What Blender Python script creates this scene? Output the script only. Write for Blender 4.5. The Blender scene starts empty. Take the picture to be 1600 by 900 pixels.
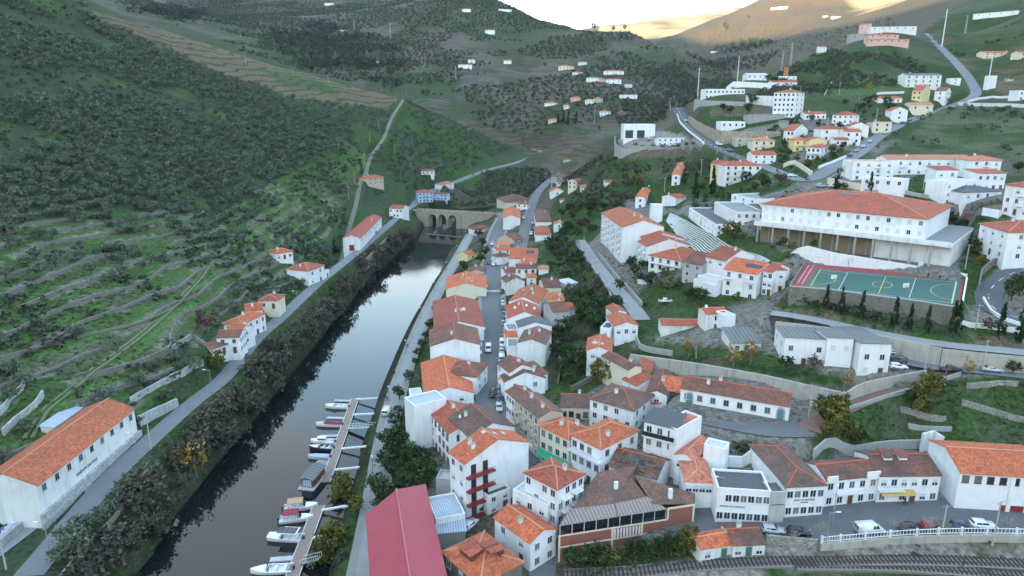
import bpy, bmesh, math, random
import numpy as np
from mathutils import Vector, Matrix
random.seed(7); RNG = np.random.default_rng(7)
R = math.radians
scene = bpy.context.scene
col = scene.collection

# ---------------------------------------------------------------- camera
CAM_H, PITCH, FPX = 88.0, R(15.0), 1067.0
cam_d = bpy.data.cameras.new('camera'); cam = bpy.data.objects.new('camera', cam_d); col.objects.link(cam)
cam_d.sensor_width = 36.0; cam_d.lens = 36.0*FPX/1600.0; cam_d.clip_start = 1.0; cam_d.clip_end = 20000
cam.location = (0, 0, CAM_H); cam.rotation_euler = (R(90)-PITCH, 0, 0)
scene.camera = cam

# ---------------------------------------------------------------- light
SUN_EL, SUN_AZ = R(3.0), R(205.0)          # low winter evening sun behind the left shoulder (azimuth clockwise from +Y)
world = bpy.data.worlds.new('World'); scene.world = world; world.use_nodes = True
wn, wl = world.node_tree.nodes, world.node_tree.links
wn.clear()
wo = wn.new('ShaderNodeOutputWorld'); bg = wn.new('ShaderNodeBackground'); sky = wn.new('ShaderNodeTexSky')
sky.sky_type = 'NISHITA'; sky.sun_disc = False; sky.sun_elevation = SUN_EL; sky.sun_rotation = SUN_AZ
sky.air_density = 1.0; sky.dust_density = 0.6; sky.ozone_density = 1.0
bg.inputs[1].default_value = 0.15
# broken evening cloud over the sky, laid out on a flat cloud deck
tc = wn.new('ShaderNodeTexCoord'); sx = wn.new('ShaderNodeSeparateXYZ'); wl.new(tc.outputs['Generated'], sx.inputs[0])
mz = wn.new('ShaderNodeMath'); mz.operation = 'MAXIMUM'; mz.inputs[1].default_value = 0.03; wl.new(sx.outputs[2], mz.inputs[0])
dx = wn.new('ShaderNodeMath'); dx.operation = 'DIVIDE'; wl.new(sx.outputs[0], dx.inputs[0]); wl.new(mz.outputs[0], dx.inputs[1])
dy = wn.new('ShaderNodeMath'); dy.operation = 'DIVIDE'; wl.new(sx.outputs[1], dy.inputs[0]); wl.new(mz.outputs[0], dy.inputs[1])
cx = wn.new('ShaderNodeCombineXYZ'); wl.new(dx.outputs[0], cx.inputs[0]); wl.new(dy.outputs[0], cx.inputs[1]); cx.inputs[2].default_value = 3.7
cn = wn.new('ShaderNodeTexNoise'); cn.inputs['Scale'].default_value = 1.1; cn.inputs['Detail'].default_value = 5; wl.new(cx.outputs[0], cn.inputs['Vector'])
cr = wn.new('ShaderNodeValToRGB'); cr.color_ramp.elements[0].position = 0.44; cr.color_ramp.elements[1].position = 0.58; wl.new(cn.outputs['Fac'], cr.inputs[0])
# towards the horizon the cloud closes into a bright veil
hz = wn.new('ShaderNodeMapRange'); hz.inputs[1].default_value = 0.48; hz.inputs[2].default_value = 0.05; wl.new(sx.outputs[2], hz.inputs[0])
cm = wn.new('ShaderNodeMath'); cm.operation = 'MAXIMUM'; wl.new(cr.outputs[0], cm.inputs[0]); wl.new(hz.outputs[0], cm.inputs[1])
ccol = wn.new('ShaderNodeMix'); ccol.data_type = 'RGBA'; wl.new(hz.outputs[0], ccol.inputs[0])
ccol.inputs[6].default_value = (1.02, 1.08, 1.13, 1); ccol.inputs[7].default_value = (2.0, 2.38, 2.6, 1)
mx = wn.new('ShaderNodeMix'); mx.data_type = 'RGBA'
fm = wn.new('ShaderNodeMath'); fm.operation = 'MULTIPLY'; fm.inputs[1].default_value = 0.82; wl.new(cm.outputs[0], fm.inputs[0])
wl.new(fm.outputs[0], mx.inputs[0]); sb_ = wn.new('ShaderNodeMix'); sb_.data_type = 'RGBA'; sb_.blend_type = 'MULTIPLY'; sb_.inputs[0].default_value = 1.0; sb_.inputs[7].default_value = (0.82, 1.02, 1.22, 1); wl.new(sky.outputs[0], sb_.inputs[6]); wl.new(sb_.outputs[2], mx.inputs[6]); wl.new(ccol.outputs[2], mx.inputs[7])
wl.new(mx.outputs[2], bg.inputs[0]); wl.new(bg.outputs[0], wo.inputs[0])

sun_d = bpy.data.lights.new('sun', 'SUN'); sun = bpy.data.objects.new('sun', sun_d); col.objects.link(sun)
sun_d.energy = 2.6; sun_d.angle = R(0.5); sun_d.color = (1.0, 0.72, 0.46)
sdir = Vector((math.sin(SUN_AZ)*math.cos(SUN_EL), math.cos(SUN_AZ)*math.cos(SUN_EL), math.sin(SUN_EL)))
sun.rotation_euler = sdir.to_track_quat('Z', 'Y').to_euler()
vs = scene.view_settings
vs.view_transform = 'Standard'; vs.look = 'None'; vs.gamma = 1; vs.use_curve_mapping = False
vs.exposure = 3.65
scene.cycles.use_denoising = True
scene.cycles.max_bounces = 5; scene.cycles.diffuse_bounces = 3; scene.cycles.glossy_bounces = 2
scene.cycles.transmission_bounces = 2; scene.cycles.volume_bounces = 0
scene.cycles.sample_clamp_indirect = 6
scene.cycles.use_adaptive_sampling = True; scene.cycles.adaptive_threshold = 0.012

# ---------------------------------------------------------------- surveying: from the photograph's pixels to the place
SP, CP_ = math.sin(PITCH), math.cos(PITCH)
def ray(px, py):
    u = (px-800.0)/FPX; v = (py-450.0)/FPX
    return np.array((u, CP_-v*SP, -SP-v*CP_))
def at_z(px, py, z):
    d = ray(px, py); t = (z-CAM_H)/d[2]; return np.array((0, 0, CAM_H))+d*t
def at_t(px, py, t):
    return np.array((0, 0, CAM_H))+ray(px, py)*t
def to_px(P):
    P = np.asarray(P, float); y = P[..., 1]; z = P[..., 2]-CAM_H
    dep = y*CP_ - z*SP; up = y*SP + z*CP_
    dep = np.maximum(dep, 1e-3)
    return 800+FPX*P[..., 0]/dep, 450-FPX*up/dep, dep
# ---------------------------------------------------------------- value noise
def vnoise(x, y, seed=0):
    xi = np.floor(x).astype(np.int64); yi = np.floor(y).astype(np.int64); xf = x-xi; yf = y-yi
    def h(a, b):
        n = (a*374761393 + b*668265263 + seed*1274126177) & 0x7fffffff
        n = ((n ^ (n >> 13))*1274126177) & 0x7fffffff
        n = n ^ (n >> 16)
        return (n & 0xffff)/65535.0
    sx_ = xf*xf*(3-2*xf); sy_ = yf*yf*(3-2*yf)
    a = h(xi, yi); b = h(xi+1, yi); c = h(xi, yi+1); d = h(xi+1, yi+1)
    return (a*(1-sx_)+b*sx_)*(1-sy_)+(c*(1-sx_)+d*sx_)*sy_
def fbm(x, y, oct=4, seed=0):
    s = 0; a = 0.5
    for i in range(oct):
        s = s+a*(vnoise(x, y, seed+i)-0.5); x = x*2.03; y = y*2.03; a *= 0.5
    return s

# ---------------------------------------------------------------- roads (pixel x, pixel y, height), width
ROADS = {
 'river_road': ([(44,900,8),(165,755,8.5),(232,690,9),(300,630,9.5),(350,590,9.5),(400,530,10),(440,495,10),(500,440,10.5),(560,392,11),(600,358,11.5),(628,334,12),(650,318,12.2)], 5.2),
 'valley_road': ([(650,318,12.2),(668,303,13),(690,291,14),(712,284,15),(760,266,20),(800,256,24),(832,246,28),(846,240,30),(845,236,31),(826,232,33)], 9.0),
 'lower_track': ([(-20,872,6.5),(60,812,7.2),(100,775,7.8),(145,757,8.4)], 4.0),
 'hill_track': ([(530,420,12),(536,400,13.5),(545,360,17),(556,320,24),(563,285,33),(571,272,36),(580,245,47),(600,215,59),(612,185,76),(630,156,94)], 3.0),
 'main_street': ([(783,332,12),(787,342,11.8),(778,362,11),(772,385,10.4),(769,410,10),(768,440,9.6),(769,480,9.2),(770,520,9),(768,560,9),(765,600,9),(764,640,9),(772,668,9),(800,688,9),(840,708,9),(880,732,9),(903,755,9)], 8.5),
 'alley_street': ([(903,755,9),(880,790,8.5),(865,830,7.5),(850,880,6.5),(842,930,6)], 4.6),
 'upper_street': ([(868,277,20),(853,287,18),(838,305,16.5),(828,330,15),(820,360,14),(813,388,13)], 7.0),
 'station_street': ([(903,755,9),(960,778,9.6),(1040,800,10.2),(1100,810,10.8),(1190,812,11.6),(1290,814,12),(1400,806,12.3),(1500,806,12.6),(1640,812,12.8)], 12.0),
 'concrete_lane': ([(905,375,21),(918,395,21),(940,425,20.5),(962,450,20),(985,475,19),(1003,500,18)], 6.0),
 'bend_road': ([(1058,168,83),(1064,180,81),(1078,200,73.5),(1108,224,66),(1150,244,61.5),(1185,256,60)], 8.0),
 'hill_street': ([(1185,256,60),(1225,272,57),(1262,282,56),(1300,262,61),(1340,240,65.5),(1372,214,70.5),(1420,189,78),(1480,168,87),(1522,150,95),(1520,132,104),(1500,105,120),(1470,75,142),(1445,52,163)], 7.5),
 'curve_road': ([(1640,412,39.5),(1600,421,38.5),(1568,434,37.2),(1548,452,35.5),(1545,472,33.5),(1560,487,32.5),(1590,496,32),(1640,505,31.5)], 7.0),
 'wall_lane': ([(1205,489,30),(1260,497,30),(1340,514,29.7),(1400,526,29.5),(1480,539,29.3),(1560,547,29.2),(1640,555,29)], 5.0),
 'car_park_road': ([(1410,562,25),(1450,570,25),(1500,574,25.2),(1560,580,25.2),(1640,590,25.2)], 7.0),
 'brick_ramp': ([(1485,576,25),(1440,592,23.7),(1390,610,22.2),(1340,628,20.7),(1290,650,19.8),(1262,672,19.4)], 5.5),
 'cobbled_yard': ([(1262,672,19.4),(1200,672,19.3),(1130,660,18.8),(1060,646,17.6)], 6.5),
 'promenade': ([(560,930,3.5),(575,850,3.5),(588,775,3.5),(600,700,3.5),(613,640,3.5),(635,570,3.5),(660,505,3.5),(690,445,3.8),(712,408,4.2),(735,366,5)], 6.0),
}
# ---------------------------------------------------------------- control points (px, py, z) and (px, py, depth)
CZ = [
 # left bank and right bank
 (205,900,.3),(330,730,.3),(440,600,.3),(520,500,.3),(560,450,.3),(640,378,.3),(663,350,.3),
 (520,900,.4),(548,800,.4),(572,730,.4),(587,680,.4),(604,620,.4),(643,530,.4),(672,470,.4),(702,400,.4),(737,350,.4),
 # town flat by the river
 (610,900,5),(640,740,5),(700,860,5.5),(650,600,5.5),(690,520,6),(720,400,7.5),(740,380,8),(860,860,6.5),(980,872,6.9),(876,887,6.5),
 (700,740,6),(760,800,7),(820,790,7.5),(840,640,9.5),(850,560,10.5),(840,500,11),(838,460,11),(825,420,11.5),(880,600,11),
 (870,370,17),(900,330,19),(870,330,16.5),(900,420,17),(880,470,13),(930,560,14.5),(930,480,15.5),(1000,560,15.5),
 (930,640,11),(1000,690,11.5),(1010,640,12),(1060,705,13.5),(1150,690,17),(1130,760,11.5),(1240,730,12.8),(1350,730,12.6),(1440,715,13),(1560,715,13.2),
 # railway strip
 (700,960,7),(850,905,8.3),(1000,887,9.0),(1100,878,10.2),(1250,868,10.6),(1400,868,10.8),(1600,878,11),(1600,930,10.5),(1200,930,10),(1400,840,11.6),
 # gardens below the car park
 (1440,650,17.5),(1600,640,19.5),(1330,665,18.5),(1500,605,23),(1600,605,23.5),(1540,690,15),(1300,690,16.5),(1440,685,14.8),
 # schoolhouse and grey roofed school
 (1000,580,15.5),(1080,640,19),(1230,655,19.5),(1020,520,19.5),(1150,560,23),(1250,571,24.2),(1200,540,24.5),(1300,580,24.8),
 (1240,480,31.3),(1350,500,31),(1490,525,30.4),(1590,525,30.4),(1050,480,23.5),(1180,470,28),(1220,457,31),
 (1000,440,21.5),(940,400,22),(960,403,22),(1000,410,24),(1050,450,24.5),(1090,470,26),(1150,440,30),(1190,455,30.5),
 (1040,400,27),(1080,420,31),(1120,400,33),(1180,420,35),(1060,350,36),(1040,330,36),(1180,400,37),(1215,400,38),
 (1010,318,37.5),(1075,320,41),(1120,360,40),(1200,370,40.5),(1190,350,44),(1190,310,50),(1240,300,54),
 (900,330,19.5),(930,350,24),(1090,255,54),(1090,300,44),
 (1130,295,48),(1190,290,51),(1215,250,60),(1160,265,55),
 (1520,410,38.5),(1490,440,36),(1510,480,32.5),(1560,400,40.5),(1600,390,46),(1530,380,42),(1580,350,49),(1500,340,48),(1480,310,53),(1400,295,56.5),(1560,310,56),(1350,290,56),(1600,320,55),
]
CT = [
 # left hillside (depth)
 (0,650,155),(0,540,178),(0,400,215),(0,300,255),(0,200,312),(0,100,395),(0,0,500),
 (100,620,165),(100,500,200),(100,400,235),(100,300,280),(100,200,340),(100,100,430),(100,0,540),(60,-40,560),
 (200,560,187),(200,450,225),(200,350,275),(200,250,335),(200,150,430),(200,60,560),
 (300,540,200),(300,450,243),(300,350,300),(300,250,378),(300,160,485),(330,105,600),
 (400,470,262),(400,380,320),(400,280,405),(400,200,500),(440,145,620),
 (480,400,338),(480,300,430),(500,220,530),(540,170,670),
 (540,300,480),(600,260,600),(650,240,660),(660,205,740),(700,255,740),(720,200,800),(770,240,810),(800,232,850),
 (630,155,770),(480,115,760),(330,70,720),(180,28,680),(560,140,765),
 # mid hill
 (560,120,1150),(450,100,1150),(500,50,1500),(400,20,1800),(600,10,1900),(300,30,1800),(250,10,2300),(100,-40,2400),(250,-35,2700),(400,-32,2600),(550,-28,2400),(660,-25,2200),(0,-40,2500),(700,100,1150),(700,50,1450),
 (800,5,1700),(750,-20,1800),(880,40,1550),(925,50,1500),(985,53,1450),(1050,80,1350),(1100,105,1250),(1150,130,1180),
 (680,160,960),(760,185,900),(850,190,930),(900,150,950),(960,110,1060),(950,175,900),(1040,160,930),(820,120,1150),(820,60,1420),(950,80,1250),(1050,120,1090),(880,212,780),(800,205,900),(1000,190,840),(930,232,690),(880,245,700),
 # right far spur and the sunlit heights
 (1140,100,2000),(1200,60,2300),(1250,20,2500),(1060,72,2600),(1130,45,2600),(1200,5,2700),(1300,-10,2800),(1350,15,2600),(1280,60,1900),(1250,90,1500),(1200,112,1250),(1460,0,2500),(1260,-40,2800),(1340,-70,2900),(1430,-90,2900),(1520,-90,2800),(1350,40,1900),
 (985,40,5000),(1040,30,5500),(1090,24,5600),(1000,58,4500),(1100,40,4800),(1160,10,5600),(930,42,5200),
 # dealership, clinic, upper right
 (965,214,465),(1100,222,420),(1030,222,445),(985,235,425),(1030,233,422),(1075,228,420),(995,216,455),(955,245,440),(1000,258,412),(1050,258,405),(960,290,405),(960,320,372),(930,300,430),(900,280,500),(1000,285,385),(1050,285,375),(1040,200,470),(1110,165,460),(1180,180,440),(1160,160,470),(1240,178,430),(1130,205,425),(1200,215,400),(1240,225,370),(1290,215,375),(1320,190,410),(1380,205,395),
 (1300,150,490),(1250,140,540),(1300,110,560),(1340,80,610),(1400,60,690),(1390,72,640),(1440,134,520),(1286,81,622),(1361,56,705),(1433,54,710),(1326,63,695),(1343,48,735),(1361,47,742),(1430,47,748),(1340,67,670),(1170,124,535),(1210,126,530),(1245,126,525),(1150,137,500),(1140,151,472),(1205,141,495),(1105,151,480),(1165,150,478),(1400,150,480),(1460,165,460),(1350,135,520),
 (1560,90,640),(1600,40,850),(1550,20,900),(1580,120,560),(1580,150,500),(1500,200,400),(1590,200,395),(1550,235,345),(1450,225,365),(1400,240,350),(1600,255,330),(1540,60,760),(1480,20,950),
]
CW = [  # outside the picture or behind a crest (world x, y, z)
 (-50,0,-1),(-50,-300,-2),(100,0,8),(200,60,12),(400,100,40),(420,300,110),(520,500,190),(700,800,300),(900,400,260),(300,-300,5),(-250,0,70),(-400,0,150),(-700,300,330),(-800,0,330),(-1200,900,420),(-300,-300,40),
 (-100,960,72),(-250,1000,95),(-420,950,130),(150,2300,140),(300,2000,110),(480,1650,70),(350,1100,78),(330,800,70),(600,1500,120),(900,3600,350),(300,4000,200),(-400,3000,640),(-900,3000,700),(1500,2000,560),(1600,3200,650),(-1500,2500,1000),(0,7000,600),(2500,6500,900),(-3000,5000,700),(3500,2500,800),(-3000,-1000,500),(3000,-500,500),(0,-2500,0),(1400,6500,800),
 (-60,640,4),(-60,600,2),(-20,590,3),(20,620,6),(60,680,12),
]
def river_world():
    left = [(150,1000),(205,900),(262,820),(330,730),(388,660),(440,600),(482,548),(520,500),(560,450),(600,412),(640,378),(655,362)]
    right = [(742,352),(702,400),(672,470),(643,530),(604,620),(587,680),(572,730),(548,800),(520,900),(500,1000)]
    L = [at_z(a, b, 0)[:2] for a, b in left]; Rr = [at_z(a, b, 0)[:2] for a, b in right]
    up = [np.array((-66, 560)), np.array((-50, 590)), np.array((-10, 615)), np.array((30, 660)), np.array((45, 640)), np.array((5, 590)), np.array((-18, 570)), np.array((-27, 540))]
    return np.array(L+up+Rr)
RIVER = river_world()
def in_poly(px, py, poly):
    inside = np.zeros(px.shape, bool); n = len(poly); j = n-1
    for i in range(n):
        xi, yi = poly[i]; xj, yj = poly[j]
        if yi != yj:
            c = ((yi > py) != (yj > py)) & (px < (xj-xi)*(py-yi)/(yj-yi)+xi); inside ^= c
        j = i
    return inside
def seg_dist(px, py, poly, closed=False, zs=None):
    best = np.full(px.shape, 1e9); bz = np.zeros(px.shape)
    n = len(poly)
    for i in range(n if closed else n-1):
        a = poly[i]; b = poly[(i+1) % n]; d = (b[0]-a[0], b[1]-a[1]); L2 = d[0]**2+d[1]**2+1e-9
        t = np.clip(((px-a[0])*d[0]+(py-a[1])*d[1])/L2, 0, 1)
        dd = np.hypot(px-a[0]-t*d[0], py-a[1]-t*d[1]); m = dd < best
        best[m] = dd[m]
        if zs is not None: bz[m] = (zs[i]+t*(zs[(i+1) % n]-zs[i]))[m]
    return best, bz

pts = [at_z(a, b, z) for a, b, z in CZ]+[at_t(a, b, t) for a, b, t in CT]+[np.array(p, float) for p in CW]
def catmull(P, step):
    P = np.array(P, float); out = []
    for i in range(len(P)-1):
        p0 = P[max(i-1, 0)]; p1 = P[i]; p2 = P[i+1]; p3 = P[min(i+2, len(P)-1)]
        n = max(2, int(np.linalg.norm(p2-p1)/step))
        for k in range(n):
            t = k/n
            out.append(0.5*((2*p1)+(-p0+p2)*t+(2*p0-5*p1+4*p2-p3)*t*t+(-p0+3*p1-3*p2+p3)*t**3))
    out.append(P[-1]); return np.array(out)
ROADW = {}
for k, (rp, w) in ROADS.items():
    P = [at_z(*p) for p in rp] if k not in ('bend_road', 'hill_street', 'hill_track') else None
    if P is None:
        dep = {'bend_road': [505,490,450,400,372,355], 'hill_street': [355,325,300,312,340,390,440,485,520,560,605,690,770], 'hill_track': [360,380,430,470,505,520,560,615,680,770]}[k]
        P = [at_t(p[0], p[1], d) for p, d in zip(rp, dep)]
    ROADW[k] = (catmull(P, 3.0), w)
    pts += P
pts = np.array(pts)
# thin out points that fall on one another
keep = []
for p in pts:
    if all(math.hypot(p[0]-q[0], p[1]-q[1]) > 2.0 for q in keep): keep.append(p)
pts = np.array(keep)
D = np.hypot(pts[:, None, 0]-pts[None, :, 0], pts[:, None, 1]-pts[None, :, 1])
n_ = len(pts)
M_ = np.zeros((n_+3, n_+3)); M_[:n_, :n_] = -D; M_[:n_, :n_] += np.eye(n_)*4.0
M_[:n_, n_] = 1; M_[:n_, n_+1:] = pts[:, :2]/1000; M_[n_:, :n_] = M_[:n_, n_:].T
sol = np.linalg.solve(M_, np.concatenate([pts[:, 2], np.zeros(3)]))
def rbf(x, y):
    o = sol[n_]+sol[n_+1]*x/1000+sol[n_+2]*y/1000
    for i in range(n_): o = o-sol[i]*np.hypot(x-pts[i, 0], y-pts[i, 1])
    return o

# ---------------------------------------------------------------- level platforms (pixel outline, height)
PADS = {
 'court': ([(1234,446),(1256,411),(1512,430),(1500,480)], 36.0),
 'school': ([(1185,378),(1195,355),(1505,378),(1492,422),(1225,386)], 38.5),
 'grey_school': ([(1212,552),(1212,518),(1400,545),(1405,588)], 24.8),
 'schoolhouse': ([(1050,640),(1062,612),(1252,628),(1246,666)], 19.4),
}
PADW = {k: (np.array([at_z(a, b, z)[:2] for a, b in p]), z) for k, (p, z) in PADS.items()}

# ---------------------------------------------------------------- ground sheet
def axis(parts):
    out = []
    for a, b, s in parts: out += list(np.arange(a, b, s))
    return out
gx = axis([(-260, -92, 1.1), (-92, 330, 2.2)]); s = 2.2; v = 330.0
while v < 4200: gx.append(v); v += s; s *= 1.055
s = 1.5; v = -260-1.1; neg = []
while v > -4200: neg.append(v); v -= s; s *= 1.055
gx = np.array(sorted(neg)+gx)
gy = axis([(70, 560, 2.0)]); v = 560.0; s = 2.0
while v < 7200: gy.append(v); v += s; s *= 1.03
v = 68.0; s = 3.0; neg = []
while v > -300: neg.append(v); v -= s; s *= 1.2
gy = np.array(sorted(neg)+gy)
GX, GY = np.meshgrid(gx, gy)
x = GX.ravel(); y = GY.ravel()
z = rbf(x, y)
dist = np.hypot(x, y)
ampl = np.clip((dist-500)/1200, 0, 1)*26 + np.clip((-x-110)/100, 0, 1)*np.clip((520-y)/200, 0, 1)*2.2
z = z + ampl*fbm(x/170, y/170, 5, 3)*np.clip(1-np.clip((y-4300)/2500, 0, 1)*-2, 0, 3)
# the old terraces of the left slope are real steps
u_, v_, dep_ = to_px(np.stack([x, y, z], 1))
terr = in_poly(u_, v_, [(-200,900),(-200,330),(120,300),(330,330),(480,260),(540,330),(470,430),(330,560),(200,650),(60,760)]) & (y < 460) & (x < -95)
lev = z/2.9+fbm(x/60, y/60, 3, 9)*2.2
fr = lev-np.floor(lev); LEV = lev.reshape(GX.shape); TERR = terr.reshape(GX.shape)
z = np.where(terr, z+2.9*0.55*(np.clip((fr-0.72)/0.22, 0, 1)-fr), z)
dr, _ = seg_dist(x, y, RIVER, True); inr = in_poly(x, y, RIVER)
bank = (y < 700) & ~inr & (dist < 760)
z = np.where(inr, np.where(dr < 2, -0.6, -2.2), z)
z = np.where(bank, np.maximum(z, 0.35+np.minimum(dr*0.12, 0.8)), z)
for k, (P, w) in ROADW.items():
    m = (x > P[:, 0].min()-25) & (x < P[:, 0].max()+25) & (y > P[:, 1].min()-25) & (y < P[:, 1].max()+25)
    d, rz = seg_dist(x[m], y[m], P[:, :2], False, P[:, 2])
    wgt = 1-np.clip((d-w/2-1.2)/4.0, 0, 1); wgt = wgt*wgt*(3-2*wgt)
    z[m] = z[m]*(1-wgt)+(rz-0.12)*wgt
for k, (P, pz) in PADW.items():
    d, _ = seg_dist(x, y, P, True); ins = in_poly(x, y, P); d = np.where(ins, 0, d)
    wgt = 1-np.clip((d-0.3)/2.4, 0, 1)
    z = z*(1-wgt)+(pz-0.05)*wgt
GZ = z.reshape(GX.shape)
def T(px_, py_):
    """ground height at world x, y"""
    xs = np.atleast_1d(np.asarray(px_, float)); ys = np.atleast_1d(np.asarray(py_, float))
    i = np.clip(np.searchsorted(gx, xs)-1, 0, len(gx)-2); j = np.clip(np.searchsorted(gy, ys)-1, 0, len(gy)-2)
    fx = np.clip((xs-gx[i])/(gx[i+1]-gx[i]), 0, 1); fy = np.clip((ys-gy[j])/(gy[j+1]-gy[j]), 0, 1)
    r = (GZ[j, i]*(1-fx)+GZ[j, i+1]*fx)*(1-fy)+(GZ[j+1, i]*(1-fx)+GZ[j+1, i+1]*fx)*fy
    return r if np.ndim(px_) else float(r[0])
TS = 70*np.power(1.0035, np.arange(0, 1330))
def ground(px_, py_, up=0.0, tmin=0):
    """first place along the line of sight where the ground (plus up) is met"""
    d = ray(px_, py_); P = np.array((0, 0, CAM_H))[None]+d[None]*TS[:, None]
    g = P[:, 2]-(T(P[:, 0], P[:, 1])+up)
    k = np.where((g < 0) & (TS > tmin))[0]
    if len(k) == 0: return P[-1]
    k = max(k[0], 1); f = g[k-1]/(g[k-1]-g[k]+1e-9); f = min(max(f, 0), 1)
    return P[k-1]*(1-f)+P[k]*f
# ---------------------------------------------------------------- materials
MATS = {}
class NB:
    def __init__(s, name):
        s.m = bpy.data.materials.new(name); s.m.use_nodes = True; s.n = s.m.node_tree.nodes; s.l = s.m.node_tree.links
        s.b = s.n['Principled BSDF']
    def node(s, t, **kw):
        n = s.n.new(t)
        for k, v in kw.items(): setattr(n, k, v)
        return n
    def link(s, a, b): s.l.new(a, b)
    def noise(s, scale, vec=None, detail=4, rough=0.55):
        n = s.node('ShaderNodeTexNoise'); n.inputs['Scale'].default_value = scale; n.inputs['Detail'].default_value = detail; n.inputs['Roughness'].default_value = rough
        if vec is not None: s.link(vec, n.inputs['Vector'])
        return n.outputs['Fac']
    def ramp(s, fac, p0, p1, c0=(0,0,0,1), c1=(1,1,1,1)):
        r = s.node('ShaderNodeValToRGB'); e = r.color_ramp.elements; e[0].position = p0; e[1].position = p1; e[0].color = c0; e[1].color = c1
        s.link(fac, r.inputs[0]); return r.outputs[0]
    def mix(s, fac, a, b, mode='MIX'):
        m = s.node('ShaderNodeMix'); m.data_type = 'RGBA'; m.blend_type = mode
        for i, v in ((0, fac), (6, a), (7, b)):
            if hasattr(v, 'is_output'): s.link(v, m.inputs[i])
            elif i == 0: m.inputs[0].default_value = v
            else: m.inputs[i].default_value = (*v[:3], 1)
        return m.outputs[2]
    def math(s, op, a, b=None):
        m = s.node('ShaderNodeMath'); m.operation = op
        for i, v in ((0, a), (1, b)):
            if v is None: continue
            if hasattr(v, 'is_output'): s.link(v, m.inputs[i])
            else: m.inputs[i].default_value = v
        return m.outputs[0]
    def coord(s, which='Object', scale=None):
        c = s.node('ShaderNodeTexCoord').outputs[which]
        if scale:
            mp = s.node('ShaderNodeMapping'); mp.inputs['Scale'].default_value = scale; s.link(c, mp.inputs['Vector']); return mp.outputs[0]
        return c
    def pos(s, scale=None):
        c = s.node('ShaderNodeNewGeometry').outputs['Position']
        if scale:
            mp = s.node('ShaderNodeMapping'); mp.inputs['Scale'].default_value = scale; s.link(c, mp.inputs['Vector']); return mp.outputs[0]
        return c
    def bump(s, h, strength, dist=0.1):
        b = s.node('ShaderNodeBump'); b.inputs['Strength'].default_value = strength; b.inputs['Distance'].default_value = dist
        s.link(h, b.inputs['Height']); s.link(b.outputs[0], s.b.inputs['Normal'])
    def base(s, c):
        if hasattr(c, 'is_output'): s.link(c, s.b.inputs['Base Color'])
        else: s.b.inputs['Base Color'].default_value = (*c[:3], 1)
    def rough(s, r): s.b.inputs['Roughness'].default_value = r

def sc(c, k): return tuple(min(1, max(0, v*k)) for v in c[:3])
def plain(name, c, rough=0.7, metal=0.0, var=0.25, scale=1.5):
    if name in MATS: return MATS[name]
    b = NB(name); f = b.noise(scale, b.pos()); b.base(b.mix(f, sc(c, 1-var), sc(c, 1+var))); b.rough(rough); b.b.inputs['Metallic'].default_value = metal
    MATS[name] = b.m; return b.m
def plaster(name, c, dirt=(0.30, 0.29, 0.27), amount=0.5):
    """rendered wall with rain streaks and blotches"""
    if name in MATS: return MATS[name]
    b = NB(name)
    f1 = b.noise(1.0, b.pos((0.9, 0.9, 0.10)), 5); st = b.ramp(f1, 0.52, 0.80)
    f2 = b.noise(0.35, b.pos(), 5); bl = b.ramp(f2, 0.45, 0.75)
    k = b.math('MULTIPLY', b.math('ADD', b.math('MULTIPLY', st, 0.7), b.math('MULTIPLY', bl, 0.35)), amount)
    base = b.mix(b.noise(0.08, b.pos(), 2), sc(c, 0.93), sc(c, 1.05))
    b.base(b.mix(k, base, dirt)); b.rough(0.85); b.bump(b.noise(6, b.pos()), 0.15, 0.03)
    MATS[name] = b.m; return b.m
def tiles(name, c, moss=(0.10, 0.085, 0.07), amount=0.35, pu=0.28, pv=0.42):
    """clay roof tile: columns and courses from the roof's own metres, tile to tile change, lichen"""
    if name in MATS: return MATS[name]
    b = NB(name); uv = b.node('ShaderNodeUVMap').outputs[0]
    sp = b.node('ShaderNodeSeparateXYZ'); b.link(uv, sp.inputs[0])
    iu = b.math('FLOOR', b.math('DIVIDE', sp.outputs[0], pu)); iv = b.math('FLOOR', b.math('DIVIDE', sp.outputs[1], pv))
    cb = b.node('ShaderNodeCombineXYZ'); b.link(iu, cb.inputs[0]); b.link(iv, cb.inputs[1])
    wn_ = b.node('ShaderNodeTexWhiteNoise'); wn_.noise_dimensions = '2D'; b.link(cb.outputs[0], wn_.inputs['Vector'])
    tone = b.mix(wn_.outputs['Value'], sc(c, 0.62), sc(c, 1.35))
    big = b.noise(0.22, b.pos(), 5, 0.65); big2 = b.noise(1.3, b.pos(), 5, 0.7)
    k = b.math('MULTIPLY', b.ramp(b.math('ADD', b.math('MULTIPLY', big, 0.6), b.math('MULTIPLY', big2, 0.4)), 0.40, 0.62), min(1.0, amount*1.5))
    colr = b.mix(k, tone, moss)
    # pale lichen spots on old tile
    k2 = b.math('MULTIPLY', b.ramp(b.noise(2.6, b.pos(), 4, 0.7), 0.58, 0.70), amount*0.9)
    colr = b.mix(k2, colr, (0.34, 0.27, 0.21))
    cu = b.math('ABSOLUTE', b.math('SINE', b.math('MULTIPLY', sp.outputs[0], math.pi/pu)))
    fv = b.math('FRACT', b.math('DIVIDE', sp.outputs[1], pv))
    h = b.math('ADD', cu, b.math('MULTIPLY', fv, 0.6))
    oi = b.node('ShaderNodeObjectInfo'); colr = b.mix(b.math('MULTIPLY', b.math('POWER', oi.outputs['Random'], 2.0), 0.65), colr, b.mix(1.0, colr, (0.60, 0.72, 0.86), 'MULTIPLY'))
    b.base(colr); b.rough(0.85); b.bump(h, 0.8, 0.06)
    MATS[name] = b.m; return b.m
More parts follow.
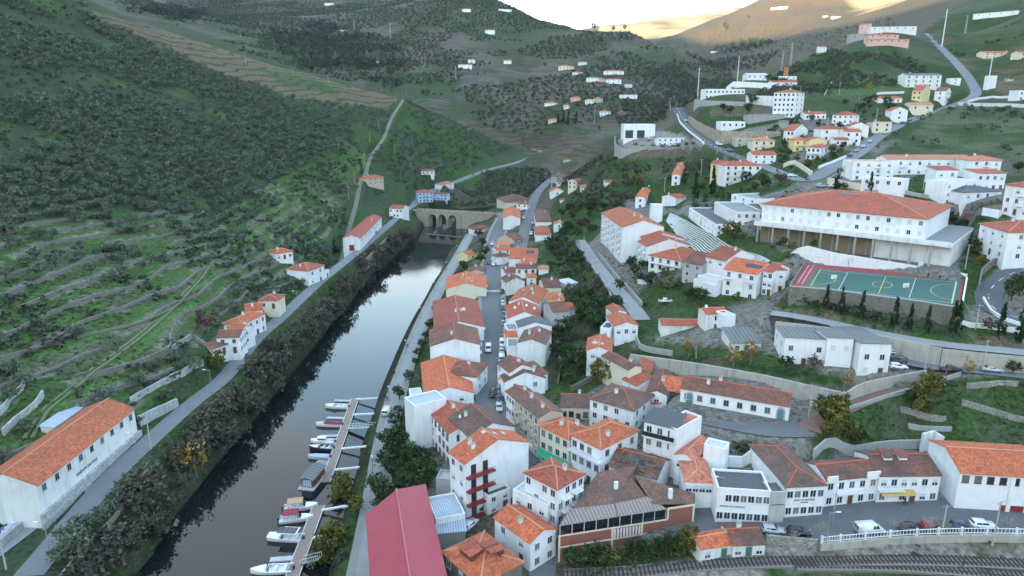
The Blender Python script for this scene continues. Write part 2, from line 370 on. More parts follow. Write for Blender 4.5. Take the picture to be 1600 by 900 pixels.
def stone(name, c, c2, scale=1.2, mortar=(0.16, 0.15, 0.13)):
    if name in MATS: return MATS[name]
    b = NB(name); p = b.pos((1, 1, 1.6))
    v = b.node('ShaderNodeTexVoronoi'); v.inputs['Scale'].default_value = scale; b.link(p, v.inputs['Vector'])
    t = b.mix(b.noise(0.3, b.pos(), 5), c, c2); wv = b.node('ShaderNodeSeparateColor'); b.link(v.outputs['Color'], wv.inputs[0])
    t = b.mix(b.math('MULTIPLY', wv.outputs[0], 0.5), t, sc(c2, 0.5))
    e = b.node('ShaderNodeTexVoronoi'); e.feature = 'DISTANCE_TO_EDGE'; e.inputs['Scale'].default_value = scale; b.link(p, e.inputs['Vector'])
    t = b.mix(b.ramp(e.outputs['Distance'], 0.02, 0.09, (1,1,1,1), (0,0,0,1)), t, mortar)
    st = b.ramp(b.noise(0.8, b.pos((0.7, 0.7, 0.12)), 5), 0.5, 0.75)
    t = b.mix(b.math('MULTIPLY', st, 0.5), t, sc(c, 0.35))
    b.base(t); b.rough(0.9); b.bump(e.outputs['Distance'], 0.6, 0.08)
    MATS[name] = b.m; return b.m
def corrugated(name, c, pitch=0.25, rough=0.5):
    if name in MATS: return MATS[name]
    b = NB(name); uv = b.node('ShaderNodeUVMap').outputs[0]; sp = b.node('ShaderNodeSeparateXYZ'); b.link(uv, sp.inputs[0])
    s_ = b.math('SINE', b.math('MULTIPLY', sp.outputs[0], 2*math.pi/pitch))
    t = b.mix(b.noise(0.4, b.pos(), 5), sc(c, 0.8), sc(c, 1.15)); t = b.mix(b.math('MULTIPLY', b.math('LESS_THAN', s_, -0.45), 0.7), t, sc(c, 0.4))
    t = b.mix(b.math('MULTIPLY', b.ramp(b.noise(0.9, b.pos(), 6, .7), 0.55, 0.75), 0.35), t, (0.16, 0.14, 0.12))
    b.base(t); b.rough(rough); b.bump(s_, 0.5, 0.04)
    MATS[name] = b.m; return b.m

WHITE = plaster('white_plaster', (0.80, 0.81, 0.82), amount=0.42)
WHITE2 = plaster('white_plaster_weathered', (0.74, 0.75, 0.74), (0.25, 0.24, 0.22), 0.75)
CREAM = plaster('cream_plaster', (0.72, 0.66, 0.52), amount=0.35)
YELLOW = plaster('yellow_plaster', (0.74, 0.62, 0.34), amount=0.3)
GREYW = plaster('grey_plaster', (0.45, 0.45, 0.43), (0.18, 0.17, 0.16), 0.6)
PINKW = plaster('pink_plaster', (0.66, 0.42, 0.36), amount=0.3)
BLUEW = plaster('blue_plaster', (0.45, 0.60, 0.75), amount=0.3)
BEIGE = plaster('beige_plaster', (0.55, 0.45, 0.34), (0.25, 0.2, 0.16), 0.5)
CONC = plaster('concrete', (0.36, 0.36, 0.34), (0.14, 0.14, 0.13), 0.6)
RENDERWALL = plaster('grey_retaining_render', (0.42, 0.40, 0.35), (0.13, 0.12, 0.10), 0.9)
BRICKRED = plaster('red_brick', (0.30, 0.105, 0.075), (0.16, 0.07, 0.055), 0.4)
STONE = stone('schist_stone', (0.27, 0.25, 0.22), (0.20, 0.18, 0.15), 1.3)
STONEL = stone('pale_stone', (0.42, 0.41, 0.38), (0.30, 0.29, 0.26), 0.9)
STONEB = stone('bridge_stone', (0.56, 0.48, 0.38), (0.42, 0.35, 0.27), 0.8)
STONEW = stone('limewashed_stone', (0.62, 0.64, 0.66), (0.40, 0.40, 0.40), 0.9, (0.3, 0.3, 0.3))
T_OR = tiles('orange_tile', (0.60, 0.148, 0.058), (0.28, 0.09, 0.05), 0.30)
T_RED = tiles('red_tile', (0.47, 0.105, 0.055), (0.21, 0.075, 0.055), 0.36)
T_BRN = tiles('brown_tile', (0.27, 0.095, 0.06), (0.095, 0.065, 0.052), 0.65)
T_OLD = tiles('old_brown_tile', (0.22, 0.105, 0.075), (0.10, 0.075, 0.062), 0.8)
T_PALE = tiles('pale_orange_tile', (0.56, 0.24, 0.14), (0.34, 0.16, 0.10), 0.3)
T_PINK = tiles('salmon_tile', (0.55, 0.19, 0.12), (0.40, 0.14, 0.09), 0.2)
SLATE = corrugated('dark_slate_sheet', (0.075, 0.085, 0.10), 0.6, 0.6)
FIBRE = corrugated('grey_fibre_sheet', (0.165, 0.17, 0.175), 1.15, 0.7)
REDSHEET = corrugated('crimson_metal_sheet', (0.44, 0.048, 0.075), 0.30, 0.45)
BLUESHEET = corrugated('pale_blue_metal_sheet', (0.40, 0.48, 0.58), 0.5, 0.4)
STRIPE = corrugated('striped_terrace_sheet', (0.30, 0.24, 0.22), 0.7, 0.6)
FLATG = plain('grey_flat_roof', (0.22, 0.225, 0.23), 0.8)
FLATD = plain('dark_flat_roof', (0.07, 0.075, 0.08), 0.7)
FLATW = plain('pale_flat_roof', (0.5, 0.52, 0.54), 0.7)
FRAME = plain('white_frame', (0.7, 0.71, 0.72), 0.5)
FRAMEG = plain('granite_frame', (0.42, 0.41, 0.39), 0.8)
def glass_mat():
    b = NB('window_glass'); f = b.noise(0.7, b.pos(), 2); b.base(b.mix(f, (0.012, 0.015, 0.02), (0.05, 0.055, 0.065))); b.rough(0.12); b.b.inputs['Specular IOR Level'].default_value = 0.6
    return b.m
GLASS = glass_mat()
CURT = plain('curtained_pane', (0.16, 0.16, 0.16), 0.35); SKYG = plain('reflection_tinted_pane', (0.09, 0.11, 0.13), 0.1)  # second pane's bluish tint paints in the sky's reflection
WOODD = plain('dark_wood_door', (0.13, 0.05, 0.035), 0.6)
GREEND = plain('green_paint', (0.05, 0.17, 0.13), 0.5)
REDD = plain('dark_red_paint', (0.22, 0.03, 0.025), 0.5)
SHUT = plain('pale_shutter', (0.62, 0.64, 0.66), 0.6)
METAL = plain('grey_metal', (0.33, 0.35, 0.37), 0.45, 0.6)
DARKM = plain('dark_metal', (0.05, 0.055, 0.06), 0.5, 0.3)
SOLAR = plain('solar_panel_glass', (0.015, 0.018, 0.04), 0.2)
DISH = plain('white_dish_paint', (0.75, 0.76, 0.78), 0.4)
BLACK = plain('black_letter_paint', (0.02, 0.02, 0.022), 0.6)

# ---------------------------------------------------------------- mesh helpers
def new_mesh(name, verts, faces, mats, fm=None, uvs=None, smooth=False):
    me = bpy.data.meshes.new(name)
    me.from_pydata([tuple(map(float, v)) for v in verts], [], [tuple(f) for f in faces])
    for m in (mats if isinstance(mats, (list, tuple)) else [mats]): me.materials.append(m)
    if fm is not None: me.polygons.foreach_set('material_index', fm)
    if uvs is not None:
        ul = me.uv_layers.new(name='UVMap'); ul.data.foreach_set('uv', np.array(uvs, float).ravel())
    if smooth: me.polygons.foreach_set('use_smooth', [True]*len(me.polygons))
    me.update(); return me
def link(name, data, parent=None, loc=None, rotz=0.0):
    o = bpy.data.objects.new(name, data); col.objects.link(o)
    if parent is not None: o.parent = parent
    if loc is not None: o.location = loc
    if rotz: o.rotation_euler = (0, 0, rotz)
    return o
def tag(o, label=None, cat=None, group=None, kind=None):
    if label: o['label'] = label
    if cat: o['category'] = cat
    if group: o['group'] = group
    if kind: o['kind'] = kind
    return o
def thing(name, label, cat, loc=(0, 0, 0), rotz=0.0, group=None):
    return tag(link(name, None, None, loc, rotz), label, cat, group)
class MB:
    """collects shapes into one mesh"""
    def __init__(s): s.v = []; s.f = []; s.m = []; s.uv = []
    def face(s, pts_, m=0, uv=None):
        i = len(s.v); s.v += [tuple(p) for p in pts_]; s.f.append(tuple(range(i, i+len(pts_)))); s.m.append(m)
        s.uv += list(uv) if uv is not None else [(0, 0)]*len(pts_)
    def box(s, x0, y0, z0, x1, y1, z1, m=0):
        c = [(x0,y0,z0),(x1,y0,z0),(x1,y1,z0),(x0,y1,z0),(x0,y0,z1),(x1,y0,z1),(x1,y1,z1),(x0,y1,z1)]
        for q in ((0,3,2,1),(4,5,6,7),(0,1,5,4),(1,2,6,5),(2,3,7,6),(3,0,4,7)): s.face([c[k] for k in q], m, [(c[k][0]+c[k][1], c[k][2] if q not in ((4,5,6,7),) else c[k][1]) for k in q])
    def bar(s, a, b, r, m=0, n=6, r2=None):
        a = Vector(a); b = Vector(b); d = (b-a).normalized(); up = Vector((0, 0, 1)) if abs(d.z) < 0.95 else Vector((1, 0, 0))
        e1 = d.cross(up).normalized(); e2 = d.cross(e1); r2 = r if r2 is None else r2
        A = [a+(e1*math.cos(2*math.pi*k/n)+e2*math.sin(2*math.pi*k/n))*r for k in range(n)]
        B = [b+(e1*math.cos(2*math.pi*k/n)+e2*math.sin(2*math.pi*k/n))*r2 for k in range(n)]
        for k in range(n): s.face([A[(k+1) % n], A[k], B[k], B[(k+1) % n]], m)
        s.face(B[::-1], m); s.face(A, m)
    def prism(s, poly, z0, z1, m=0, mtop=None):
        n = len(poly); ar = sum(poly[i][0]*poly[(i+1) % n][1]-poly[(i+1) % n][0]*poly[i][1] for i in range(n))
        if ar < 0: poly = poly[::-1]
        for i in range(n):
            a = poly[i]; b = poly[(i+1) % n]
            s.face([(a[0],a[1],z0),(b[0],b[1],z0),(b[0],b[1],z1),(a[0],a[1],z1)], m, [(0,z0),(math.dist(a,b),z0),(math.dist(a,b),z1),(0,z1)])
        s.face([(p[0],p[1],z1) for p in poly], m if mtop is None else mtop, [(p[0], p[1]) for p in poly])
        s.face([(p[0],p[1],z0) for p in poly[::-1]], m)
    def mesh(s, name, mats, smooth=False): return new_mesh(name, s.v, s.f, mats, s.m, s.uv, smooth)
    def build(s, name, mats, parent=None, loc=None, rotz=0.0, smooth=False): return link(name, s.mesh(name, mats, smooth), parent, loc, rotz)
# ---------------------------------------------------------------- land cover of the ground sheet (plain base colours)
n1 = fbm(x/55, y/55, 5, 21)+0.5; n2 = fbm(x/14, y/14, 4, 33)+0.5; n3 = fbm(x/220, y/220, 4, 44)+0.5
GRASS = np.array((0.060, 0.114, 0.036)); DGR = np.array((0.040, 0.062, 0.034)); EARTH = np.array((0.15, 0.125, 0.09)); SCRUB = np.array((0.055, 0.068, 0.038))
VINE = np.array((0.155, 0.125, 0.078)); MAUVE = np.array((0.110, 0.098, 0.085)); TAN = np.array((0.40, 0.30, 0.17)); YARD = np.array((0.20, 0.19, 0.175)); GRAVEL = np.array((0.24, 0.215, 0.19))
def lerp(a, b, t): return a*(1-t[:, None])+b*t[:, None]
def sm(v, a, b): t = np.clip((v-a)/(b-a), 0, 1); return t*t*(3-2*t)
u_, v_, dep_ = to_px(np.stack([x, y, z], 1))
C = lerp(np.tile(SCRUB, (len(x), 1)), MAUVE, sm(n1, 0.42, 0.62)); C = lerp(C, GRASS*0.62, sm(n3*0.6+n2*0.4, 0.52, 0.62)*0.8)
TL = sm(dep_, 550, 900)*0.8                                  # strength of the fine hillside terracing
def zone(poly, d0, d1, ca, cb=None, lo=0.45, hi=0.6, noise=None, tl=None, soft=0.0):
    m = in_poly(u_, v_, poly) & (dep_ > d0) & (dep_ < d1)
    if not m.any(): return
    cc = np.tile(np.asarray(ca), (m.sum(), 1))
    if cb is not None: cc = lerp(cc, np.asarray(cb), sm((n1*0.5+n2*0.5 if noise is None else noise)[m], lo, hi))
    C[m] = cc
    if tl is not None: TL[m] = tl
zone([(-300,-300),(60,-60),(330,105),(620,165),(820,235),(800,270),(640,330),(430,520),(230,700),(60,900),(-400,1000)], 0, 900, GRASS*0.75, DGR*1.1, 0.36, 0.6, None, 0.0)
zone([(-300,-100),(110,0),(330,110),(540,200),(480,260),(330,340),(120,320),(-300,380)], 0, 700, DGR*0.9, GRASS*0.75, 0.5, 0.66, None, 0.0)
zone([(-300,380),(200,330),(330,340),(470,260),(560,215),(560,300),(420,420),(300,520),(230,640),(60,760),(-300,900)], 0, 560, GRASS*0.95, SCRUB*1.25, 0.46, 0.62, None, 0.0)
for p in ([(-20,560),(100,530),(205,508),(280,474),(310,432),(345,388),(420,330),(480,285),(570,240),(575,262),(500,300),(430,345),(360,408),(325,450),(290,490),(215,520),(100,548),(-20,585)], [(285,475),(225,520),(150,575),(60,660),(40,690),(75,690),(170,590),(245,530),(300,480)]): zone(p, 0, 620, GRASS*1.25, GRASS*.9, 0.45, 0.62, None, 0.0)
zone([(120,10),(330,68),(480,112),(630,150),(600,170),(440,150),(330,108),(200,60)], 500, 950, VINE*0.85, GRASS*0.8, 0.56, 0.72, n1, 1.0)
zone([(632,155),(790,232),(690,285),(600,270),(590,240)], 500, 900, GRASS*0.85, DGR*1.3, 0.48, 0.6, None, 0.15)
zone([(660,180),(760,195),(900,215),(960,235),(870,250),(760,205)], 650, 1100, np.array((0.085,0.07,0.06)), VINE*0.7, 0.4, 0.6, None, 0.9)
zone([(1000,-200),(1700,-200),(1700,60),(1440,50),(1240,95),(1150,140),(1050,80)], 1200, 9000, MAUVE*0.78, VINE*0.66, 0.4, 0.6, n1, 0.5)
zone([(1200,-200),(1600,-200),(1600,32),(1490,34),(1360,30),(1330,5)], 2100, 9000, TAN*0.95, VINE, 0.45, 0.75, n1, 0.2)
zone([(880,-200),(1300,-200),(1300,20),(1120,50),(1020,95),(940,60)], 3600, 99000, TAN, VINE*1.2, 0.46, 0.66, n3, 0.4)
zone([(1090,120),(1250,80),(1330,70),(1450,70),(1540,150),(1490,165),(1300,160),(1200,150)], 380, 800, GRASS*0.55, SCRUB*1.2, 0.4, 0.58, None, 0.0)
zone([(1300,125),(1420,120),(1420,145),(1300,150)], 380, 700, GRASS*1.0, DGR*1.5, 0.5, 0.7, n2, 0.0)
zone([(1360,232),(1480,165),(1900,160),(1900,300),(1600,280),(1570,238),(1500,235)], 250, 520, GRASS*0.62, SCRUB*1.5, 0.44, 0.62, None, 0.25)
zone([(1470,60),(1900,40),(1900,105),(1570,150),(1480,85)], 380, 800, GRASS*0.6, VINE*0.8, 0.4, 0.6, n1, 0.7)
zone([(1450,-20),(1900,-60),(1900,60),(1480,62)], 500, 1500, SCRUB*1.2, GRASS*0.6, 0.4, 0.6, n1, 0.2)
zone([(940,234),(1120,228),(1110,300),(1060,330),(960,300),(900,330),(860,330),(900,250)], 300, 600, GRASS*0.6, SCRUB*1.1, 0.44, 0.6, None, 0.0)
zone([(965,230),(1090,230),(1090,244),(985,248)], 300, 600, EARTH*0.8, SCRUB, 0.5, 0.7, None, 0.0)
zone([(960,210),(975,200),(1040,205),(1110,222),(1090,231),(1030,233),(985,235),(965,231)], 380, 520, YARD*1.3, YARD, 0.5, 0.7, None, 0.0)
zone([(1110,165),(1210,150),(1210,180),(1110,182)], 300, 600, EARTH*0.9, GRASS*0.6, 0.5, 0.65, None, 0.0)
# the built up side
TOWN = [(560,960),(600,640),(670,500),(720,385),(790,320),(860,275),(940,300),(1060,330),(1120,260),(1180,180),(1400,160),(1480,172),(1340,262),(1580,290),(1700,320),(1700,980)]
zone(TOWN, 0, 420, YARD*.9, EARTH*0.75, 0.42, 0.6, None, 0.0)
zone(TOWN, 165, 420, YARD*.9, GRASS*.6, 0.44, 0.54, n1, 0.0)
G1 = GRASS*0.62
for p in ([(850,385),(905,375),(960,470),(1000,560),(930,600),(900,520),(880,450),(840,410)], [(855,560),(930,520),(940,600),(880,640),(850,620)], [(830,370),(905,300),(990,290),(970,335),(910,390)],
          [(600,720),(640,690),(680,740),(670,790),(600,800)], [(640,540),(690,480),(690,560),(650,620),(625,640)], [(1500,430),(1512,375),(1560,410),(1535,470),(1500,490)], [(1230,455),(1500,500),(1600,520),(1600,548),(1480,540),(1340,512),(1210,482)],
          [(1265,690),(1330,640),(1420,610),(1490,590),(1700,590),(1700,720),(1480,705),(1270,705)], [(1000,530),(1180,545),(1320,590),(1320,615),(1150,580),(990,560)], [(860,905),(960,860),(1110,850),(1110,880),(1000,885),(900,915)], [(1130,255),(1195,225),(1240,250),(1210,270)],
          [(1390,300),(1440,270),(1480,300),(1440,320)], [(1150,690),(1185,680),(1175,715),(1140,715)], [(1020,480),(1100,480),(1140,470),(1140,490),(1010,500)], [(1210,540),(1222,560),(1260,590),(1210,580)]):
    zone(p, 0, 480, GRASS*0.72, SCRUB*1.1, 0.46, 0.62, None, 0.0)
zone([(1240,478),(1500,520),(1600,530),(1600,548),(1480,540),(1340,512),(1225,486)], 0, 300, EARTH*0.95, GRASS*0.7, 0.5, 0.64, n2, 0.0)
zone([(985,555),(1150,575),(1300,600),(1290,588),(1150,562),(990,545)], 0, 260, EARTH*0.6, GRASS*0.4, 0.5, 0.6, n2, 0.0)
zone([(1100,350),(1180,370),(1240,400),(1190,420),(1050,390),(1020,345),(1050,330)], 0, 400, GRASS*0.7, GRASS*0.9, 0.5, 0.6, None, 0.0)
zone([(640,990),(830,925),(870,900),(1000,885),(1120,862),(1250,850),(1400,842),(1700,850),(1700,990)], 0, 200, GRAVEL, EARTH*0.9, 0.46, 0.6, n2, 0.0)
zone([(1200,886),(1560,900),(1560,990),(1100,990)], 0, 200, GRASS*0.7, EARTH, 0.48, 0.6, n2, 0.0)
# river banks
d_riv, _ = seg_dist(x, y, RIVER, True); near = (d_riv < 16) & (y < 700) & (x < -30 - 0.0*y)
C[near] = lerp(np.tile(GRASS*0.6, (near.sum(), 1)), SCRUB*1.0, sm(n2[near], 0.42, 0.62))
C[inr] = (0.03, 0.03, 0.025)
rise = terr & (fr > 0.66) & (n2+0.35*n1 > 0.60)
C[rise] = lerp(np.tile(np.array((0.185, 0.18, 0.15)), (rise.sum(), 1)), SCRUB*1.1, sm(n2[rise], 0.45, 0.75))
flat_ = terr & (fr < 0.25); C[flat_] *= 1.12
C = C*(0.82+0.36*n2)[:, None]
nx, ny = len(gx), len(gy)
idx = np.arange(nx*ny).reshape(ny, nx)
quads = np.stack([idx[:-1, :-1].ravel(), idx[:-1, 1:].ravel(), idx[1:, 1:].ravel(), idx[1:, :-1].ravel()], 1)
def big_mesh(name, verts, quads_, mats, colors=None, extra=None):
    me = bpy.data.meshes.new(name); nv = len(verts); nf = len(quads_); k = quads_.shape[1]
    me.vertices.add(nv); me.vertices.foreach_set('co', np.ascontiguousarray(verts, np.float32).ravel())
    me.loops.add(nf*k); me.loops.foreach_set('vertex_index', np.ascontiguousarray(quads_, np.int32).ravel())
    me.polygons.add(nf); me.polygons.foreach_set('loop_start', np.arange(0, nf*k, k, dtype=np.int32))
    for m in (mats if isinstance(mats, (list, tuple)) else [mats]): me.materials.append(m)
    if colors is not None:
        a = me.color_attributes.new('cover', 'FLOAT_COLOR', 'POINT'); a.data.foreach_set('color', np.ascontiguousarray(colors, np.float32).ravel())
    me.update(calc_edges=True); return me
def ground_mat():
    b = NB('ground_cover'); at = b.node('ShaderNodeVertexColor'); at.layer_name = 'cover'
    p = b.pos()
    fine = b.noise(0.9, p, 6, 0.7); mid = b.noise(0.12, p, 5, 0.65); tuft = b.noise(0.35, p, 5, 0.7)
    c = b.mix(b.ramp(fine, 0.32, 0.68), (0.42, 0.43, 0.42), (1.7, 1.68, 1.6)); c = b.mix(1.0, at.outputs['Color'], c, 'MULTIPLY')
    c = b.mix(b.math('MULTIPLY', b.ramp(tuft, 0.50, 0.68), 0.55), c, b.mix(1.0, c, (0.42, 0.40, 0.42), 'MULTIPLY'))
    c = b.mix(b.math('MULTIPLY', b.ramp(mid, 0.52, 0.72), 0.35), c, (0.13, 0.115, 0.08))
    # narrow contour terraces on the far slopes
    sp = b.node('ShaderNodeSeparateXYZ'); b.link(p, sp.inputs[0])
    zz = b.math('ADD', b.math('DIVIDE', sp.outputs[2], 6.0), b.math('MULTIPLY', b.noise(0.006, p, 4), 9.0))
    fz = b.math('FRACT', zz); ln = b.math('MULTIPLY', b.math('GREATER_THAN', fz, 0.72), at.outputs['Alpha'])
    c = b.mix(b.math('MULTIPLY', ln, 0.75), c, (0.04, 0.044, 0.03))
    b.base(c); b.rough(0.95); b.b.inputs['Specular IOR Level'].default_value = 0.1
    b.bump(b.math('ADD', fine, b.math('MULTIPLY', tuft, 1.5)), 0.8, 0.5)
    return b.m
gm = big_mesh('ground', np.stack([x, y, z], 1), quads, ground_mat(), np.concatenate([np.clip(C, 0.005, 1), TL[:, None]], 1))
gm.polygons.foreach_set('use_smooth', [True]*len(gm.polygons))
tag(link('ground', gm), kind='structure')
# unseen range across the big river, shaped to keep evening sun off the valley
hx = np.linspace(-6000, 6000, 60); hy = np.linspace(-3600, -700, 24); HX, HY = np.meshgrid(hx, hy)
HZ = (574+330*np.clip((-HX-1500)/900, 0, 1))*np.exp(-((HY+2100)/700)**2)*(1+0.25*fbm(HX/900, HY/900, 4, 5)); hq = np.arange(60*24).reshape(24, 60)
hq = np.stack([hq[:-1, :-1].ravel(), hq[:-1, 1:].ravel(), hq[1:, 1:].ravel(), hq[1:, :-1].ravel()], 1)
hv = np.stack([HX.ravel(), HY.ravel(), HZ.ravel()-5], 1)
tag(link('hills', big_mesh('hills', hv, hq, bpy.data.materials['ground_cover'], np.tile((*SCRUB, 0.3), (len(hv), 1)))), kind='structure')

# ---------------------------------------------------------------- water
def water_mat():
    b = NB('river_water'); b.base((0.010, 0.013, 0.014)); b.rough(0.04); b.b.inputs['IOR'].default_value = 1.33; b.b.inputs['Specular IOR Level'].default_value = 0.75
    w = b.node('ShaderNodeTexNoise'); w.inputs['Scale'].default_value = 1.0; w.inputs['Detail'].default_value = 3; b.link(b.pos((0.25, 0.9, 1)), w.inputs['Vector'])
    w2 = b.noise(0.05, b.pos(), 3)
    b.bump(b.math('MULTIPLY', w.outputs['Fac'], b.ramp(w2, 0.30, 0.65)), 0.12, 0.10); return b.m
rc = RIVER.mean(0)
wv = []
for p, q in zip(RIVER, np.roll(RIVER, -1, 0)): wv.append(p)
wv = np.array(wv)
# widen slightly into the banks so the shore is cut by the ground itself
out = []
for i in range(len(wv)):
    a = wv[i-1]; c_ = wv[(i+1) % len(wv)]; d = c_-a; nrm = np.array((d[1], -d[0]))/np.hypot(*d); out.append(wv[i]+nrm*4*(1 if True else -1))
area = 0.5*sum(wv[i-1][0]*wv[i][1]-wv[i][0]*wv[i-1][1] for i in range(len(wv)))
if area < 0: out = [2*wv[i]-out[i] for i in range(len(wv))]
mb = MB(); mb.face([(p[0], p[1], 0.0) for p in (out if area > 0 else out[::-1])])
tag(mb.build('river', water_mat()), kind='structure')

# ---------------------------------------------------------------- roads
def road_mat(name, c, cob=False):
    b = NB(name); p = b.pos(); f = b.noise(0.25, p, 6, .65); g = b.noise(3.0, p, 3)
    cc = b.mix(f, sc(c, 0.72), sc(c, 1.2)); cc = b.mix(b.math('MULTIPLY', g, 0.35), cc, sc(c, 0.55))
    if cob:
        v = b.node('ShaderNodeTexVoronoi'); v.inputs['Scale'].default_value = 3.0; b.link(p, v.inputs['Vector'])
        s_ = b.node('ShaderNodeSeparateColor'); b.link(v.outputs['Color'], s_.inputs[0]); cc = b.mix(b.math('MULTIPLY', s_.outputs[0], 0.4), cc, sc(c, 0.5)); b.bump(v.outputs['Distance'], 0.4, 0.03)
    # patched repairs
    cc = b.mix(b.math('MULTIPLY', b.ramp(b.noise(0.09, p, 3, .8), 0.60, 0.63), 0.4), cc, sc(c, 0.6))
    b.base(cc); b.rough(0.85); return b.m
ASPH = road_mat('worn_asphalt', (0.19, 0.20, 0.215)); DARKA = road_mat('dark_asphalt', (0.105, 0.11, 0.12)); COBB = road_mat('cobble', (0.16, 0.165, 0.175), True)
CONCR = road_mat('concrete_paving', (0.30, 0.31, 0.31)); DIRT = road_mat('earth_track', (0.17, 0.165, 0.125)); REDPAVE = road_mat('red_paving', (0.24, 0.135, 0.12)); PAVE = road_mat('pavement_slabs', (0.27, 0.265, 0.255))
PAINT = plain('white_road_paint', (0.72, 0.72, 0.70), 0.6)
def ribbon(P, w, lift, name, mat, off=0.0, label=None, cat=None, kind='structure', thick=0.0, zfun=None):
    P = np.asarray(P); d = np.gradient(P[:, :2], axis=0); d /= np.maximum(np.hypot(d[:, 0], d[:, 1]), 1e-6)[:, None]; nr = np.stack([-d[:, 1], d[:, 0]], 1)
    ks = np.linspace(-0.5, 0.5, 5); V = []; F = []
    for i in range(len(P)):
        for k in ks: q = P[i, :2]+nr[i]*(off+k*w); V.append((q[0], q[1], P[i, 2]+lift))
    nk = len(ks)
    for i in range(len(P)-1):
        for k in range(nk-1): a = i*nk+k; F.append((a, a+nk, a+nk+1, a+1))
    if thick:
        n0 = len(V)
        for i in range(len(P)): V.append((V[i*nk][0], V[i*nk][1], V[i*nk][2]-thick)); V.append((V[i*nk+nk-1][0], V[i*nk+nk-1][1], V[i*nk+nk-1][2]-thick))
        for i in range(len(P)-1): F.append((i*nk, n0+2*i, n0+2*i+2, (i+1)*nk)); F.append((i*nk+nk-1, (i+1)*nk+nk-1, n0+2*i+3, n0+2*i+1))
    o = link(name, new_mesh(name, V, [f[::-1] for f in F], mat)); tag(o, label, cat, None, kind); return o
rmat = {'river_road': ASPH, 'valley_road': ASPH, 'lower_track': CONCR, 'hill_track': DIRT, 'main_street': COBB, 'alley_street': COBB, 'upper_street': COBB, 'station_street': COBB, 'concrete_lane': CONCR, 'bend_road': DARKA, 'hill_street': ASPH, 'curve_road': DARKA, 'wall_lane': CONCR, 'car_park_road': ASPH, 'brick_ramp': REDPAVE, 'cobbled_yard': COBB, 'promenade': PAVE}
for i, (k, (P, w)) in enumerate(ROADW.items()): ribbon(P, w, 0.02+0.006*i, k, rmat[k])
P, w = ROADW['main_street']
ribbon(P[8:-30], 1.6, 0.16, 'pavement', PAVE, w/2+0.8, thick=0.4); ribbon(P[8:-30], 1.6, 0.16, 'pavement', PAVE, -w/2-0.8, thick=0.4)
P, w = ROADW['station_street']; ribbon(P[14:], 2.4, 0.16, 'pavement', PAVE, w/2+1.2, thick=0.4)
P, w = ROADW['promenade']; ribbon(P, 2.6, 0.14, 'pavement', CONCR, 0.0, thick=0.3)
# painted lane dashes and crossings
def dashes(key, a, b, step, ln, wd, off=0.0, name='lane_marking'):
    P, w = ROADW[key]; mb = MB(); k = list(ROADW).index(key); L_ = np.concatenate([[0], np.cumsum(np.hypot(*np.diff(P[:, :2], axis=0).T))])
    def at(s_): return np.array([np.interp(s_, L_, P[:, q]) for q in range(3)])
    s_ = a
    while s_+ln < min(b, L_[-1]):
        p = at(s_); q = at(s_+ln); d = (q-p)[:2]; d /= np.hypot(*d); nr = np.array((-d[1], d[0])); zl = 0.026+0.006*k
        c4 = [p[:2]+nr*(off-wd/2), q[:2]+nr*(off-wd/2), q[:2]+nr*(off+wd/2), p[:2]+nr*(off+wd/2)]; zz = [p[2], q[2], q[2], p[2]]
        mb.face([(c[0], c[1], zc+zl) for c, zc in zip(c4, zz)]); s_ += step
    if mb.f: tag(mb.build(name, PAINT), kind='structure')
dashes('curve_road', 2, 400, 7, 3, 0.22); dashes('bend_road', 2, 400, 6, 3, 0.25)
def zebra(key, px, py, n=9, span=7.6, ln=3.2):
    P, w = ROADW[key]; g = ground(px, py); i = int(np.argmin(np.hypot(P[:, 0]-g[0], P[:, 1]-g[1]))); i = min(max(i, 1), len(P)-2); d = (P[i+1]-P[i-1])[:2]; d /= np.hypot(*d); nr = np.array((-d[1], d[0])); mb = MB(); zl = P[i, 2]+0.028+0.006*list(ROADW).index(key)
    for k in range(n):
        c = P[i, :2]+nr*((k+0.5)/n-0.5)*span; q = [c-d*ln/2-nr*.25, c+d*ln/2-nr*.25, c+d*ln/2+nr*.25, c-d*ln/2+nr*.25]; mb.face([(p_[0], p_[1], zl) for p_ in q][::-1])
    tag(mb.build('zebra_crossing', PAINT), kind='structure')
zebra('main_street', 768, 455); zebra('main_street', 901, 752)
# ---------------------------------------------------------------- building kit
WCACHE = {}; WR = random.Random(5)
def window_meshes(w, h, style):
    vr = WR.choice((0, 0, 0, 1, 2)); key = (round(w, 1), round(h, 1), style, vr)
    if key in WCACHE: return WCACHE[key]
    fm = {'w': FRAME, 'g': FRAMEG, 'd': WOODD, 's': FRAME, 'c': FRAME}[style]
    f = MB(); t = 0.11; d = -0.07
    f.box(-w/2-t, d, -h/2-t, -w/2, 0, h/2+t); f.box(w/2, d, -h/2-t, w/2+t, 0, h/2+t); f.box(-w/2, d, h/2, w/2, 0, h/2+t); f.box(-w/2-t-.05, d-.07, -h/2-t-.05, w/2+t+.05, 0, -h/2)
    if w > 0.8 and style != 'd': f.box(-0.035, d+.01, -h/2, 0.035, 0, h/2)
    p = MB(); p.box(-w/2, -0.035, -h/2, w/2, -0.01, h/2)
    if style == 'c': p.box(-w/2+.01, -0.06, -h/2+.01, w/2-.01, -0.036, h/2-.01, 1)
    if style == 's': p.box(-w/2+.01, -0.06, -h/2+h*0.45, w/2-.01, -0.036, h/2-.01, 1)
    WCACHE[key] = (f.mesh('window', fm), p.mesh('pane', [(GLASS, CURT, SKYG)[vr], SHUT])); return WCACHE[key]
FARW = {}
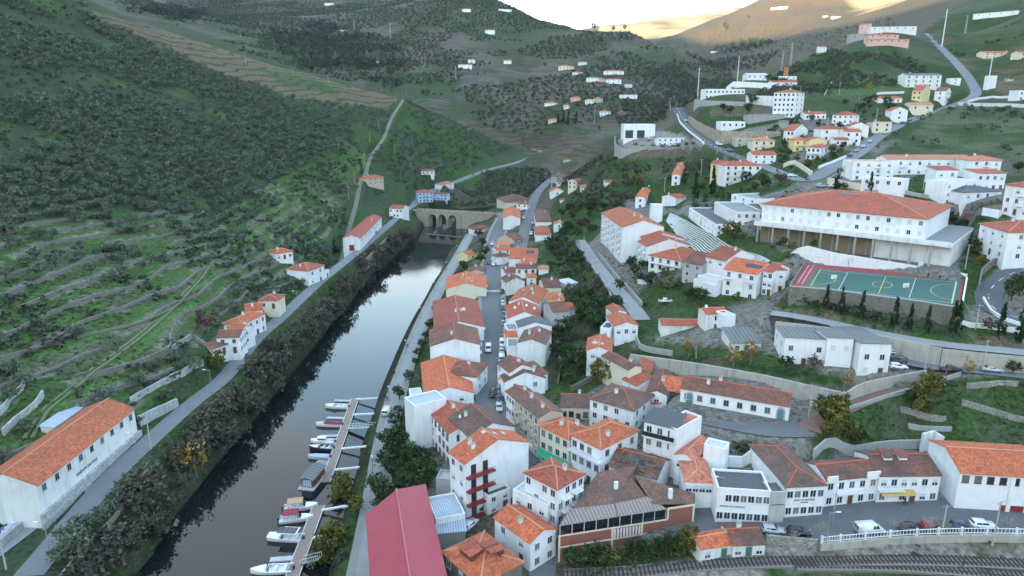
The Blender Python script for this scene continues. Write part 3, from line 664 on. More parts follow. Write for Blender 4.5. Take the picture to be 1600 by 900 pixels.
def far_window(w, h):
    key = (round(w, 1), round(h, 1))
    if key not in FARW:
        p = MB(); p.box(-w/2, -0.06, -h/2, w/2, -0.01, h/2, 0); p.box(-w/2-.1, -0.12, -h/2-.14, w/2+.1, -0.01, -h/2, 1); FARW[key] = p.mesh('window', [GLASS, FRAME])
    return FARW[key]
DOORS = {}
def door_mesh(w, h, m):
    key = (round(w, 1), round(h, 1), m.name)
    if key not in DOORS:
        p = MB(); p.box(-w/2, -0.05, 0, w/2, -0.01, h, 0); t = .1
        p.box(-w/2-t, -.09, 0, -w/2, -.01, h+t, 1); p.box(w/2, -.09, 0, w/2+t, -.01, h+t, 1); p.box(-w/2, -.09, h, w/2, -.01, h+t, 1); p.box(w/2-.2, -.09, h*.45, w/2-.1, -.05, h*.5, 2)
        DOORS[key] = p.mesh('door', [m, FRAMEG, METAL])
    return DOORS[key]
HOUSES = {}
SHELLS = []
class House: pass
def slab(mb, q, th=0.16, m=0):
    """roof plane with thickness; q runs eave-left, eave-right, top..."""
    q = [Vector(p) for p in q]; e = (q[1]-q[0]).normalized(); n = (q[1]-q[0]).cross(q[2]-q[1]).normalized()
    if n.z < 0: q = [q[1], q[0]]+q[2:][::-1]; e = -e; n = -n
    s_ = n.cross(e)
    uv = [((p-q[0]).dot(e), (p-q[0]).dot(s_)) for p in q]
    mb.face(q, m, uv); lo = [p-Vector((0, 0, th)) for p in q]; mb.face(lo[::-1], m, uv[::-1])
    for i in range(len(q)):
        j = (i+1) % len(q); mb.face([lo[i], lo[j], q[j], q[i]], m, [(0, 0)]*4)
def house(label, A, B, C, h, roof='gx', rm=None, wm=None, pitch=21, w=None, cat='house', name='house', over=0.35, group=None, chim=1, style='s', bal=None, solar=None, sky_l=0, dish=0, door=None, ze=None, base=None, tmin=0, zlow=None, floors=None, caps=True, seed=None, t=None, rise=0.0):
    rm = rm or T_RED; wm = wm or WHITE; rnd = random.Random(seed if seed is not None else hash(label) & 0xffff if False else sum(map(ord, label)))
    PA = at_t(A[0], A[1], t) if t else ground(A[0], A[1], h, tmin) if ze is None else at_z(A[0], A[1], ze)
    t_dir = None
    if not isinstance(C, (int, float)) and len(C) == 4: t_dir = C
    ze_ = PA[2]; depA = to_px(PA)[2]; tup = not isinstance(C, (int, float))
    def onz(p, ref, guess):
        """point of the eave plane on the line of sight; where that line is nearly level, a point at a likely distance"""
        dz = ray(*p)[2]
        if abs(dz) > 0.10:
            q = at_z(p[0], p[1], ze_); dq = to_px(q)[2]
            if q[1] > 0 and (abs(dz) > 0.135 or abs(dq-ref) < max(14, 1.6*math.hypot(*(at_t(p[0], p[1], ref)-PA)[:2]))): return q
        q = at_t(p[0], p[1], guess); q[2] = ze_; return q
    PB = onz(B, depA, depA-(abs(B[0]-A[0])/FPX*depA*0.55 if tup else 0)); depB = to_px(PB)[2]
    ab = (PB-PA)[:2]; L = float(np.hypot(*ab)); ux = ab/L
    if not tup:
        uy = np.array((-ux[1], ux[0])); uy = uy if uy[1] > 0 else -uy; D = float(C)
    else:
        PC = at_t(C[0], C[1], C[3]) if t_dir else onz(C, depB, depB+abs(C[0]-B[0])/FPX*depB*1.3); bc = (PC-PB)[:2]; pr = bc-ux*bc.dot(ux); D = float(np.hypot(*pr)); uy = pr/D
        if t_dir: D = t_dir[2]; uy = bc/np.hypot(*bc); ab = ab-uy*ab.dot(uy); L = float(np.hypot(*ab)); ux = ab/L
    if ux[0]*uy[1]-ux[1]*uy[0] < 0: PA, PB = PB, PA; ux = -ux
    cxy = PA[:2]+ux*L/2+uy*D/2; zb = ze_-h if base is None else base; h = ze_-zb; rz = math.atan2(ux[1], ux[0])
    a, b = L/2, D/2
    crn = [cxy+ux*i*a+uy*j*b for i in (-1, 1) for j in (-1, 1)]
    zl = min(T(float(c[0]), float(c[1])) for c in crn)-zb-0.5 if zlow is None else zlow
    zl = max(min(zl, -0.4), -9)
    root = thing(name, label, cat, (cxy[0], cxy[1], zb), rz, group)
    far = depA > 330
    H = House(); H.root = root; H.L, H.D, H.h, H.a, H.b, H.far = L, D, h, a, b, far; H.ux, H.uy, H.c, H.zb = ux, uy, cxy, zb; H.dep = depA
    SHELLS.append((cxy, ux, uy, a, b))
    t = math.tan(R(pitch)); o = over; wl_ = MB()
    sides = [((-a, -b), (a, -b)), ((a, -b), (a, b)), ((a, b), (-a, b)), ((-a, b), (-a, -b))]
    top = h-0.02
    for (x0, y0), (x1, y1) in sides: wl_.face([(x0, y0, zl), (x1, y1, zl), (x1, y1, top), (x0, y0, top)], 0, [(0, zl), (1, zl), (1, h), (0, h)])
    rf = MB(); ridge = []; rzf = lambda px, py: h
    if roof == 'gx':
        k = b*t; slab(rf, [(-a-.15, -b-o, h-o*t), (a+.15, -b-o, h-o*t), (a+.15, 0, h+k), (-a-.15, 0, h+k)]); slab(rf, [(a+.15, b+o, h-o*t), (-a-.15, b+o, h-o*t), (-a-.15, 0, h+k), (a+.15, 0, h+k)])
        wl_.face([(a, -b, top), (a, b, top), (a, 0, h+k-.05)]); wl_.face([(-a, b, top), (-a, -b, top), (-a, 0, h+k-.05)]); ridge = [((-a-.15, 0, h+k), (a+.15, 0, h+k))]
        rzf = lambda px, py: h+(b-abs(py))*t
    elif roof == 'gy':
        k = a*t; slab(rf, [(a+o, -b-.15, h-o*t), (a+o, b+.15, h-o*t), (0, b+.15, h+k), (0, -b-.15, h+k)]); slab(rf, [(-a-o, b+.15, h-o*t), (-a-o, -b-.15, h-o*t), (0, -b-.15, h+k), (0, b+.15, h+k)])
        wl_.face([(-a, -b, top), (a, -b, top), (0, -b, h+k-.05)]); wl_.face([(a, b, top), (-a, b, top), (0, b, h+k-.05)]); ridge = [((0, -b-.15, h+k), (0, b+.15, h+k))]
        rzf = lambda px, py: h+(a-abs(px))*t
    elif roof == 'hip':
        A_, B_ = a+o, b+o; e0 = h-o*t; m_ = min(A_, B_); k = e0+m_*t
        if A_ >= B_: r0, r1 = (-(A_-B_), 0, k), ((A_-B_), 0, k)
        else: r0, r1 = (0, -(B_-A_), k), (0, (B_-A_), k)
        c4 = [(-A_, -B_, e0), (A_, -B_, e0), (A_, B_, e0), (-A_, B_, e0)]
        if A_ >= B_:
            slab(rf, [c4[0], c4[1], r1, r0]); slab(rf, [c4[2], c4[3], r0, r1]); slab(rf, [c4[1], c4[2], r1]); slab(rf, [c4[3], c4[0], r0])
            ridge = [(r0, r1), (c4[0], r0), (c4[3], r0), (c4[1], r1), (c4[2], r1)]
        else:
            slab(rf, [c4[0], c4[1], r0]); slab(rf, [c4[2], c4[3], r1]); slab(rf, [c4[1], c4[2], r1, r0]); slab(rf, [c4[3], c4[0], r0, r1])
            ridge = [(r0, r1), (c4[0], r0), (c4[1], r0), (c4[3], r1), (c4[2], r1)]
        rzf = lambda px, py: e0+min(A_-abs(px), B_-abs(py))*t
    elif roof in ('shed', 'shedb'):
        s_ = 1 if roof == 'shed' else -1; k = D*t*0.6; t2 = t*0.6
        z0, z1 = (h, h+k) if s_ > 0 else (h+k, h)
        e0, e1 = (z0-o*t2*s_, z1+o*t2*s_)
        slab(rf, [(-a-o, -b-o, e0), (a+o, -b-o, e0), (a+o, b+o, e1), (-a-o, b+o, e1)], 0.14)
        yb = b if s_ > 0 else -b
        wl_.face([(a, -b, top), (a, b, top), (a, yb, h+k-.04)]); wl_.face([(-a, b, top), (-a, -b, top), (-a, yb, h+k-.04)]); wl_.face([(-a, yb, top), (a, yb, top), (a, yb, h+k-.04), (-a, yb, h+k-.04)])
        rzf = lambda px, py: z0+(py+b)/D*(z1-z0)
    elif roof == 'flat':
        p = 0.28
        rf.face([(-a+p, -b+p, h-.42), (a-p, -b+p, h-.42), (a-p, b-p, h-.42), (-a+p, b-p, h-.42)], 0, [(-a, -b), (a, -b), (a, b), (-a, b)])
        wl_.face([(-a, -b, top), (a, -b, top), (a-p, -b+p, top), (-a+p, -b+p, top)]); wl_.face([(a, -b, top), (a, b, top), (a-p, b-p, top), (a-p, -b+p, top)]); wl_.face([(a, b, top), (-a, b, top), (-a+p, b-p, top), (a-p, b-p, top)]); wl_.face([(-a, b, top), (-a, -b, top), (-a+p, -b+p, top), (-a+p, b-p, top)])
        for q in (((-a+p, -b+p), (a-p, -b+p)), ((a-p, -b+p), (a-p, b-p)), ((a-p, b-p), (-a+p, b-p)), ((-a+p, b-p), (-a+p, -b+p))): wl_.face([(*q[1], h-.43), (*q[0], h-.43), (*q[0], top), (*q[1], top)])
        rzf = lambda px, py: h-.42
    if caps and not far and roof in ('gx', 'gy', 'hip') and rm.name.endswith('tile'):
        for p, q in ridge: rf.bar(p, q, 0.17, 1, 6)
    wall = wl_.build('wall', wm, root)
    roof_o = rf.build('roof', [rm, T_PALE if rm in (T_OR, T_RED, T_PINK, T_PALE) else T_RED], root)
    H.wall, H.roof, H.rzf = wall, roof_o, rzf
    # chimneys, dishes, skylights, solar collectors
    if roof != 'flat':
        for i in range(chim if not far or chim > 1 else (1 if rnd.random() < .5 else 0)):
            px_, py_ = rnd.uniform(-.6, .6)*a, rnd.uniform(-.45, .5)*b; zz = rzf(px_, py_); c = MB(); c.box(px_-.35, py_-.3, zz-.5, px_+.35, py_+.3, zz+1.0, 0); c.box(px_-.45, py_-.4, zz+1.0, px_+.45, py_+.4, zz+1.1, 1); c.box(px_-.25, py_-.2, zz+1.1, px_+.25, py_+.2, zz+1.3, 1)
            c.build('chimney', [WHITE2, CONC], roof_o)
    def on_roof(px_, py_, w_, d_, th, mat, nm):
        e = .05; zz = rzf(px_, py_); n_ = Vector((-(rzf(px_+e, py_)-rzf(px_-e, py_))/(2*e), -(rzf(px_, py_+e)-rzf(px_, py_-e))/(2*e), 1)).normalized()
        ex = Vector((n_.z, 0, -n_.x)).normalized(); ey = n_.cross(ex); P0 = Vector((px_, py_, zz)); m_ = MB(); cn_ = [P0+ex*i*w_/2+ey*j*d_/2 for i, j in ((-1, -1), (1, -1), (1, 1), (-1, 1))]; tp = [p+n_*th for p in cn_]; bt = [p-n_*.02 for p in cn_]
        m_.face(tp); [m_.face([bt[i], bt[(i+1) % 4], tp[(i+1) % 4], tp[i]]) for i in range(4)]; m_.build(nm, mat, roof_o)
    H.on_roof = on_roof
    if solar: on_roof(solar[0]*a, solar[1]*b, solar[2], solar[3], .12, SOLAR, 'solar_panel')
    for i in range(sky_l): on_roof(rnd.uniform(-.55, .55)*a, rnd.uniform(-.7, -.3)*b if roof != 'gy' else rnd.uniform(-.6, .6)*b, .8, 1.1, .1, FLATW, 'skylight')
    for i in range(dish):
        px_, py_ = rnd.uniform(-.8, .8)*a, -b*.2; zz = rzf(px_, py_); m_ = MB(); m_.bar((px_, py_, zz-.2), (px_, py_, zz+.9), .05, 0); n8 = 10; c0 = Vector((px_, py_-.1, zz+1.0)); rim = [c0+Vector((math.cos(2*math.pi*k/n8)*.5, -.25+math.sin(2*math.pi*k/n8)*.2, math.sin(2*math.pi*k/n8)*.45)) for k in range(n8)]
        for k in range(n8): m_.face([c0, rim[k], rim[(k+1) % n8]]); m_.face([c0+Vector((0, .04, 0)), rim[(k+1) % n8], rim[k]])
        m_.build('satellite_dish', DISH, roof_o)
    # windows
    if w is None: w = 'f%d' % max(1, int(L/3.4)) + (',r%d,l%d' % (max(1, int(D/4.5)), max(1, int(D/4.5))))
    fl = floors or max(1, int(round(h/3.0))); H.fl = fl
    ang = {'f': 0, 'r': math.pi/2, 'b': math.pi, 'l': -math.pi/2}; ln = {'f': L, 'b': L, 'r': D, 'l': D}; H.ang = ang
    def place(side, s_, zz):
        """s_ in metres from the left end of that side as seen from outside"""
        if side == 'f': return (-a+s_, -b, zz)
        if side == 'r': return (a, -b+s_, zz)
        if side == 'b': return (a-s_, b, zz)
        return (-a, b-s_, zz)
    H.place = place
    ww, wh = (1.05, 1.35) if h/fl > 2.5 else (0.9, 1.0)
    for spec in [q for q in w.split(',') if q]:
        sd = spec[0]; n = spec[1:]; ex = ''
        if 'x' in n: n, ex = n.split('x')
        n = int(n); rows = int(ex) if ex else fl
        for r_ in range(rows):
            zc = h-(r_+0.55)*h/fl
            if zc-wh/2 < 0.25: continue
            for i in range(n):
                if rnd.random() < 0.06 and n > 2: continue
                s_ = ln[sd]*(i+0.5)/n
                is_door = (r_ == fl-1 and fl > 0 and i == (n//2) and sd == 'f' and door is not False and ze is None)
                if is_door and not far:
                    link('door', door_mesh(1.05, 2.1, door or WOODD), root, place(sd, s_, 0.02), ang[sd]); continue
                if far: link('window', far_window(ww, wh), root, place(sd, s_, zc), ang[sd])
                else:
                    f_, p_ = window_meshes(ww, wh, style if style not in 'sc' or rnd.random() < (.5 if style == 's' else .62) else 'w'); wo_ = link('window', f_, root, place(sd, s_, zc), ang[sd]); link('pane', p_, wo_)
    if bal:
        sd, cols, rows = bal[:3]; bm = bal[3] if len(bal) > 3 else METAL; bw = bal[4] if len(bal) > 4 else 2.6
        for r_ in range(rows):
            zf = h-(r_+1)*h/fl+0.05
            for cfr in cols:
                m_ = MB(); m_.box(-bw/2, -1.1, -.16, bw/2, 0, 0, 0); zt = 1.0
                for q in np.arange(-bw/2+.04, bw/2, .3): m_.bar((q, -1.06, 0), (q, -1.06, zt), .02, 1, 4)
                m_.bar((-bw/2, -1.06, zt), (bw/2, -1.06, zt), .035, 1, 4); m_.bar((-bw/2+.03, -1.06, zt), (-bw/2+.03, 0, zt), .035, 1, 4); m_.bar((bw/2-.03, -1.06, zt), (bw/2-.03, 0, zt), .035, 1, 4)
                link('balcony', m_.mesh('balcony', [wm, bm]), root, place(sd, ln[sd]*cfr, zf), ang[sd])
    if rise:                                            # a row stepping up its street
        for o_ in root.children_recursive:
            if o_.parent == root and o_.name.split('.')[0] in ('wall', 'roof'):
                for d_ in [o_]+list(o_.children):
                    for v_ in d_.data.vertices: v_.co.z += rise*math.floor((v_.co.y+b)/D*8)/8 if o_.name.startswith('roof') and False else rise*(v_.co.y+b)/D
            elif o_.parent == root: o_.location.z += rise*(o_.location.y+b)/D
    HOUSES[label] = H
    return H
def lettering(H, side, text, s_, zc, size, mat=None, proud=0.06, parent=None):
    cu = bpy.data.curves.new('lettering', 'FONT'); cu.body = text; cu.size = size; cu.align_x = 'CENTER'; cu.align_y = 'CENTER'; cu.extrude = 0.02
    o = link('lettering', cu, parent or H.root); p = H.place(side, s_, zc); an = H.ang[side]
    n_ = Vector((math.sin(an), -math.cos(an), 0)); o.location = Vector(p)+n_*proud; o.rotation_euler = (R(90), 0, an); cu.materials.append(mat or BLACK)
    bpy.context.view_layer.update(); me = bpy.data.meshes.new_from_object(o); p_, l_, r_ = o.parent, o.location.copy(), o.rotation_euler.copy(); bpy.data.objects.remove(o)
    o = link('lettering', me, p_); o.location = l_; o.rotation_euler = r_; return o
# ---------------------------------------------------------------- the houses, one by one
h_ = house
# --- left bank
Q = h_('long white riverside warehouse with a wine estate name on its wall', (56,757),(209,637),12,6.2,'gx',T_OR,WHITE2,22,'f9x1','warehouse','warehouse',over=.45,chim=0,style='g',ze=16.7,floors=2,door=False)
m_ = MB(); m_.box(-Q.a-.6,-Q.b-.75,-4.2,Q.a+.6,-Q.b-.006,-.1); m_.build('stone_base', STONEW, Q.root)
lettering(Q,'f','QUINTA DA FOZ',Q.L*0.43,1.5,.95)
h_('pale blue tin shed behind the long riverside warehouse', (84,667),(127,637),(119,629),3.2,'shed',BLUESHEET,WHITE2,10,'f1','shed','shed',chim=0)
h_('small white roadside house with brown tile roof, nearest the road bend', (338,527),(374,526),7,5.5,'gx',T_BRN,WHITE,20,'f2,r3',style='w')
h_('low brown roofed lean-to in front of the small roadside house', (331,545),(355,537),4,3,'shed',T_BRN,WHITE,18,'f2','annex','annex',chim=0)
h_('narrow white house with orange roof wedged behind the brown roofed one', (353,516),(373,519),7,5,'gx',T_OR,WHITE,22,'f1,r1')
h_('white two storey farmhouse with bright orange hip roof above the river road', (377,507),(414,489),(405,478),6.5,'hip',T_OR,WHITE,20,'f4,r2',style='w')
h_('red roofed cottage tucked behind the orange roofed farmhouse', (384,486),(410,483),7,4,'gx',T_RED,WHITE,24,'f2,r1')
h_('uppermost red hip roofed cottage of the roadside cluster on the left bank', (404,469),(434,469),8,3.4,'hip',T_RED,CREAM,20,'f2')
h_('lone red roofed cottage on the green terraces above the road', (431,396),(457,392),8,3.4,'hip',T_RED,WHITE,20,'f3,r2')
h_('white stepped house with red roof and terrace below the lone cottage', (481,423),(506,414),(497,403),7,'hip',T_RED,WHITE,20,'f2,r2')
h_('white terraced annex at the river road beside the stepped house', (503,426),(514,421),6,3.5,'flat',FLATG,WHITE,20,'f2,r1','annex','annex')
Q = h_('long white barn with wide red roof between the road and the hill track', (562,372),(596,339),(582,332),7,'gx',T_RED,WHITE2,22,'f6x1','barn','barn',chim=0,door=False)
link('door', door_mesh(2.6, 3.2, REDD), Q.root, Q.place('l', Q.D/2, 0), Q.ang['l'])
h_('white house with broad red roof on the road just before the bridge', (608,325),(628,310),(609,300),6.5,'gx',T_RED,WHITE,20,'f4,l2')
h_('brick coloured cottage with two tier red roof beside the hill track', (574,279),(599,276),9,5,'hip',T_RED,BEIGE,22,'f3')
h_('pale blue house with red roof at the left end of the bridge', (654,301),(676,300),10,8,'hip',T_RED,BLUEW,20,'f4,r2',bal=('f',[.5],2,METAL,5))
h_('long low house with worn brown roof next to the blue house', (677,302),(698,295),(690,288),5.5,'gx',T_BRN,BLUEW,20,'f4')
h_('small white house with bright orange roof beyond the blue house', (690,288),(709,285),8,6,'hip',T_OR,WHITE,22,'f2,r1')
h_('grey brown cottage alone on the olive slope above the valley road', (658,267),(678,264),8,3.6,'gx',T_BRN,WHITE2,20,'f3')
h_('small pale hut on the right of the road bend behind the town', (881,250),(892,250),5,3,'gx',T_RED,WHITE,20,'f2',cat='hut',name='hut')
# --- river side of the main street, far to near
h_('cream three storey house with brown hip roof beyond the bridge head', (776,309),(790,316),(815,306),8.5,'hip',T_BRN,CREAM,20,'f3,r1')
h_('red hip roofed house at the mouth of the upper street', (807,318),(824,319),(830,306),5.5,'hip',T_RED,WHITE,20,'f2')
h_('white gabled house with orange roof between the two far streets', (786,341),(813,341),(814,327),7.5,'gy',T_OR,WHITE2,22,'r3,l3',sky_l=2)
h_('old brown roofed house in front of the white gabled house', (777,371),(803,375),9,5,'gy',T_BRN,BEIGE,24,'r2')
h_('house with salmon pink roof in the far street row', (776,383),(797,382),7,5,'gx',T_PINK,PINKW,18,'r2')
h_('orange roofed house behind the round street tree', (776,391),(799,389),7,4.5,'gx',T_OR,WHITE,20,'f2')
h_('brown roofed corner house beside the round street tree', (776,401),(798,399),6,4.5,'hip',T_BRN,WHITE,22,'r2')
h_('small brown hip roofed house standing alone beside the river path', (743,359),(769,356),9,4,'hip',T_BRN,WHITE,24,'f2')
h_('old orange roofed garden house among trees by the riverside path', (731,398),(747,394),7,3.5,'gx',T_OR,YELLOW,20,'f1')
h_('brown roofed workshop in the garden strip behind the river path', (731,425),(757,425),10,4.5,'gy',T_BRN,BEIGE,18,'l2')
h_('cream gabled apartment house with long orange roof and skylights', (697,451),(760,450),(757,431),9,'gy',T_OR,CREAM,16,'r5,l5',sky_l=5,bal=('r',[.3,.7],2))
h_('widest red roofed block on the river side of the main street', (679,513),(756,510),(759,468),9,'gy',T_RED,WHITE,15,'r6,l5',dish=2,chim=2,bal=('r',[.2,.5,.8],2))
h_('tall white gable block with brown red roof facing the viewer', (672,541),(750,538),(755,512),11,'gy',T_BRN,WHITE,17,'r3',chim=1,bal=('r',[.5],2))
h_('old mottled hip roofed house below the tall white gable', (698,583),(745,588),(747,567),8,'hip',T_BRN,WHITE,24,'r2,l1')
h_('orange roofed white house with a blank gable in mid street', (664,618),(740,613),(740,562),8,'gy',T_OR,WHITE,18,'f2x1,r3',chim=0)
h_('tall plain white block with flat bluish roof above the garden', (647,634),(697,622),(693,606),13,'flat',BLUESHEET,WHITE,20,'')
h_('low white block with pale blue roof terrace beside the orange gable', (643,622),(662,620),(668,604),8,'flat',FLATW,WHITE,20,'')
h_('white house with rusty red roof behind the brown roofed block', (672,642),(702,677),(738,640),9,'gx',T_RED,WHITE,22,'f5,r2',style='d',dish=1,bal=('f',[.45],1))
h_('broad mottled brown roofed house in the crook of the main street', (735,683),(804,666),(764,637),9,'gy',T_OLD,WHITE,22,'f1x1,r3')
Q = h_('tall white house with orange roof and dark red balcony bands', (727,724),(826,690),(805,671),13,'gy',T_OR,WHITE,21,'l2',chim=2,sky_l=3,door=False)
for r_ in range(4):                                     # recessed balcony bays on the left half of the front
    m_ = MB(); m_.box(-Q.a, -Q.b-1.2, Q.h-3.1*(r_+1)-.25, -Q.a+Q.L*.42, -Q.b-.003, Q.h-3.1*(r_+1), 0)
    x0 = -Q.a+.1
    while x0 < -Q.a+Q.L*.42: m_.bar((x0, -Q.b-1.15, Q.h-3.1*(r_+1)), (x0, -Q.b-1.15, Q.h-3.1*(r_+1)+.95), .025, 0, 4); x0 += .35
    m_.bar((-Q.a, -Q.b-1.15, Q.h-3.1*(r_+1)+.95), (-Q.a+Q.L*.42, -Q.b-1.15, Q.h-3.1*(r_+1)+.95), .04, 0, 4)
    m_.build('balcony', REDD, Q.root)
    f_, p_ = window_meshes(1.0, 2.1, 'd')
    for fx in (.12, .3): wo_ = link('window', f_, Q.root, Q.place('f', Q.L*fx, Q.h-3.1*(r_+1)+1.1)); link('pane', p_, wo_)
Q = h_('stone house with worn orange hip roof and four dormers at the bottom edge', (692,861),(750,912),(820,880),6,'hip',T_OR,STONE,22,'f3x1,l2x1',chim=0)
for i, (fx, fy) in enumerate(((-.32,-.42),(.02,-.42),(.12,.30),(.42,.30))):
    zz = Q.rzf(fx*Q.a, fy*Q.b); m_ = MB(); X, Y = fx*Q.a, fy*Q.b; s_ = -1 if fy < 0 else 1
    m_.box(X-.8, min(Y, Y-s_*-1.0), zz-.4, X+.8, max(Y, Y-s_*-1.0), zz+.9, 1); slab(m_, [(X-1.0, Y+s_*1.4, zz+.85), (X+1.0, Y+s_*1.4, zz+.85), (X+1.0, Y-s_*1.8, zz+1.35), (X-1.0, Y-s_*1.8, zz+1.35)], .14, 0); m_.build('dormer', [T_RED, WOODD], Q.roof)
BR_, BL_, FR_ = at_z(665,756,13), at_z(571,805,13), at_z(699,900,13); dv = (FR_-BR_)[:2]; dv /= np.hypot(*dv); wv_ = (BR_-BL_)[:2]; mid = (BR_+BL_)/2
q_ = thing('warehouse', 'big shed with smooth crimson metal roof beside the river path', 'warehouse', (mid[0], mid[1], 5.5)); w0, w1 = np.array((*(-wv_/2), 7.5)), np.array((*(wv_/2), 7.5)); e_ = np.array((*(dv*52), 0)); rg = np.array((0, 0, 9.6)); m_ = MB()
slab(m_, [w0+e_, w0, rg, rg+e_], .18); slab(m_, [w1, w1+e_, rg+e_, rg], .18); nb = len(m_.f); m_.bar(rg+np.array((0,0,.02)), rg+e_+np.array((0,0,.02)), .28, 1, 6); m_.build('roof', [REDSHEET, plain('crimson_ridge', (0.42,0.09,0.11), .5)], q_)
m_ = MB(); i0, i1 = w0*np.array((.96,.96,1))+np.array((*(dv*.4), 0)), w1*np.array((.96,.96,1))+np.array((*(dv*.4), 0)); ee = np.array((*(dv*51), 0))
for a, b_ in ((i0, i1), (i1, i1+ee), (i1+ee, i0+ee), (i0+ee, i0)): m_.face([(a[0],a[1],-3), (b_[0],b_[1],-3), (b_[0],b_[1],7.4), (a[0],a[1],7.4)])
m_.face([i0, i1, rg+np.array((*(dv*.4), -.15))]); m_.build('wall', CONC, q_)
c_ = mid[:2]+dv*26; SHELLS.append((c_, dv, np.array((-dv[1], dv[0])), 26, 7))
h_('pale blue metal roofed yard shed beside the crimson roof', (684,832),(727,828),(721,804),4,'shed',BLUESHEET,CONC,6,'',cat='shed',name='shed',chim=0)
h_('flat light grey roofed workshop under the tall balcony house', (681,811),(727,802),(703,770),5.5,'flat',BLUESHEET,WHITE2,20,'',cat='workshop',name='workshop')
h_('stained concrete tower shed in the back yard of the tall balcony house', (681,747),(704,749),(703,734),5.5,'flat',CONC,CONC,20,'',cat='shed',name='shed')
h_('white house with smooth red hip roof and balconies in the lower centre', (820,737),(871,763),(895,731),11,'hip',T_RED,WHITE,20,'f4,r4',style='w',bal=('r',[.3,.7],3,WHITE,2.4),chim=1)
h_('white block with roof terrace in front of the smooth red hip roof', (801,764),(856,789),(872,768),7.5,'flat',FLATW,WHITE,20,'f3')
h_('white corner house with orange brown roof above the lower alley', (773,807),(829,847),(851,814),6,'gx',T_OR,WHITE,22,'f2,r2',chim=1)
h_('low grey roofed annex with clinging vines below the tall balcony house', (762,775),(798,762),(790,752),4.5,'flat',FLATD,WHITE2,20,'f2','annex','annex')
# --- right of the main street, far to near
h_('long reddish hip roof house at the top of the steep street', (838,346),(862,346),(862,328),5.5,'hip',T_BRN,WHITE,20,'l3')
h_('red gabled cottage below the reddish hip roofed house', (837,366),(861,366),(861,354),4.5,'hip',T_RED,WHITE,20,'l2')
h_('tiny orange gabled white house in the gardens by the steep street', (866,350),(882,350),7,5,'gy',T_OR,WHITE,22,'f1')
h_('white chapel like house with orange gable and dark door', (860,299),(882,299),11,6,'gy',T_OR,WHITE,26,'f1x1',cat='chapel',name='chapel')
h_('grey slate house rising behind the chapel', (869,276),(892,275),9,7,'hip',T_BRN,GREYW,20,'f3')
h_('white flat fronted house between chapel and slate house', (870,284),(891,284),6,5,'gx',SLATE,WHITE,16,'f3')
h_('pink roofed white house right of the chapel', (908,292),(932,292),10,5,'hip',T_PINK,WHITE,20,'f2,l3')
h_('crimson roofed house at the head of the chapel lane', (901,283),(913,281),7,5.5,'gx',T_RED,CREAM,20,'f2,l2')
h_('small white hut with red roof on the green slope', (945,284),(963,284),6,3.4,'gx',T_RED,WHITE,18,'f1',cat='hut',name='hut')
h_('small red hip roofed outhouse in front of the chapel', (875,312),(892,312),5,2.8,'hip',T_RED,WHITE,20,'f1',cat='outhouse',name='outhouse')
h_('wide orange roofed house with solar panel at the street fork', (795,403),(838,404),(839,391),5.5,'gx',T_OR,WHITE2,18,'f1',solar=(.5,-.4,4,2.4))
h_('low orange roofed wing facing the solar panel house', (811,411),(835,412),7,4,'hip',T_OR,GREYW,18,'f3')
h_('white house with three small windows and brown roof', (806,419),(838,419),7,5.5,'gx',T_BRN,WHITE,20,'f3x1',style='d')
h_('brown lean-to roofed corner of the three window house', (789,426),(806,425),8,4.8,'gx',T_BRN,WHITE,20,'')
h_('pink canopy shed beside the three window house', (842,420),(857,420),5,3,'shed',T_PINK,WHITE,8,'',cat='shed',name='shed',chim=0)
h_('orange tiled porch house crammed behind the brown gable', (823,433),(838,433),7,4.5,'hip',T_OR,WHITE2,20,'f1')
h_('brown gabled house at the zebra crossing', (792,441),(820,439),9,6,'gy',T_BRN,WHITE2,26,'l2')
h_('big orange gabled house with chimneys after the zebra crossing', (795,471),(841,474),(836,452),8,'gy',T_OR,WHITE,22,'l3',chim=2,sky_l=1)
h_('red gabled house with white satellite dishes in the main row', (794,497),(845,496),(841,476),8,'gy',T_RED,WHITE,22,'l3',dish=3,chim=1)
h_('white house with dark slate gable in the main row', (811,511),(862,509),(861,499),8.5,'gy',SLATE,WHITE,16,'r1',chim=0)
h_('white house with roof terrace railing left of the slate gable', (793,515),(811,514),7,6.5,'flat',FLATG,WHITE,20,'l2')
h_('small bright orange flat slope house fronting the parked cars', (792,527),(809,526),6,5.5,'shed',T_OR,WHITE,10,'l2',chim=0)
h_('white streaked gable house with dark red tile roof', (809,535),(852,538),(851,517),8.5,'gy',T_BRN,WHITE2,20,'l3',chim=3)
h_('low white street annex beside the streaked gable', (792,541),(809,541),8,7,'flat',FLATG,WHITE2,20,'l2')
h_('brown mottled upper gable behind the white double gable', (797,581),(834,574),(828,557),8,'gy',T_BRN,WHITE,24,'l3',chim=1)
h_('white double gabled house with brown roof facing the gardens', (789,596),(852,590),5,6,'gy',T_BRN,WHITE,22,'f2x1',style='w',chim=1)
h_('brown roofed rear wing behind the double gable', (835,588),(856,583),(851,566),5.5,'shed',T_BRN,WHITE2,14,'r2',chim=1)
h_('narrow white house with green doors left of the beige block', (791,610),(804,621),(826,607),9.5,'gx',T_BRN,WHITE,20,'f3',style='w')
h_('beige four storey block with brown roof and street balconies', (804,621),(842,652),(869,635),10.5,'gx',T_OLD,BEIGE,20,'f5',style='w',bal=('f',[.18,.5,.8],2,METAL,2.2),chim=2)
h_('small cream courtyard house with mossy brown roof', (876,634),(921,636),8,4,'gx',T_OLD,CREAM,22,'f4',style='d')
h_('large white house with old brown hip roof behind the orange roofs', (922,622),(990,641),(1004,611),8,'hip',T_OLD,WHITE2,20,'f4,r3',style='w')
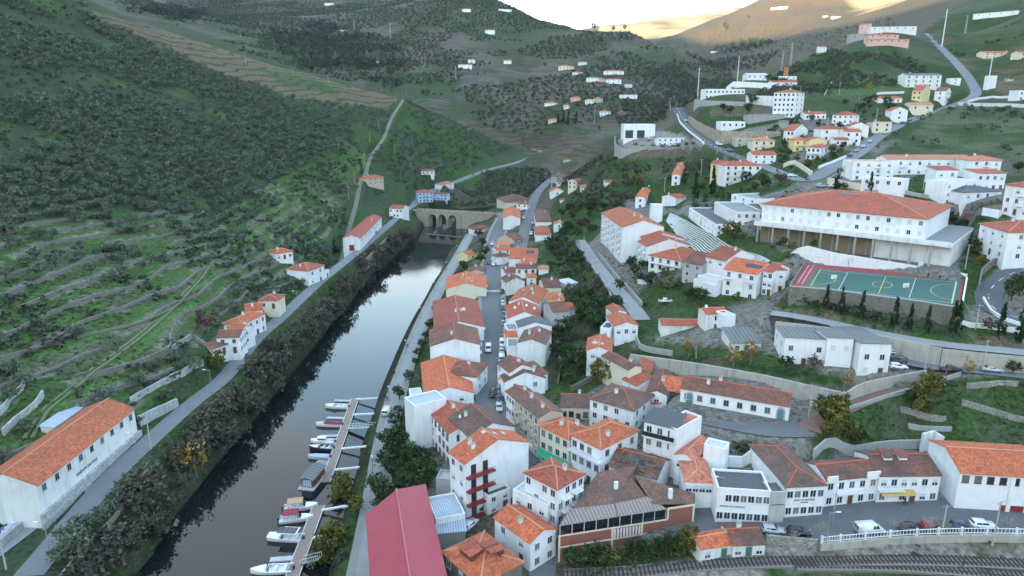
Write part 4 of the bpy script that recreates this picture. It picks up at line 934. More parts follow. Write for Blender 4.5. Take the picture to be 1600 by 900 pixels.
h_('cream townhouse with orange roof above the green awning', (844,664),(889,685),(906,662),9,'hip',T_OR,CREAM,22,'f4',style='g',chim=2)
Q = h_('white granite trimmed townhouse with orange hip roof', (893,678),(939,700),(981,665),10,'hip',T_OR,WHITE,22,'f4,r3',style='g',chim=1,bal=('f',[.5],1,DARKM,9))
h_('grey fronted brown roofed house in the upper gardens', (864,487),(889,485),(886,471),8,'gx',T_BRN,GREYW,20,'',chim=1)
h_('orange pyramid roofed house above the grey garden house', (856,467),(881,467),8,6,'hip',T_OR,CREAM,24,'l2',chim=1)
h_('brown roofed house at the top of the garden row', (850,449),(877,448),(874,437),6,'gx',T_BRN,CREAM,20,'l2')
h_('small red lean-to beside the grey garden house', (886,482),(899,481),5,3.4,'shed',T_RED,WHITE2,12,'',cat='shed',name='shed',chim=0)
h_('cluster of white garden sheds with tin roof on the slope', (885,444),(902,441),6,3,'shed',FLATW,WHITE2,8,'',cat='shed',name='shed',chim=0)
# --- centre right
h_('upper red roofed white house beside the concrete lane', (947,478),(958,488),(989,495),6.5,'gx',T_RED,WHITE,18,'f1',chim=0)
h_('lower orange red roofed white house beside the concrete lane', (948,493),(961,509),(988,498),7,'gx',T_OR,WHITE,18,'r3',chim=0)
h_('narrow white tower house with grey roof in the lane', (938,511),(954,513),(957,503),7,'flat',SLATE,WHITE,20,'f1,r2',bal=('r',[.5],1))
h_('orange gabled white house with skylights above the gardens', (917,547),(955,549),(955,529),8,'gy',T_OR,WHITE,22,'f2,l2',sky_l=3)
h_('cream house with a long blank wall and brown roof', (941,555),(983,577),(992,567),8,'gx',T_BRN,CREAM,20,'',chim=1)
h_('small white house with curved gable behind the citrus tree', (973,592),(995,602),(1000,588),5.5,'shed',T_RED,WHITE,20,'f1',chim=0)
h_('long brown roofed house running down towards the tower house', (1011,613),(1042,617),(1010,577),5.5,'gy',T_BRN,WHITE,20,'f1x1,l3',chim=1)
h_('red awning shed in front of the long brown roofed house', (1012,631),(1037,628),4,3,'shed',T_RED,WHITE,14,'',cat='shed',name='shed',chim=0)
h_('reddish outbuilding by the long retaining wall', (999,578),(1017,580),(1019,565),4,'shed',T_RED,BEIGE,14,'',cat='outbuilding',name='outbuilding',chim=0)
Q = h_('ruined house with collapsed roof and boarded orange windows', (952,726),(1027,747),(1060,720),6,'gx',T_OLD,WHITE2,22,'',cat='ruin',name='ruin',chim=0)
ORB = plain('orange_board', (0.42, 0.17, 0.045), 0.8)
for fx in (.13, .37, .62, .86):
    m_ = MB(); m_.box(-.75, -.05, -1.1, .75, -.01, 1.1, 0); m_.box(-.9, -.09, -1.25, -.75, -.01, 1.25, 1); m_.box(.75, -.09, -1.25, .9, -.01, 1.25, 1); m_.box(-.75, -.09, 1.1, .75, -.01, 1.25, 1); link('boarded_window', m_.mesh('boarded_window', [ORB, FRAMEG]), Q.root, Q.place('f', Q.L*fx, 3.6))
for fx, fy, sx_, sy_ in ((-.55,-.45,2.6,1.6),(.12,-.30,3.4,2.6),(.3,-.62,2.0,1.4)):       # dark panels on the broken roof, painting the shade inside its holes
    Q.on_roof(fx*Q.a, fy*Q.b, sx_, sy_, .05, FLATD, 'roof_hole')
rub = MB()
for i in range(160):
    px_, py_ = random.uniform(-.95, .95)*Q.a, random.uniform(-.95, .6)*Q.b; zz = Q.rzf(px_, py_)+.02; s_ = random.uniform(.15, .5); a_ = random.uniform(0, 3.1); d1 = Vector((math.cos(a_), math.sin(a_), random.uniform(-.5, .5)))*s_; d2 = Vector((-math.sin(a_), math.cos(a_), random.uniform(-.5, .5)))*s_*.5; p0 = Vector((px_, py_, zz+.12)); rub.face([p0-d1-d2, p0+d1-d2, p0+d1+d2, p0-d1+d2], i % 2)
rub.build('loose_tiles', [T_OLD, T_BRN], Q.roof)
Q = h_('white tower house with dark sheet roof and glazed veranda', (1007,657),(1057,669),(1068,652),12,'shed',SLATE,WHITE,12,'f3x2',chim=0,style='w')
m_ = MB(); m_.box(-Q.a, -Q.b-1.3, Q.h-3.0, Q.a, -Q.b-.004, Q.h-2.8, 0); m_.box(-Q.a, -Q.b-1.3, Q.h-2.8, Q.a, -Q.b-1.24, Q.h-1.8, 1); m_.build('veranda', [WHITE, GLASS], Q.root)
h_('plain white block with parapet terrace joined to the tower house', (1058,671),(1097,650),(1078,637),11.5,'flat',T_PINK,WHITE,20,'')
h_('salmon gabled white house right of the tower house', (1055,709),(1084,718),(1100,687),7,'gy',T_PINK,WHITE,22,'f2x1',chim=0)
h_('salmon hip roofed white house with green shutters', (1072,750),(1114,752),(1130,716),6.5,'hip',T_PINK,WHITE,20,'f4x1',chim=0)
h_('white roof terrace block behind the salmon roofs', (1100,694),(1134,702),(1137,690),8,'flat',FLATW,WHITE,20,'')
Q = h_('white flat roofed tourist post with parapet and flagpoles', (1122,762),(1205,767),(1225,738),7.5,'flat',FLATD,WHITE,20,'f7',style='w',cat='public building',name='public_building',door=False)
lettering(Q,'f','POSTO DE TURISMO',Q.L*.3,3.7,.5)
for fx in (.12,.42,.72):
    m_ = MB(); m_.bar((Q.L*fx-Q.a, -Q.b+.15, Q.h-.3), (Q.L*fx-Q.a, -Q.b+.15, Q.h+3.6), .05); m_.build('flagpole', METAL, Q.root)
Q = h_('narrow grey civic building between the two white fronts', (1206,769),(1229,768),(1222,750),6.8,'flat',FLATD,GREYW,20,'',cat='public building',name='public_building')
lettering(Q,'f','CASA DO POVO',Q.L*.5,4.1,.33)
Q = h_('white parish office with a large mottled brown roof', (1230,759),(1290,756),(1232,692),7,'hip',T_OLD,WHITE,20,'f5',style='w',cat='public building',name='public_building',chim=0,door=False)
lettering(Q,'f','JUNTA DE FREGUESIA',Q.L*.5,3.8,.42); lettering(Q,'f','PINHÃO',Q.L*.5,3.25,.4)
Q = h_('white arcaded street house with parapet gable and brown roof', (1291,749),(1374,741),(1360,712),6.2,'gx',T_BRN,WHITE,20,'f5',style='w',chim=0,bal=('f',[.48],1,WHITE,6))
for x0, x1, k in ((-.98,-.6,.7),(.5,.98,.9)): m_ = MB(); m_.box(x0*Q.a, -Q.b-.5, Q.h-.6, x1*Q.a, -Q.b-.2, Q.h+k); m_.build('parapet', WHITE, Q.root)
Q = h_('white street house with shop awning and dormers at the street corner', (1375,742),(1471,741),(1442,703),6.2,'gx',T_BRN,WHITE,20,'f6',style='s',chim=0,bal=('f',[.2],1,METAL,5))
for fx in (-.45,.05):
    zz = Q.rzf(fx*Q.a, -.2*Q.b); m_ = MB(); m_.box(fx*Q.a-.8, -.3*Q.b, zz-.8, fx*Q.a+.8, .1*Q.b, zz+.6, 1); slab(m_, [(fx*Q.a-1, -.36*Q.b, zz+.6), (fx*Q.a+1, -.36*Q.b, zz+.6), (fx*Q.a+1, .3*Q.b, zz+.9), (fx*Q.a-1, .3*Q.b, zz+.9)]); m_.build('dormer', [T_BRN, WHITE], Q.roof)
AWN = plain('ochre_awning', (0.55, 0.36, 0.10), 0.8); AWG = plain('green_awning', (0.03, 0.30, 0.17), 0.8)
m_ = MB(); slab(m_, [(-Q.a+.3, -Q.b-1.4, 2.4), (-Q.a+7, -Q.b-1.4, 2.4), (-Q.a+7, -Q.b-.01, 3.0), (-Q.a+.3, -Q.b-.01, 3.0)], .06); m_.build('awning', AWN, Q.root)
Q = HOUSES['cream townhouse with orange roof above the green awning']; m_ = MB(); slab(m_, [(-Q.a, -Q.b-2.0, 2.6), (Q.a+1, -Q.b-2.0, 2.6), (Q.a+1, -Q.b-.01, 3.3), (-Q.a, -Q.b-.01, 3.3)], .06); m_.build('awning', AWG, Q.root)
Q = h_('big white hall with orange roof at the right end of the street', (1501,737),(1660,747),13,8,'gx',T_OR,WHITE,16,'f8x1',cat='hall',name='hall',chim=0,style='d',door=False)
for i in range(4): m_ = MB(); m_.box(-Q.a+9+i*3.2, -Q.b-.35, -.4, -Q.a+9.7+i*3.2, -Q.b-.003, Q.h-.6); m_.build('pilaster', WHITE, Q.root)
m_ = MB(); m_.box(-Q.a+8, -Q.b-.12, 0, Q.a, -Q.b-.004, 1.5); m_.build('plinth', REDD, Q.root)
h_('low rust tiled railway shed next to the brick building', (1094,856),(1145,848),(1137,825),3,'gx',T_OR,WHITE2,20,'f2',cat='shed',name='shed',chim=0,door=GREEND)
h_('smaller brown tiled railway shed with white chimney', (1146,850),(1196,848),6,2.8,'gx',T_BRN,WHITE2,18,'f3',cat='shed',name='shed',chim=1,door=GREEND)
# --- schoolhouse terrace
Q = h_('long low white schoolhouse with arched blue doors and brown red roof', (1064,605),(1234,634),(1236,614),3.7,'gx',T_BRN,WHITE,22,'f8',cat='school',name='school',chim=2,style='g',door=False)
BLUED = plain('teal_door_paint', (0.10, 0.22, 0.25), 0.5)
for fx in (.09, .93):
    m_ = MB(); m_.prism([(-1.0,0),(1.0,0),(1.0,2.0),(.7,2.7),(0,3.0),(-.7,2.7),(-1.0,2.0)], 0, .05, 1); m_.prism([(-.65,0.01),(.65,0.01),(.65,1.9),(.45,2.35),(0,2.55),(-.45,2.35),(-.65,1.9)], .05, .08, 0)
    me = m_.mesh('door', [BLUED, FRAMEG]); me.transform(Matrix.Rotation(R(90), 4, 'X')); link('door', me, Q.root, Q.place('f', Q.L*fx, .02))
Q = thing('shelter', 'open orange tiled shelter at the left end of the schoolhouse', 'shelter', tuple(ground(1050, 620)), HOUSES['long low white schoolhouse with arched blue doors and brown red roof'].root.rotation_euler.z)
m_ = MB(); slab(m_, [(-3.4,-3.2,2.9),(3.2,-3.2,2.9),(3.2,3.2,4.4),(-3.4,3.2,4.4)]); m_.build('roof', T_OR, Q)
for px_, py_, hh in ((-3,-2.8,2.9),(2.8,-2.8,2.9),(-3,2.8,4.2),(2.8,2.8,4.2)): m_ = MB(); m_.bar((px_,py_,-.3),(px_,py_,hh),.14); m_.build('post', CONC, Q)
h_('low red roofed white house at the edge of the grey court', (1034,507),(1103,508),6,4,'gx',T_RED,WHITE2,16,'',chim=0)
h_('red roofed white cottage raised on a concrete base', (1103,490),(1137,489),6,5.5,'gx',T_RED,WHITE2,16,'f1',chim=0,dish=1)
h_('white terrace block right of the raised cottage', (1136,493),(1150,491),5,4.5,'flat',FLATW,WHITE,20,'')
h_('grey shed with slate roof behind the bare yellow tree', (1145,535),(1190,535),(1190,517),3,'shed',FIBRE,WHITE2,10,'f3',cat='shed',name='shed',chim=0)
# --- grey roofed school
W3 = dict(cat='school building', style='c', chim=0, group='blocks of the grey roofed school')
h_('left block of the grey roofed school beside the bare lawn', (1226,533),(1292,537),(1286,513),6.4,'shedb',FIBRE,WHITE,9,'f3,l2',name='school_block',**W3)
h_('narrow middle link block of the grey roofed school', (1293,532),(1334,534),(1328,515),6.8,'shedb',FIBRE,WHITE,9,'f2x1',name='school_block',**W3)
h_('tall right block of the grey roofed school beside the parked cars', (1344,546),(1392,547),(1370,511),6.8,'shedb',FIBRE,WHITE,9,'f2,l1',name='school_block',**W3)
# --- upper right quarter of the town
h_('five storey white apartment block with orange roof above the lane', (940,332),(973,355),(1027,348),14.5,'gx',T_OR,WHITE,18,'f4',style='w',bal=('f',[.12,.38,.63,.88],4,METAL,2.6),chim=3,cat='apartment block',name='apartment_block')
h_('upper half of the red roofed pair next to the apartment block', (999,368),(1005,373),(1060,367),9,'gx',T_RED,WHITE,16,'',chim=0)
h_('white gabled house with balconies beside the apartment block', (997,376),(1011,385),(1069,378),9.5,'gx',T_RED,WHITE,18,'f2',bal=('f',[.3,.75],2),chim=1)
h_('long white villa with red hip roof above the garden pool', (1014,398),(1064,407),(1079,391),8,'hip',T_RED,WHITE,20,'f4',style='d',chim=1,bal=('f',[.5],1,WHITE,13))
h_('grey walled house with brown roof right of the long villa', (1067,408),(1098,414),(1105,399),8,'gx',T_BRN,GREYW,20,'f2',style='w',chim=0)
h_('white house with dark red roof in front of the striped rows', (1103,400),(1134,407),(1150,392),8,'gx',T_RED,WHITE,20,'f2x1',chim=1)
Q = h_('white modern house with orange roof and black solar panel', (1131,419),(1184,428),(1197,414),9,'gx',T_OR,WHITE,20,'f3',style='w',solar=(.45,-.45,5,1.8),bal=('f',[.15,.78],1,GLASS,3),chim=0)
h_('white house behind the solar panel with small red porch roof', (1193,422),(1208,425),(1214,414),8,'gx',T_RED,WHITE,20,'f2,r1',chim=0)
h_('narrow white house with red canopies beside the games court', (1214,421),(1229,421),7,7.5,'hip',T_RED,WHITE,18,'f1',chim=0)
h_('low white annex with salmon terrace below the dark red roof', (1084,436),(1118,446),(1130,434),5,'flat',T_PINK,WHITE,20,'')
h_('pale flat roofed stair block above the salmon terrace', (1090,430),(1121,438),6,6.5,'flat',FLATW,WHITE,20,'')
h_('nearer row of stepped orange roofed terrace houses', (993,308),(1014,304),(1036,270,58,420),6,'gy',T_OR,WHITE,14,'f1,r8',chim=3,rise=6,name='terrace_houses',cat='terrace houses')
h_('farther short row of stepped orange roofed terrace houses', (1050,273),(1063,270),(1079,253,34,432),6,'gy',T_OR,WHITE,14,'f1,r5',chim=2,rise=4,name='terrace_houses',cat='terrace houses')
h_('single storey red roofed garage between cypresses', (1056,309),(1073,307),9,4,'gx',T_RED,WHITE,16,'',cat='garage',name='garage',chim=0)
h_('plain white windowless tower next to the terrace houses', (1019,320),(1036,320),5,10,'flat',FLATW,WHITE,20,'',cat='tower',name='tower')
h_('yellow walled wing of the hillside apartment house', (1111,255),(1132,258),(1145,247),11,'gx',T_RED,YELLOW,18,'f2',bal=('l',[.5],3),chim=0)
h_('white hillside apartment house with red roofs and balconies', (1133,258),(1190,258),11,11,'hip',T_RED,WHITE,18,'f5',bal=('f',[.15,.4],3),chim=1)
MW = dict(cat='modern building', name='modern_building', chim=0, style='w')
h_('white modern hall with dark flat roof below the terrace houses', (1077,324),(1118,350),(1172,346),4.6,'flat',FLATD,WHITE,20,'f7,r5',**MW)
h_('stepped white modern block with roof lawn', (1143,303),(1183,311),(1190,299),5,'flat',FLATG,WHITE,20,'f3',**MW)
h_('long white modern block beside the big school', (1150,331),(1196,331),(1200,315),6,'flat',FLATG,WHITE,20,'f4',**MW)
# houses round the upper streets
h_('pink cream house with orange roof at the road junction', (1177,219),(1211,220),9,6,'hip',T_PALE,CREAM,20,'f3',bal=('f',[.5],1))
h_('white low house with red roof under the cream junction house', (1176,241),(1213,243),9,5,'gx',T_RED,WHITE,18,'f3')
h_('small grey flat roofed house above the road junction', (1150,216),(1176,218),8,5,'flat',FLATG,GREYW,20,'f2')
h_('long white house with bright red roof above the yellow house', (1225,203),(1240,213),(1268,208),6.5,'gx',T_RED,WHITE,18,'f3')
h_('yellow balcony house with orange roof on the street corner', (1242,218),(1263,220),9,6.5,'hip',T_OR,YELLOW,20,'f2',bal=('f',[.5],2,WHITE,6))
h_('yellow blank gable house behind the corner villa', (1264,219),(1293,217),7,6,'gy',T_RED,YELLOW,18,'')
h_('white corner villa with red hip roof and wrap around porch', (1261,229),(1282,232),(1312,229),6.5,'hip',T_RED,WHITE,18,'f3,r3',chim=1,bal=('f',[.5],1,WHITE,6))
h_('white house with red hip roof behind the parked cars', (1283,201),(1322,202),9,6.5,'hip',T_RED,WHITE,18,'f2')
h_('white street house with red roof next to parked cars', (1320,205),(1346,208),8,6.5,'gx',T_RED,WHITE,18,'f2,r2')
h_('low white cottage with red roof in front of the street house', (1304,218),(1327,219),6,3.2,'gx',T_RED,WHITE,18,'f2',chim=0)
h_('long low house half red half brown roofed by the sawmill', (1258,177),(1291,179),7,4,'gx',T_RED,WHITE,18,'f4')
h_('broad white bungalow with red hip roof on the upper terrace', (1301,179),(1334,182),(1350,174),5,'hip',T_RED,WHITE,18,'f4,r1')
h_('white gabled house with dark red roof behind the street', (1330,196),(1358,198),8,4.5,'gy',T_RED,WHITE,20,'')
h_('pale plain house with thin red eaves beside the climbing street', (1364,191),(1394,194),8,5.5,'shedb',T_PALE,CREAM,6,'f2',chim=0)
h_('white house with pink trim beside the climbing street', (1394,172),(1419,173),8,6,'gy',T_RED,WHITE,22,'f1')
h_('pale house with red roofed wing near the top bend', (1422,163),(1459,162),8,4,'gx',T_PALE,CREAM,18,'f2')
h_('yellow house with red roof below the corrugated warehouse', (1426,141),(1441,143),(1465,136),6.5,'gx',T_RED,YELLOW,18,'f2')
h_('white house with brown roof below the corrugated warehouse', (1461,142),(1478,144),(1494,139),6.5,'gx',T_BRN,WHITE,18,'f1,r2')
h_('low white long house with orange roof beside the yellow bush', (1372,153),(1410,154),7,3.4,'gx',T_OR,WHITE,16,'f3')
h_('white warehouse with grey blue roof and a red door', (1416,117),(1472,117),11,9,'gx',SLATE,WHITE2,14,'f5',cat='warehouse',name='warehouse',chim=0,door=REDD,tmin=430)
h_('small white pump house by the climbing street', (1486,122),(1502,122),6,5,'flat',FLATW,WHITE,20,'f1',cat='pump house',name='pump_house')
h_('tall white slab tower at the top bend of the street', (1546,118),(1559,117),5,11,'flat',FLATW,WHITE,20,'',cat='tower',name='tower')
h_('white modern house with glass balconies on the far right', (1592,141),(1614,141),9,7,'flat',FLATW,WHITE,20,'f2x2')
h_('peach villa with long red roof and garden walls on the right', (1538,82),(1593,82),11,5.5,'gx',T_OR,CREAM,16,'f5',chim=1)
h_('right hand wing of the peach villa at the picture edge', (1594,82),(1625,83),11,6,'gx',T_OR,CREAM,16,'f3',chim=1)
h_('salmon villa with two red roofs below the long white store', (1358,54),(1405,54),9,6,'hip',T_RED,PINKW,16,'f4',t=650)
h_('arcaded lower floor of the salmon villa', (1357,61),(1421,61),5,3,'shed',T_RED,PINKW,10,'f6',chim=0,cat='annex',name='annex',t=640)
h_('long white store with flat roof on the hill crest', (1361,42),(1433,41),16,9,'flat',FLATW,WHITE2,20,'f6x1',cat='warehouse',name='warehouse',t=715)
h_('unfinished grey house left of the long white store', (1330,53),(1358,53),8,5,'flat',FLATG,CONC,20,'f2',t=700)
h_('small pink house behind the long white store', (1343,38),(1361,37),8,5,'gx',T_RED,PINKW,18,'f2',t=730)
h_('white modern house at the top right corner', (1521,22),(1592,16),12,7,'flat',FLATW,WHITE,20,'f4x1')
h_('garden hut with red roof on the scrub spur', (1280,73),(1292,73),5,3,'gx',T_RED,WHITE2,20,'',cat='hut',name='hut',t=625)
# right of the big school
h_('stepped white house with salmon roof terrace above the school', (1334,252),(1398,257),10,8,'flat',T_PALE,WHITE,20,'f4',bal=('f',[.6],2))
h_('white garage block with green doors under the stepped house', (1347,277),(1415,281),8,5.5,'flat',FLATW,WHITE,20,'f4x1',door=GREEND,style='w')
h_('long row house with pale orange roof at the field edge', (1386,248),(1521,245),9,7,'gx',T_PALE,WHITE,16,'f9',bal=('f',[.2,.5,.8],1))
h_('red roofed end house of the long row', (1519,250),(1566,249),10,8,'hip',T_PINK,WHITE,16,'f3',bal=('f',[.5],1))
h_('lower white house with red front roof under the long row', (1528,270),(1573,269),8,7,'shed',T_RED,WHITE,10,'f4',chim=0)
h_('white terrace house with a red pergola roof', (1464,265),(1497,271),8,7,'shed',T_RED,WHITE,10,'f2',chim=0)
h_('white stepped block joining the long row to the cube house', (1478,284),(1530,281),8,9,'flat',FLATW,WHITE,20,'f4')
h_('white cube house with grey hip roof', (1507,300),(1566,298),(1560,291),9,'hip',SLATE,WHITE,14,'f4',chim=0)
h_('tall white house with red roof at the right picture edge', (1572,288),(1615,293),10,10,'hip',T_RED,WHITE,18,'f3',bal=('f',[.6],2))
h_('large white house with red hip roof above the curved road', (1532,349),(1576,362),(1614,351),9,'hip',T_RED,WHITE,18,'f3,r2',bal=('r',[.5],2),chim=1)
h_('small pool house with blue cover beside the cube house', (1562,328),(1590,326),6,3,'flat',FLATW,WHITE,20,'',cat='hut',name='hut')
# clinic and sawmill
h_('white two storey clinic with ribbon windows and solar roof', (1102,139),(1164,141),12,7,'flat',FLATW,WHITE,20,'f10',cat='clinic',name='clinic',solar=(.3,.1,14,3),style='w',t=482)
h_('open sawmill shed with pale metal roof', (1170,180),(1226,183),11,5.5,'shedb',BLUESHEET,CONC,6,'',cat='shed',name='shed',chim=0)
h_('smaller tin roofed shed beside the sawmill', (1224,190),(1253,190),7,4,'shed',FIBRE,GREYW,8,'',cat='shed',name='shed',chim=0)
h_('five storey white block with red roof on the hill', (1210,144),(1243,148),(1267,142),15,'hip',T_RED,WHITE,16,'f5,r2',cat='apartment block',name='apartment_block',chim=2,tmin=380)
h_('white bungalow with dark red roof behind the hill block', (1207,128),(1246,128),9,5,'gx',T_RED,WHITE,16,'f2',t=505)
h_('left white factory shed with vaulted roof', (1168,117),(1200,117),12,5,'gx',FLATW,WHITE,14,'f4x1',cat='factory',name='factory',chim=0,t=545)
h_('right white factory shed with plain front', (1200,119),(1245,120),12,5,'flat',FLATW,WHITE,20,'f5x1',cat='factory',name='factory',t=535)
Q = h_('white round fronted building on a block base over the stone wall', (1127,190),(1165,191),11,7,'flat',FLATW,WHITE,20,'f4x1',cat='building',name='round_building')
h_('white car dealer hall with two dark gates', (975,194),(1024,195),12,9,'flat',FLATW,WHITE,20,'r1x1',t=452,cat='car dealer',name='dealer_hall',door=False)
Q = HOUSES['white car dealer hall with two dark gates']
for fx in (.18, .55): link('door', door_mesh(5.0, 5.0, DARKM), Q.root, Q.place('f', Q.L*fx, 0), 0)
h_('low white dealer office with grey roof', (1027,216),(1078,220),9,4.5,'shedb',FIBRE,WHITE,8,'f6',cat='office',name='office',chim=0)
# --- far hamlet on the opposite slope
FV = [('peach house with red roof at the left end of the far hamlet',(873,103),(889,103),T_PALE,CREAM,8),('cream annex beside the peach house of the far hamlet',(889,104),(897,104),T_PALE,CREAM,5),('highest white house of the far hamlet with red roof',(904,97),(917,97),T_RED,WHITE,6),('white hamlet house below the highest one',(895,113),(911,113),T_RED,WHITE,5),
 ('large hamlet villa with dark grey roof and long terrace',(917,121),(936,121),SLATE,WHITE,7),('pink wing beside the grey roofed hamlet villa',(936,123),(945,123),T_PINK,PINKW,5),('wide white hamlet house with orange roof, upper right',(944,111),(975,111),T_OR,WHITE,6),('red hip roofed hamlet house under the wide white one',(947,124),(971,124),T_RED,WHITE,6),
 ('tiny white hut right of the far hamlet',(977,132),(988,132),T_PALE,WHITE,4),('long white flat house standing apart on the far slope',(969,148),(996,148),FLATW,WHITE,5),('orange roofed house at the lower left of the far hamlet',(851,161),(871,161),T_OR,WHITE,5),('pink house with crimson roof in the lower hamlet',(892,152),(907,152),T_RED,PINKW,7),
 ('narrow white house left of the pink hamlet house',(881,164),(890,164),T_BRN,WHITE,7),('white house with flat front in the lower hamlet',(915,156),(928,156),T_PALE,WHITE,7),('pale pink house at the right of the lower hamlet',(928,154),(942,154),T_PINK,GREYW,6),('white house with red roof and terrace below the hamlet',(938,174),(954,174),T_RED,WHITE,7),
 ('yellow white house between cypresses on the valley floor',(857,187),(873,187),T_PINK,CREAM,6),('grey ruin right of the terrace house below the hamlet',(965,176),(980,176),T_BRN,STONE,4)]
for lb, A, B, rm, wm, hh in FV: h_(lb, A, B, 10, hh, 'flat' if rm is FLATW else 'hip', rm, wm, 18, 'f3', tmin=700, chim=0)
FH = [('white farmhouse beside a dark tree on the high slope',(758,47),(773,47),7,T_RED),('white roofed farm high on the left crest',(722,14),(735,14),6,T_RED),('long white shed near the top of the middle hill',(780,14),(800,15),4,FLATW),('white terraced estate house in the middle of the far slope',(716,101),(737,101),5,FLATW),('upper white block of the terraced estate',(731,93),(742,93),6,FLATW),('pair of small white houses at the right of the estate',(787,95),(799,95),5,T_PALE),
 ('white cottage at the very top left of the middle hill',(507,5),(520,5),6,T_PALE),('small blue white shed in the pine wood',(583,96),(592,96),4,FLATW),('tiny white hut above the pine wood',(531,47),(543,47),3,FLATW),('white farm with red roof on the far right spur',(1301,26),(1323,26),8,T_RED),('small white tool store left of the spur farm',(1287,25),(1296,25),5,FLATW),
 ('bright white stepped houses far up the side valley',(1112,80),(1142,73),7,FLATW),('white farmstead on the far skyline',(1205,12),(1230,10),8,FLATW),('low white yard building under the stepped houses',(1163,97),(1186,96),6,FLATW)]
for lb, A, B, hh, rm in FH: h_(lb, A, B, 12, hh, 'flat' if rm is FLATW else 'gx', rm, WHITE, 18, 'f3x1', tmin=800, chim=0)
# ---------------------------------------------------------------- ground cut and filled to the floors of the houses
VX = np.stack([x, y], 1); zz_ = GZ.ravel().copy()
road_near = np.zeros(len(x), bool)
for nm, (P, w) in ROADW.items():
    m = (x > P[:, 0].min()-8) & (x < P[:, 0].max()+8) & (y > P[:, 1].min()-8) & (y < P[:, 1].max()+8); d, _ = seg_dist(x[m], y[m], P[:, :2]); k = np.where(m)[0]; road_near[k[d < w/2+1.5]] = True
us_, vs_, ds_ = to_px(np.stack([x, y, zz_], 1)); road_near |= in_poly(us_, vs_, [(1038,326),(1060,330),(1130,366),(1212,402),(1205,418),(1120,415),(1085,402),(1060,380),(1034,346)]) & (ds_ < 330) & (ds_ > 200)
for lb, H in HOUSES.items():
    dx_, dy_ = x-H.c[0], y-H.c[1]; m = (np.abs(dx_) < H.a+H.b+30) & (np.abs(dy_) < H.a+H.b+30)
    if not m.any(): continue
    k = np.where(m)[0]; lx = np.abs(dx_[k]*H.ux[0]+dy_[k]*H.ux[1])-H.a; ly = np.abs(dx_[k]*H.uy[0]+dy_[k]*H.uy[1])-H.b; d = np.maximum(np.maximum(lx, ly), 0)
    sp_ = 1.0 if H.dep < 500 else H.dep/260
    rs = 0.0
    if 'stepped orange roofed' in lb: ry = (dx_[k]*H.uy[0]+dy_[k]*H.uy[1]+H.b)/H.D; rs = np.clip(ry, 0, 1)*(6 if 'nearer' in lb else 4)
    tgt = H.zb-0.06+rs; cut = zz_[k] > tgt; wc = 1-np.clip((d-0.8*sp_)/(2.6*sp_), 0, 1); wf = 1-np.clip((d-1.0*sp_)/(5.0*sp_), 0, 1)
    new = np.where(cut, zz_[k]*(1-wc)+np.minimum(zz_[k], tgt)*wc, zz_[k]*(1-wf)+np.maximum(zz_[k], tgt)*wf)
    lock = road_near[k] | (zz_[k] < 0.3)
    if any(q in lb for q in ('left end of the bridge', 'next to the blue house', 'beyond the blue house', 'alone on the olive slope')): lock &= d > 0.9; zz_[k] = np.where(lock, zz_[k], new)
GZ[:] = zz_.reshape(GZ.shape)
gm.vertices.foreach_set('co', np.stack([x, y, zz_], 1).astype(np.float32).ravel()); gm.update()
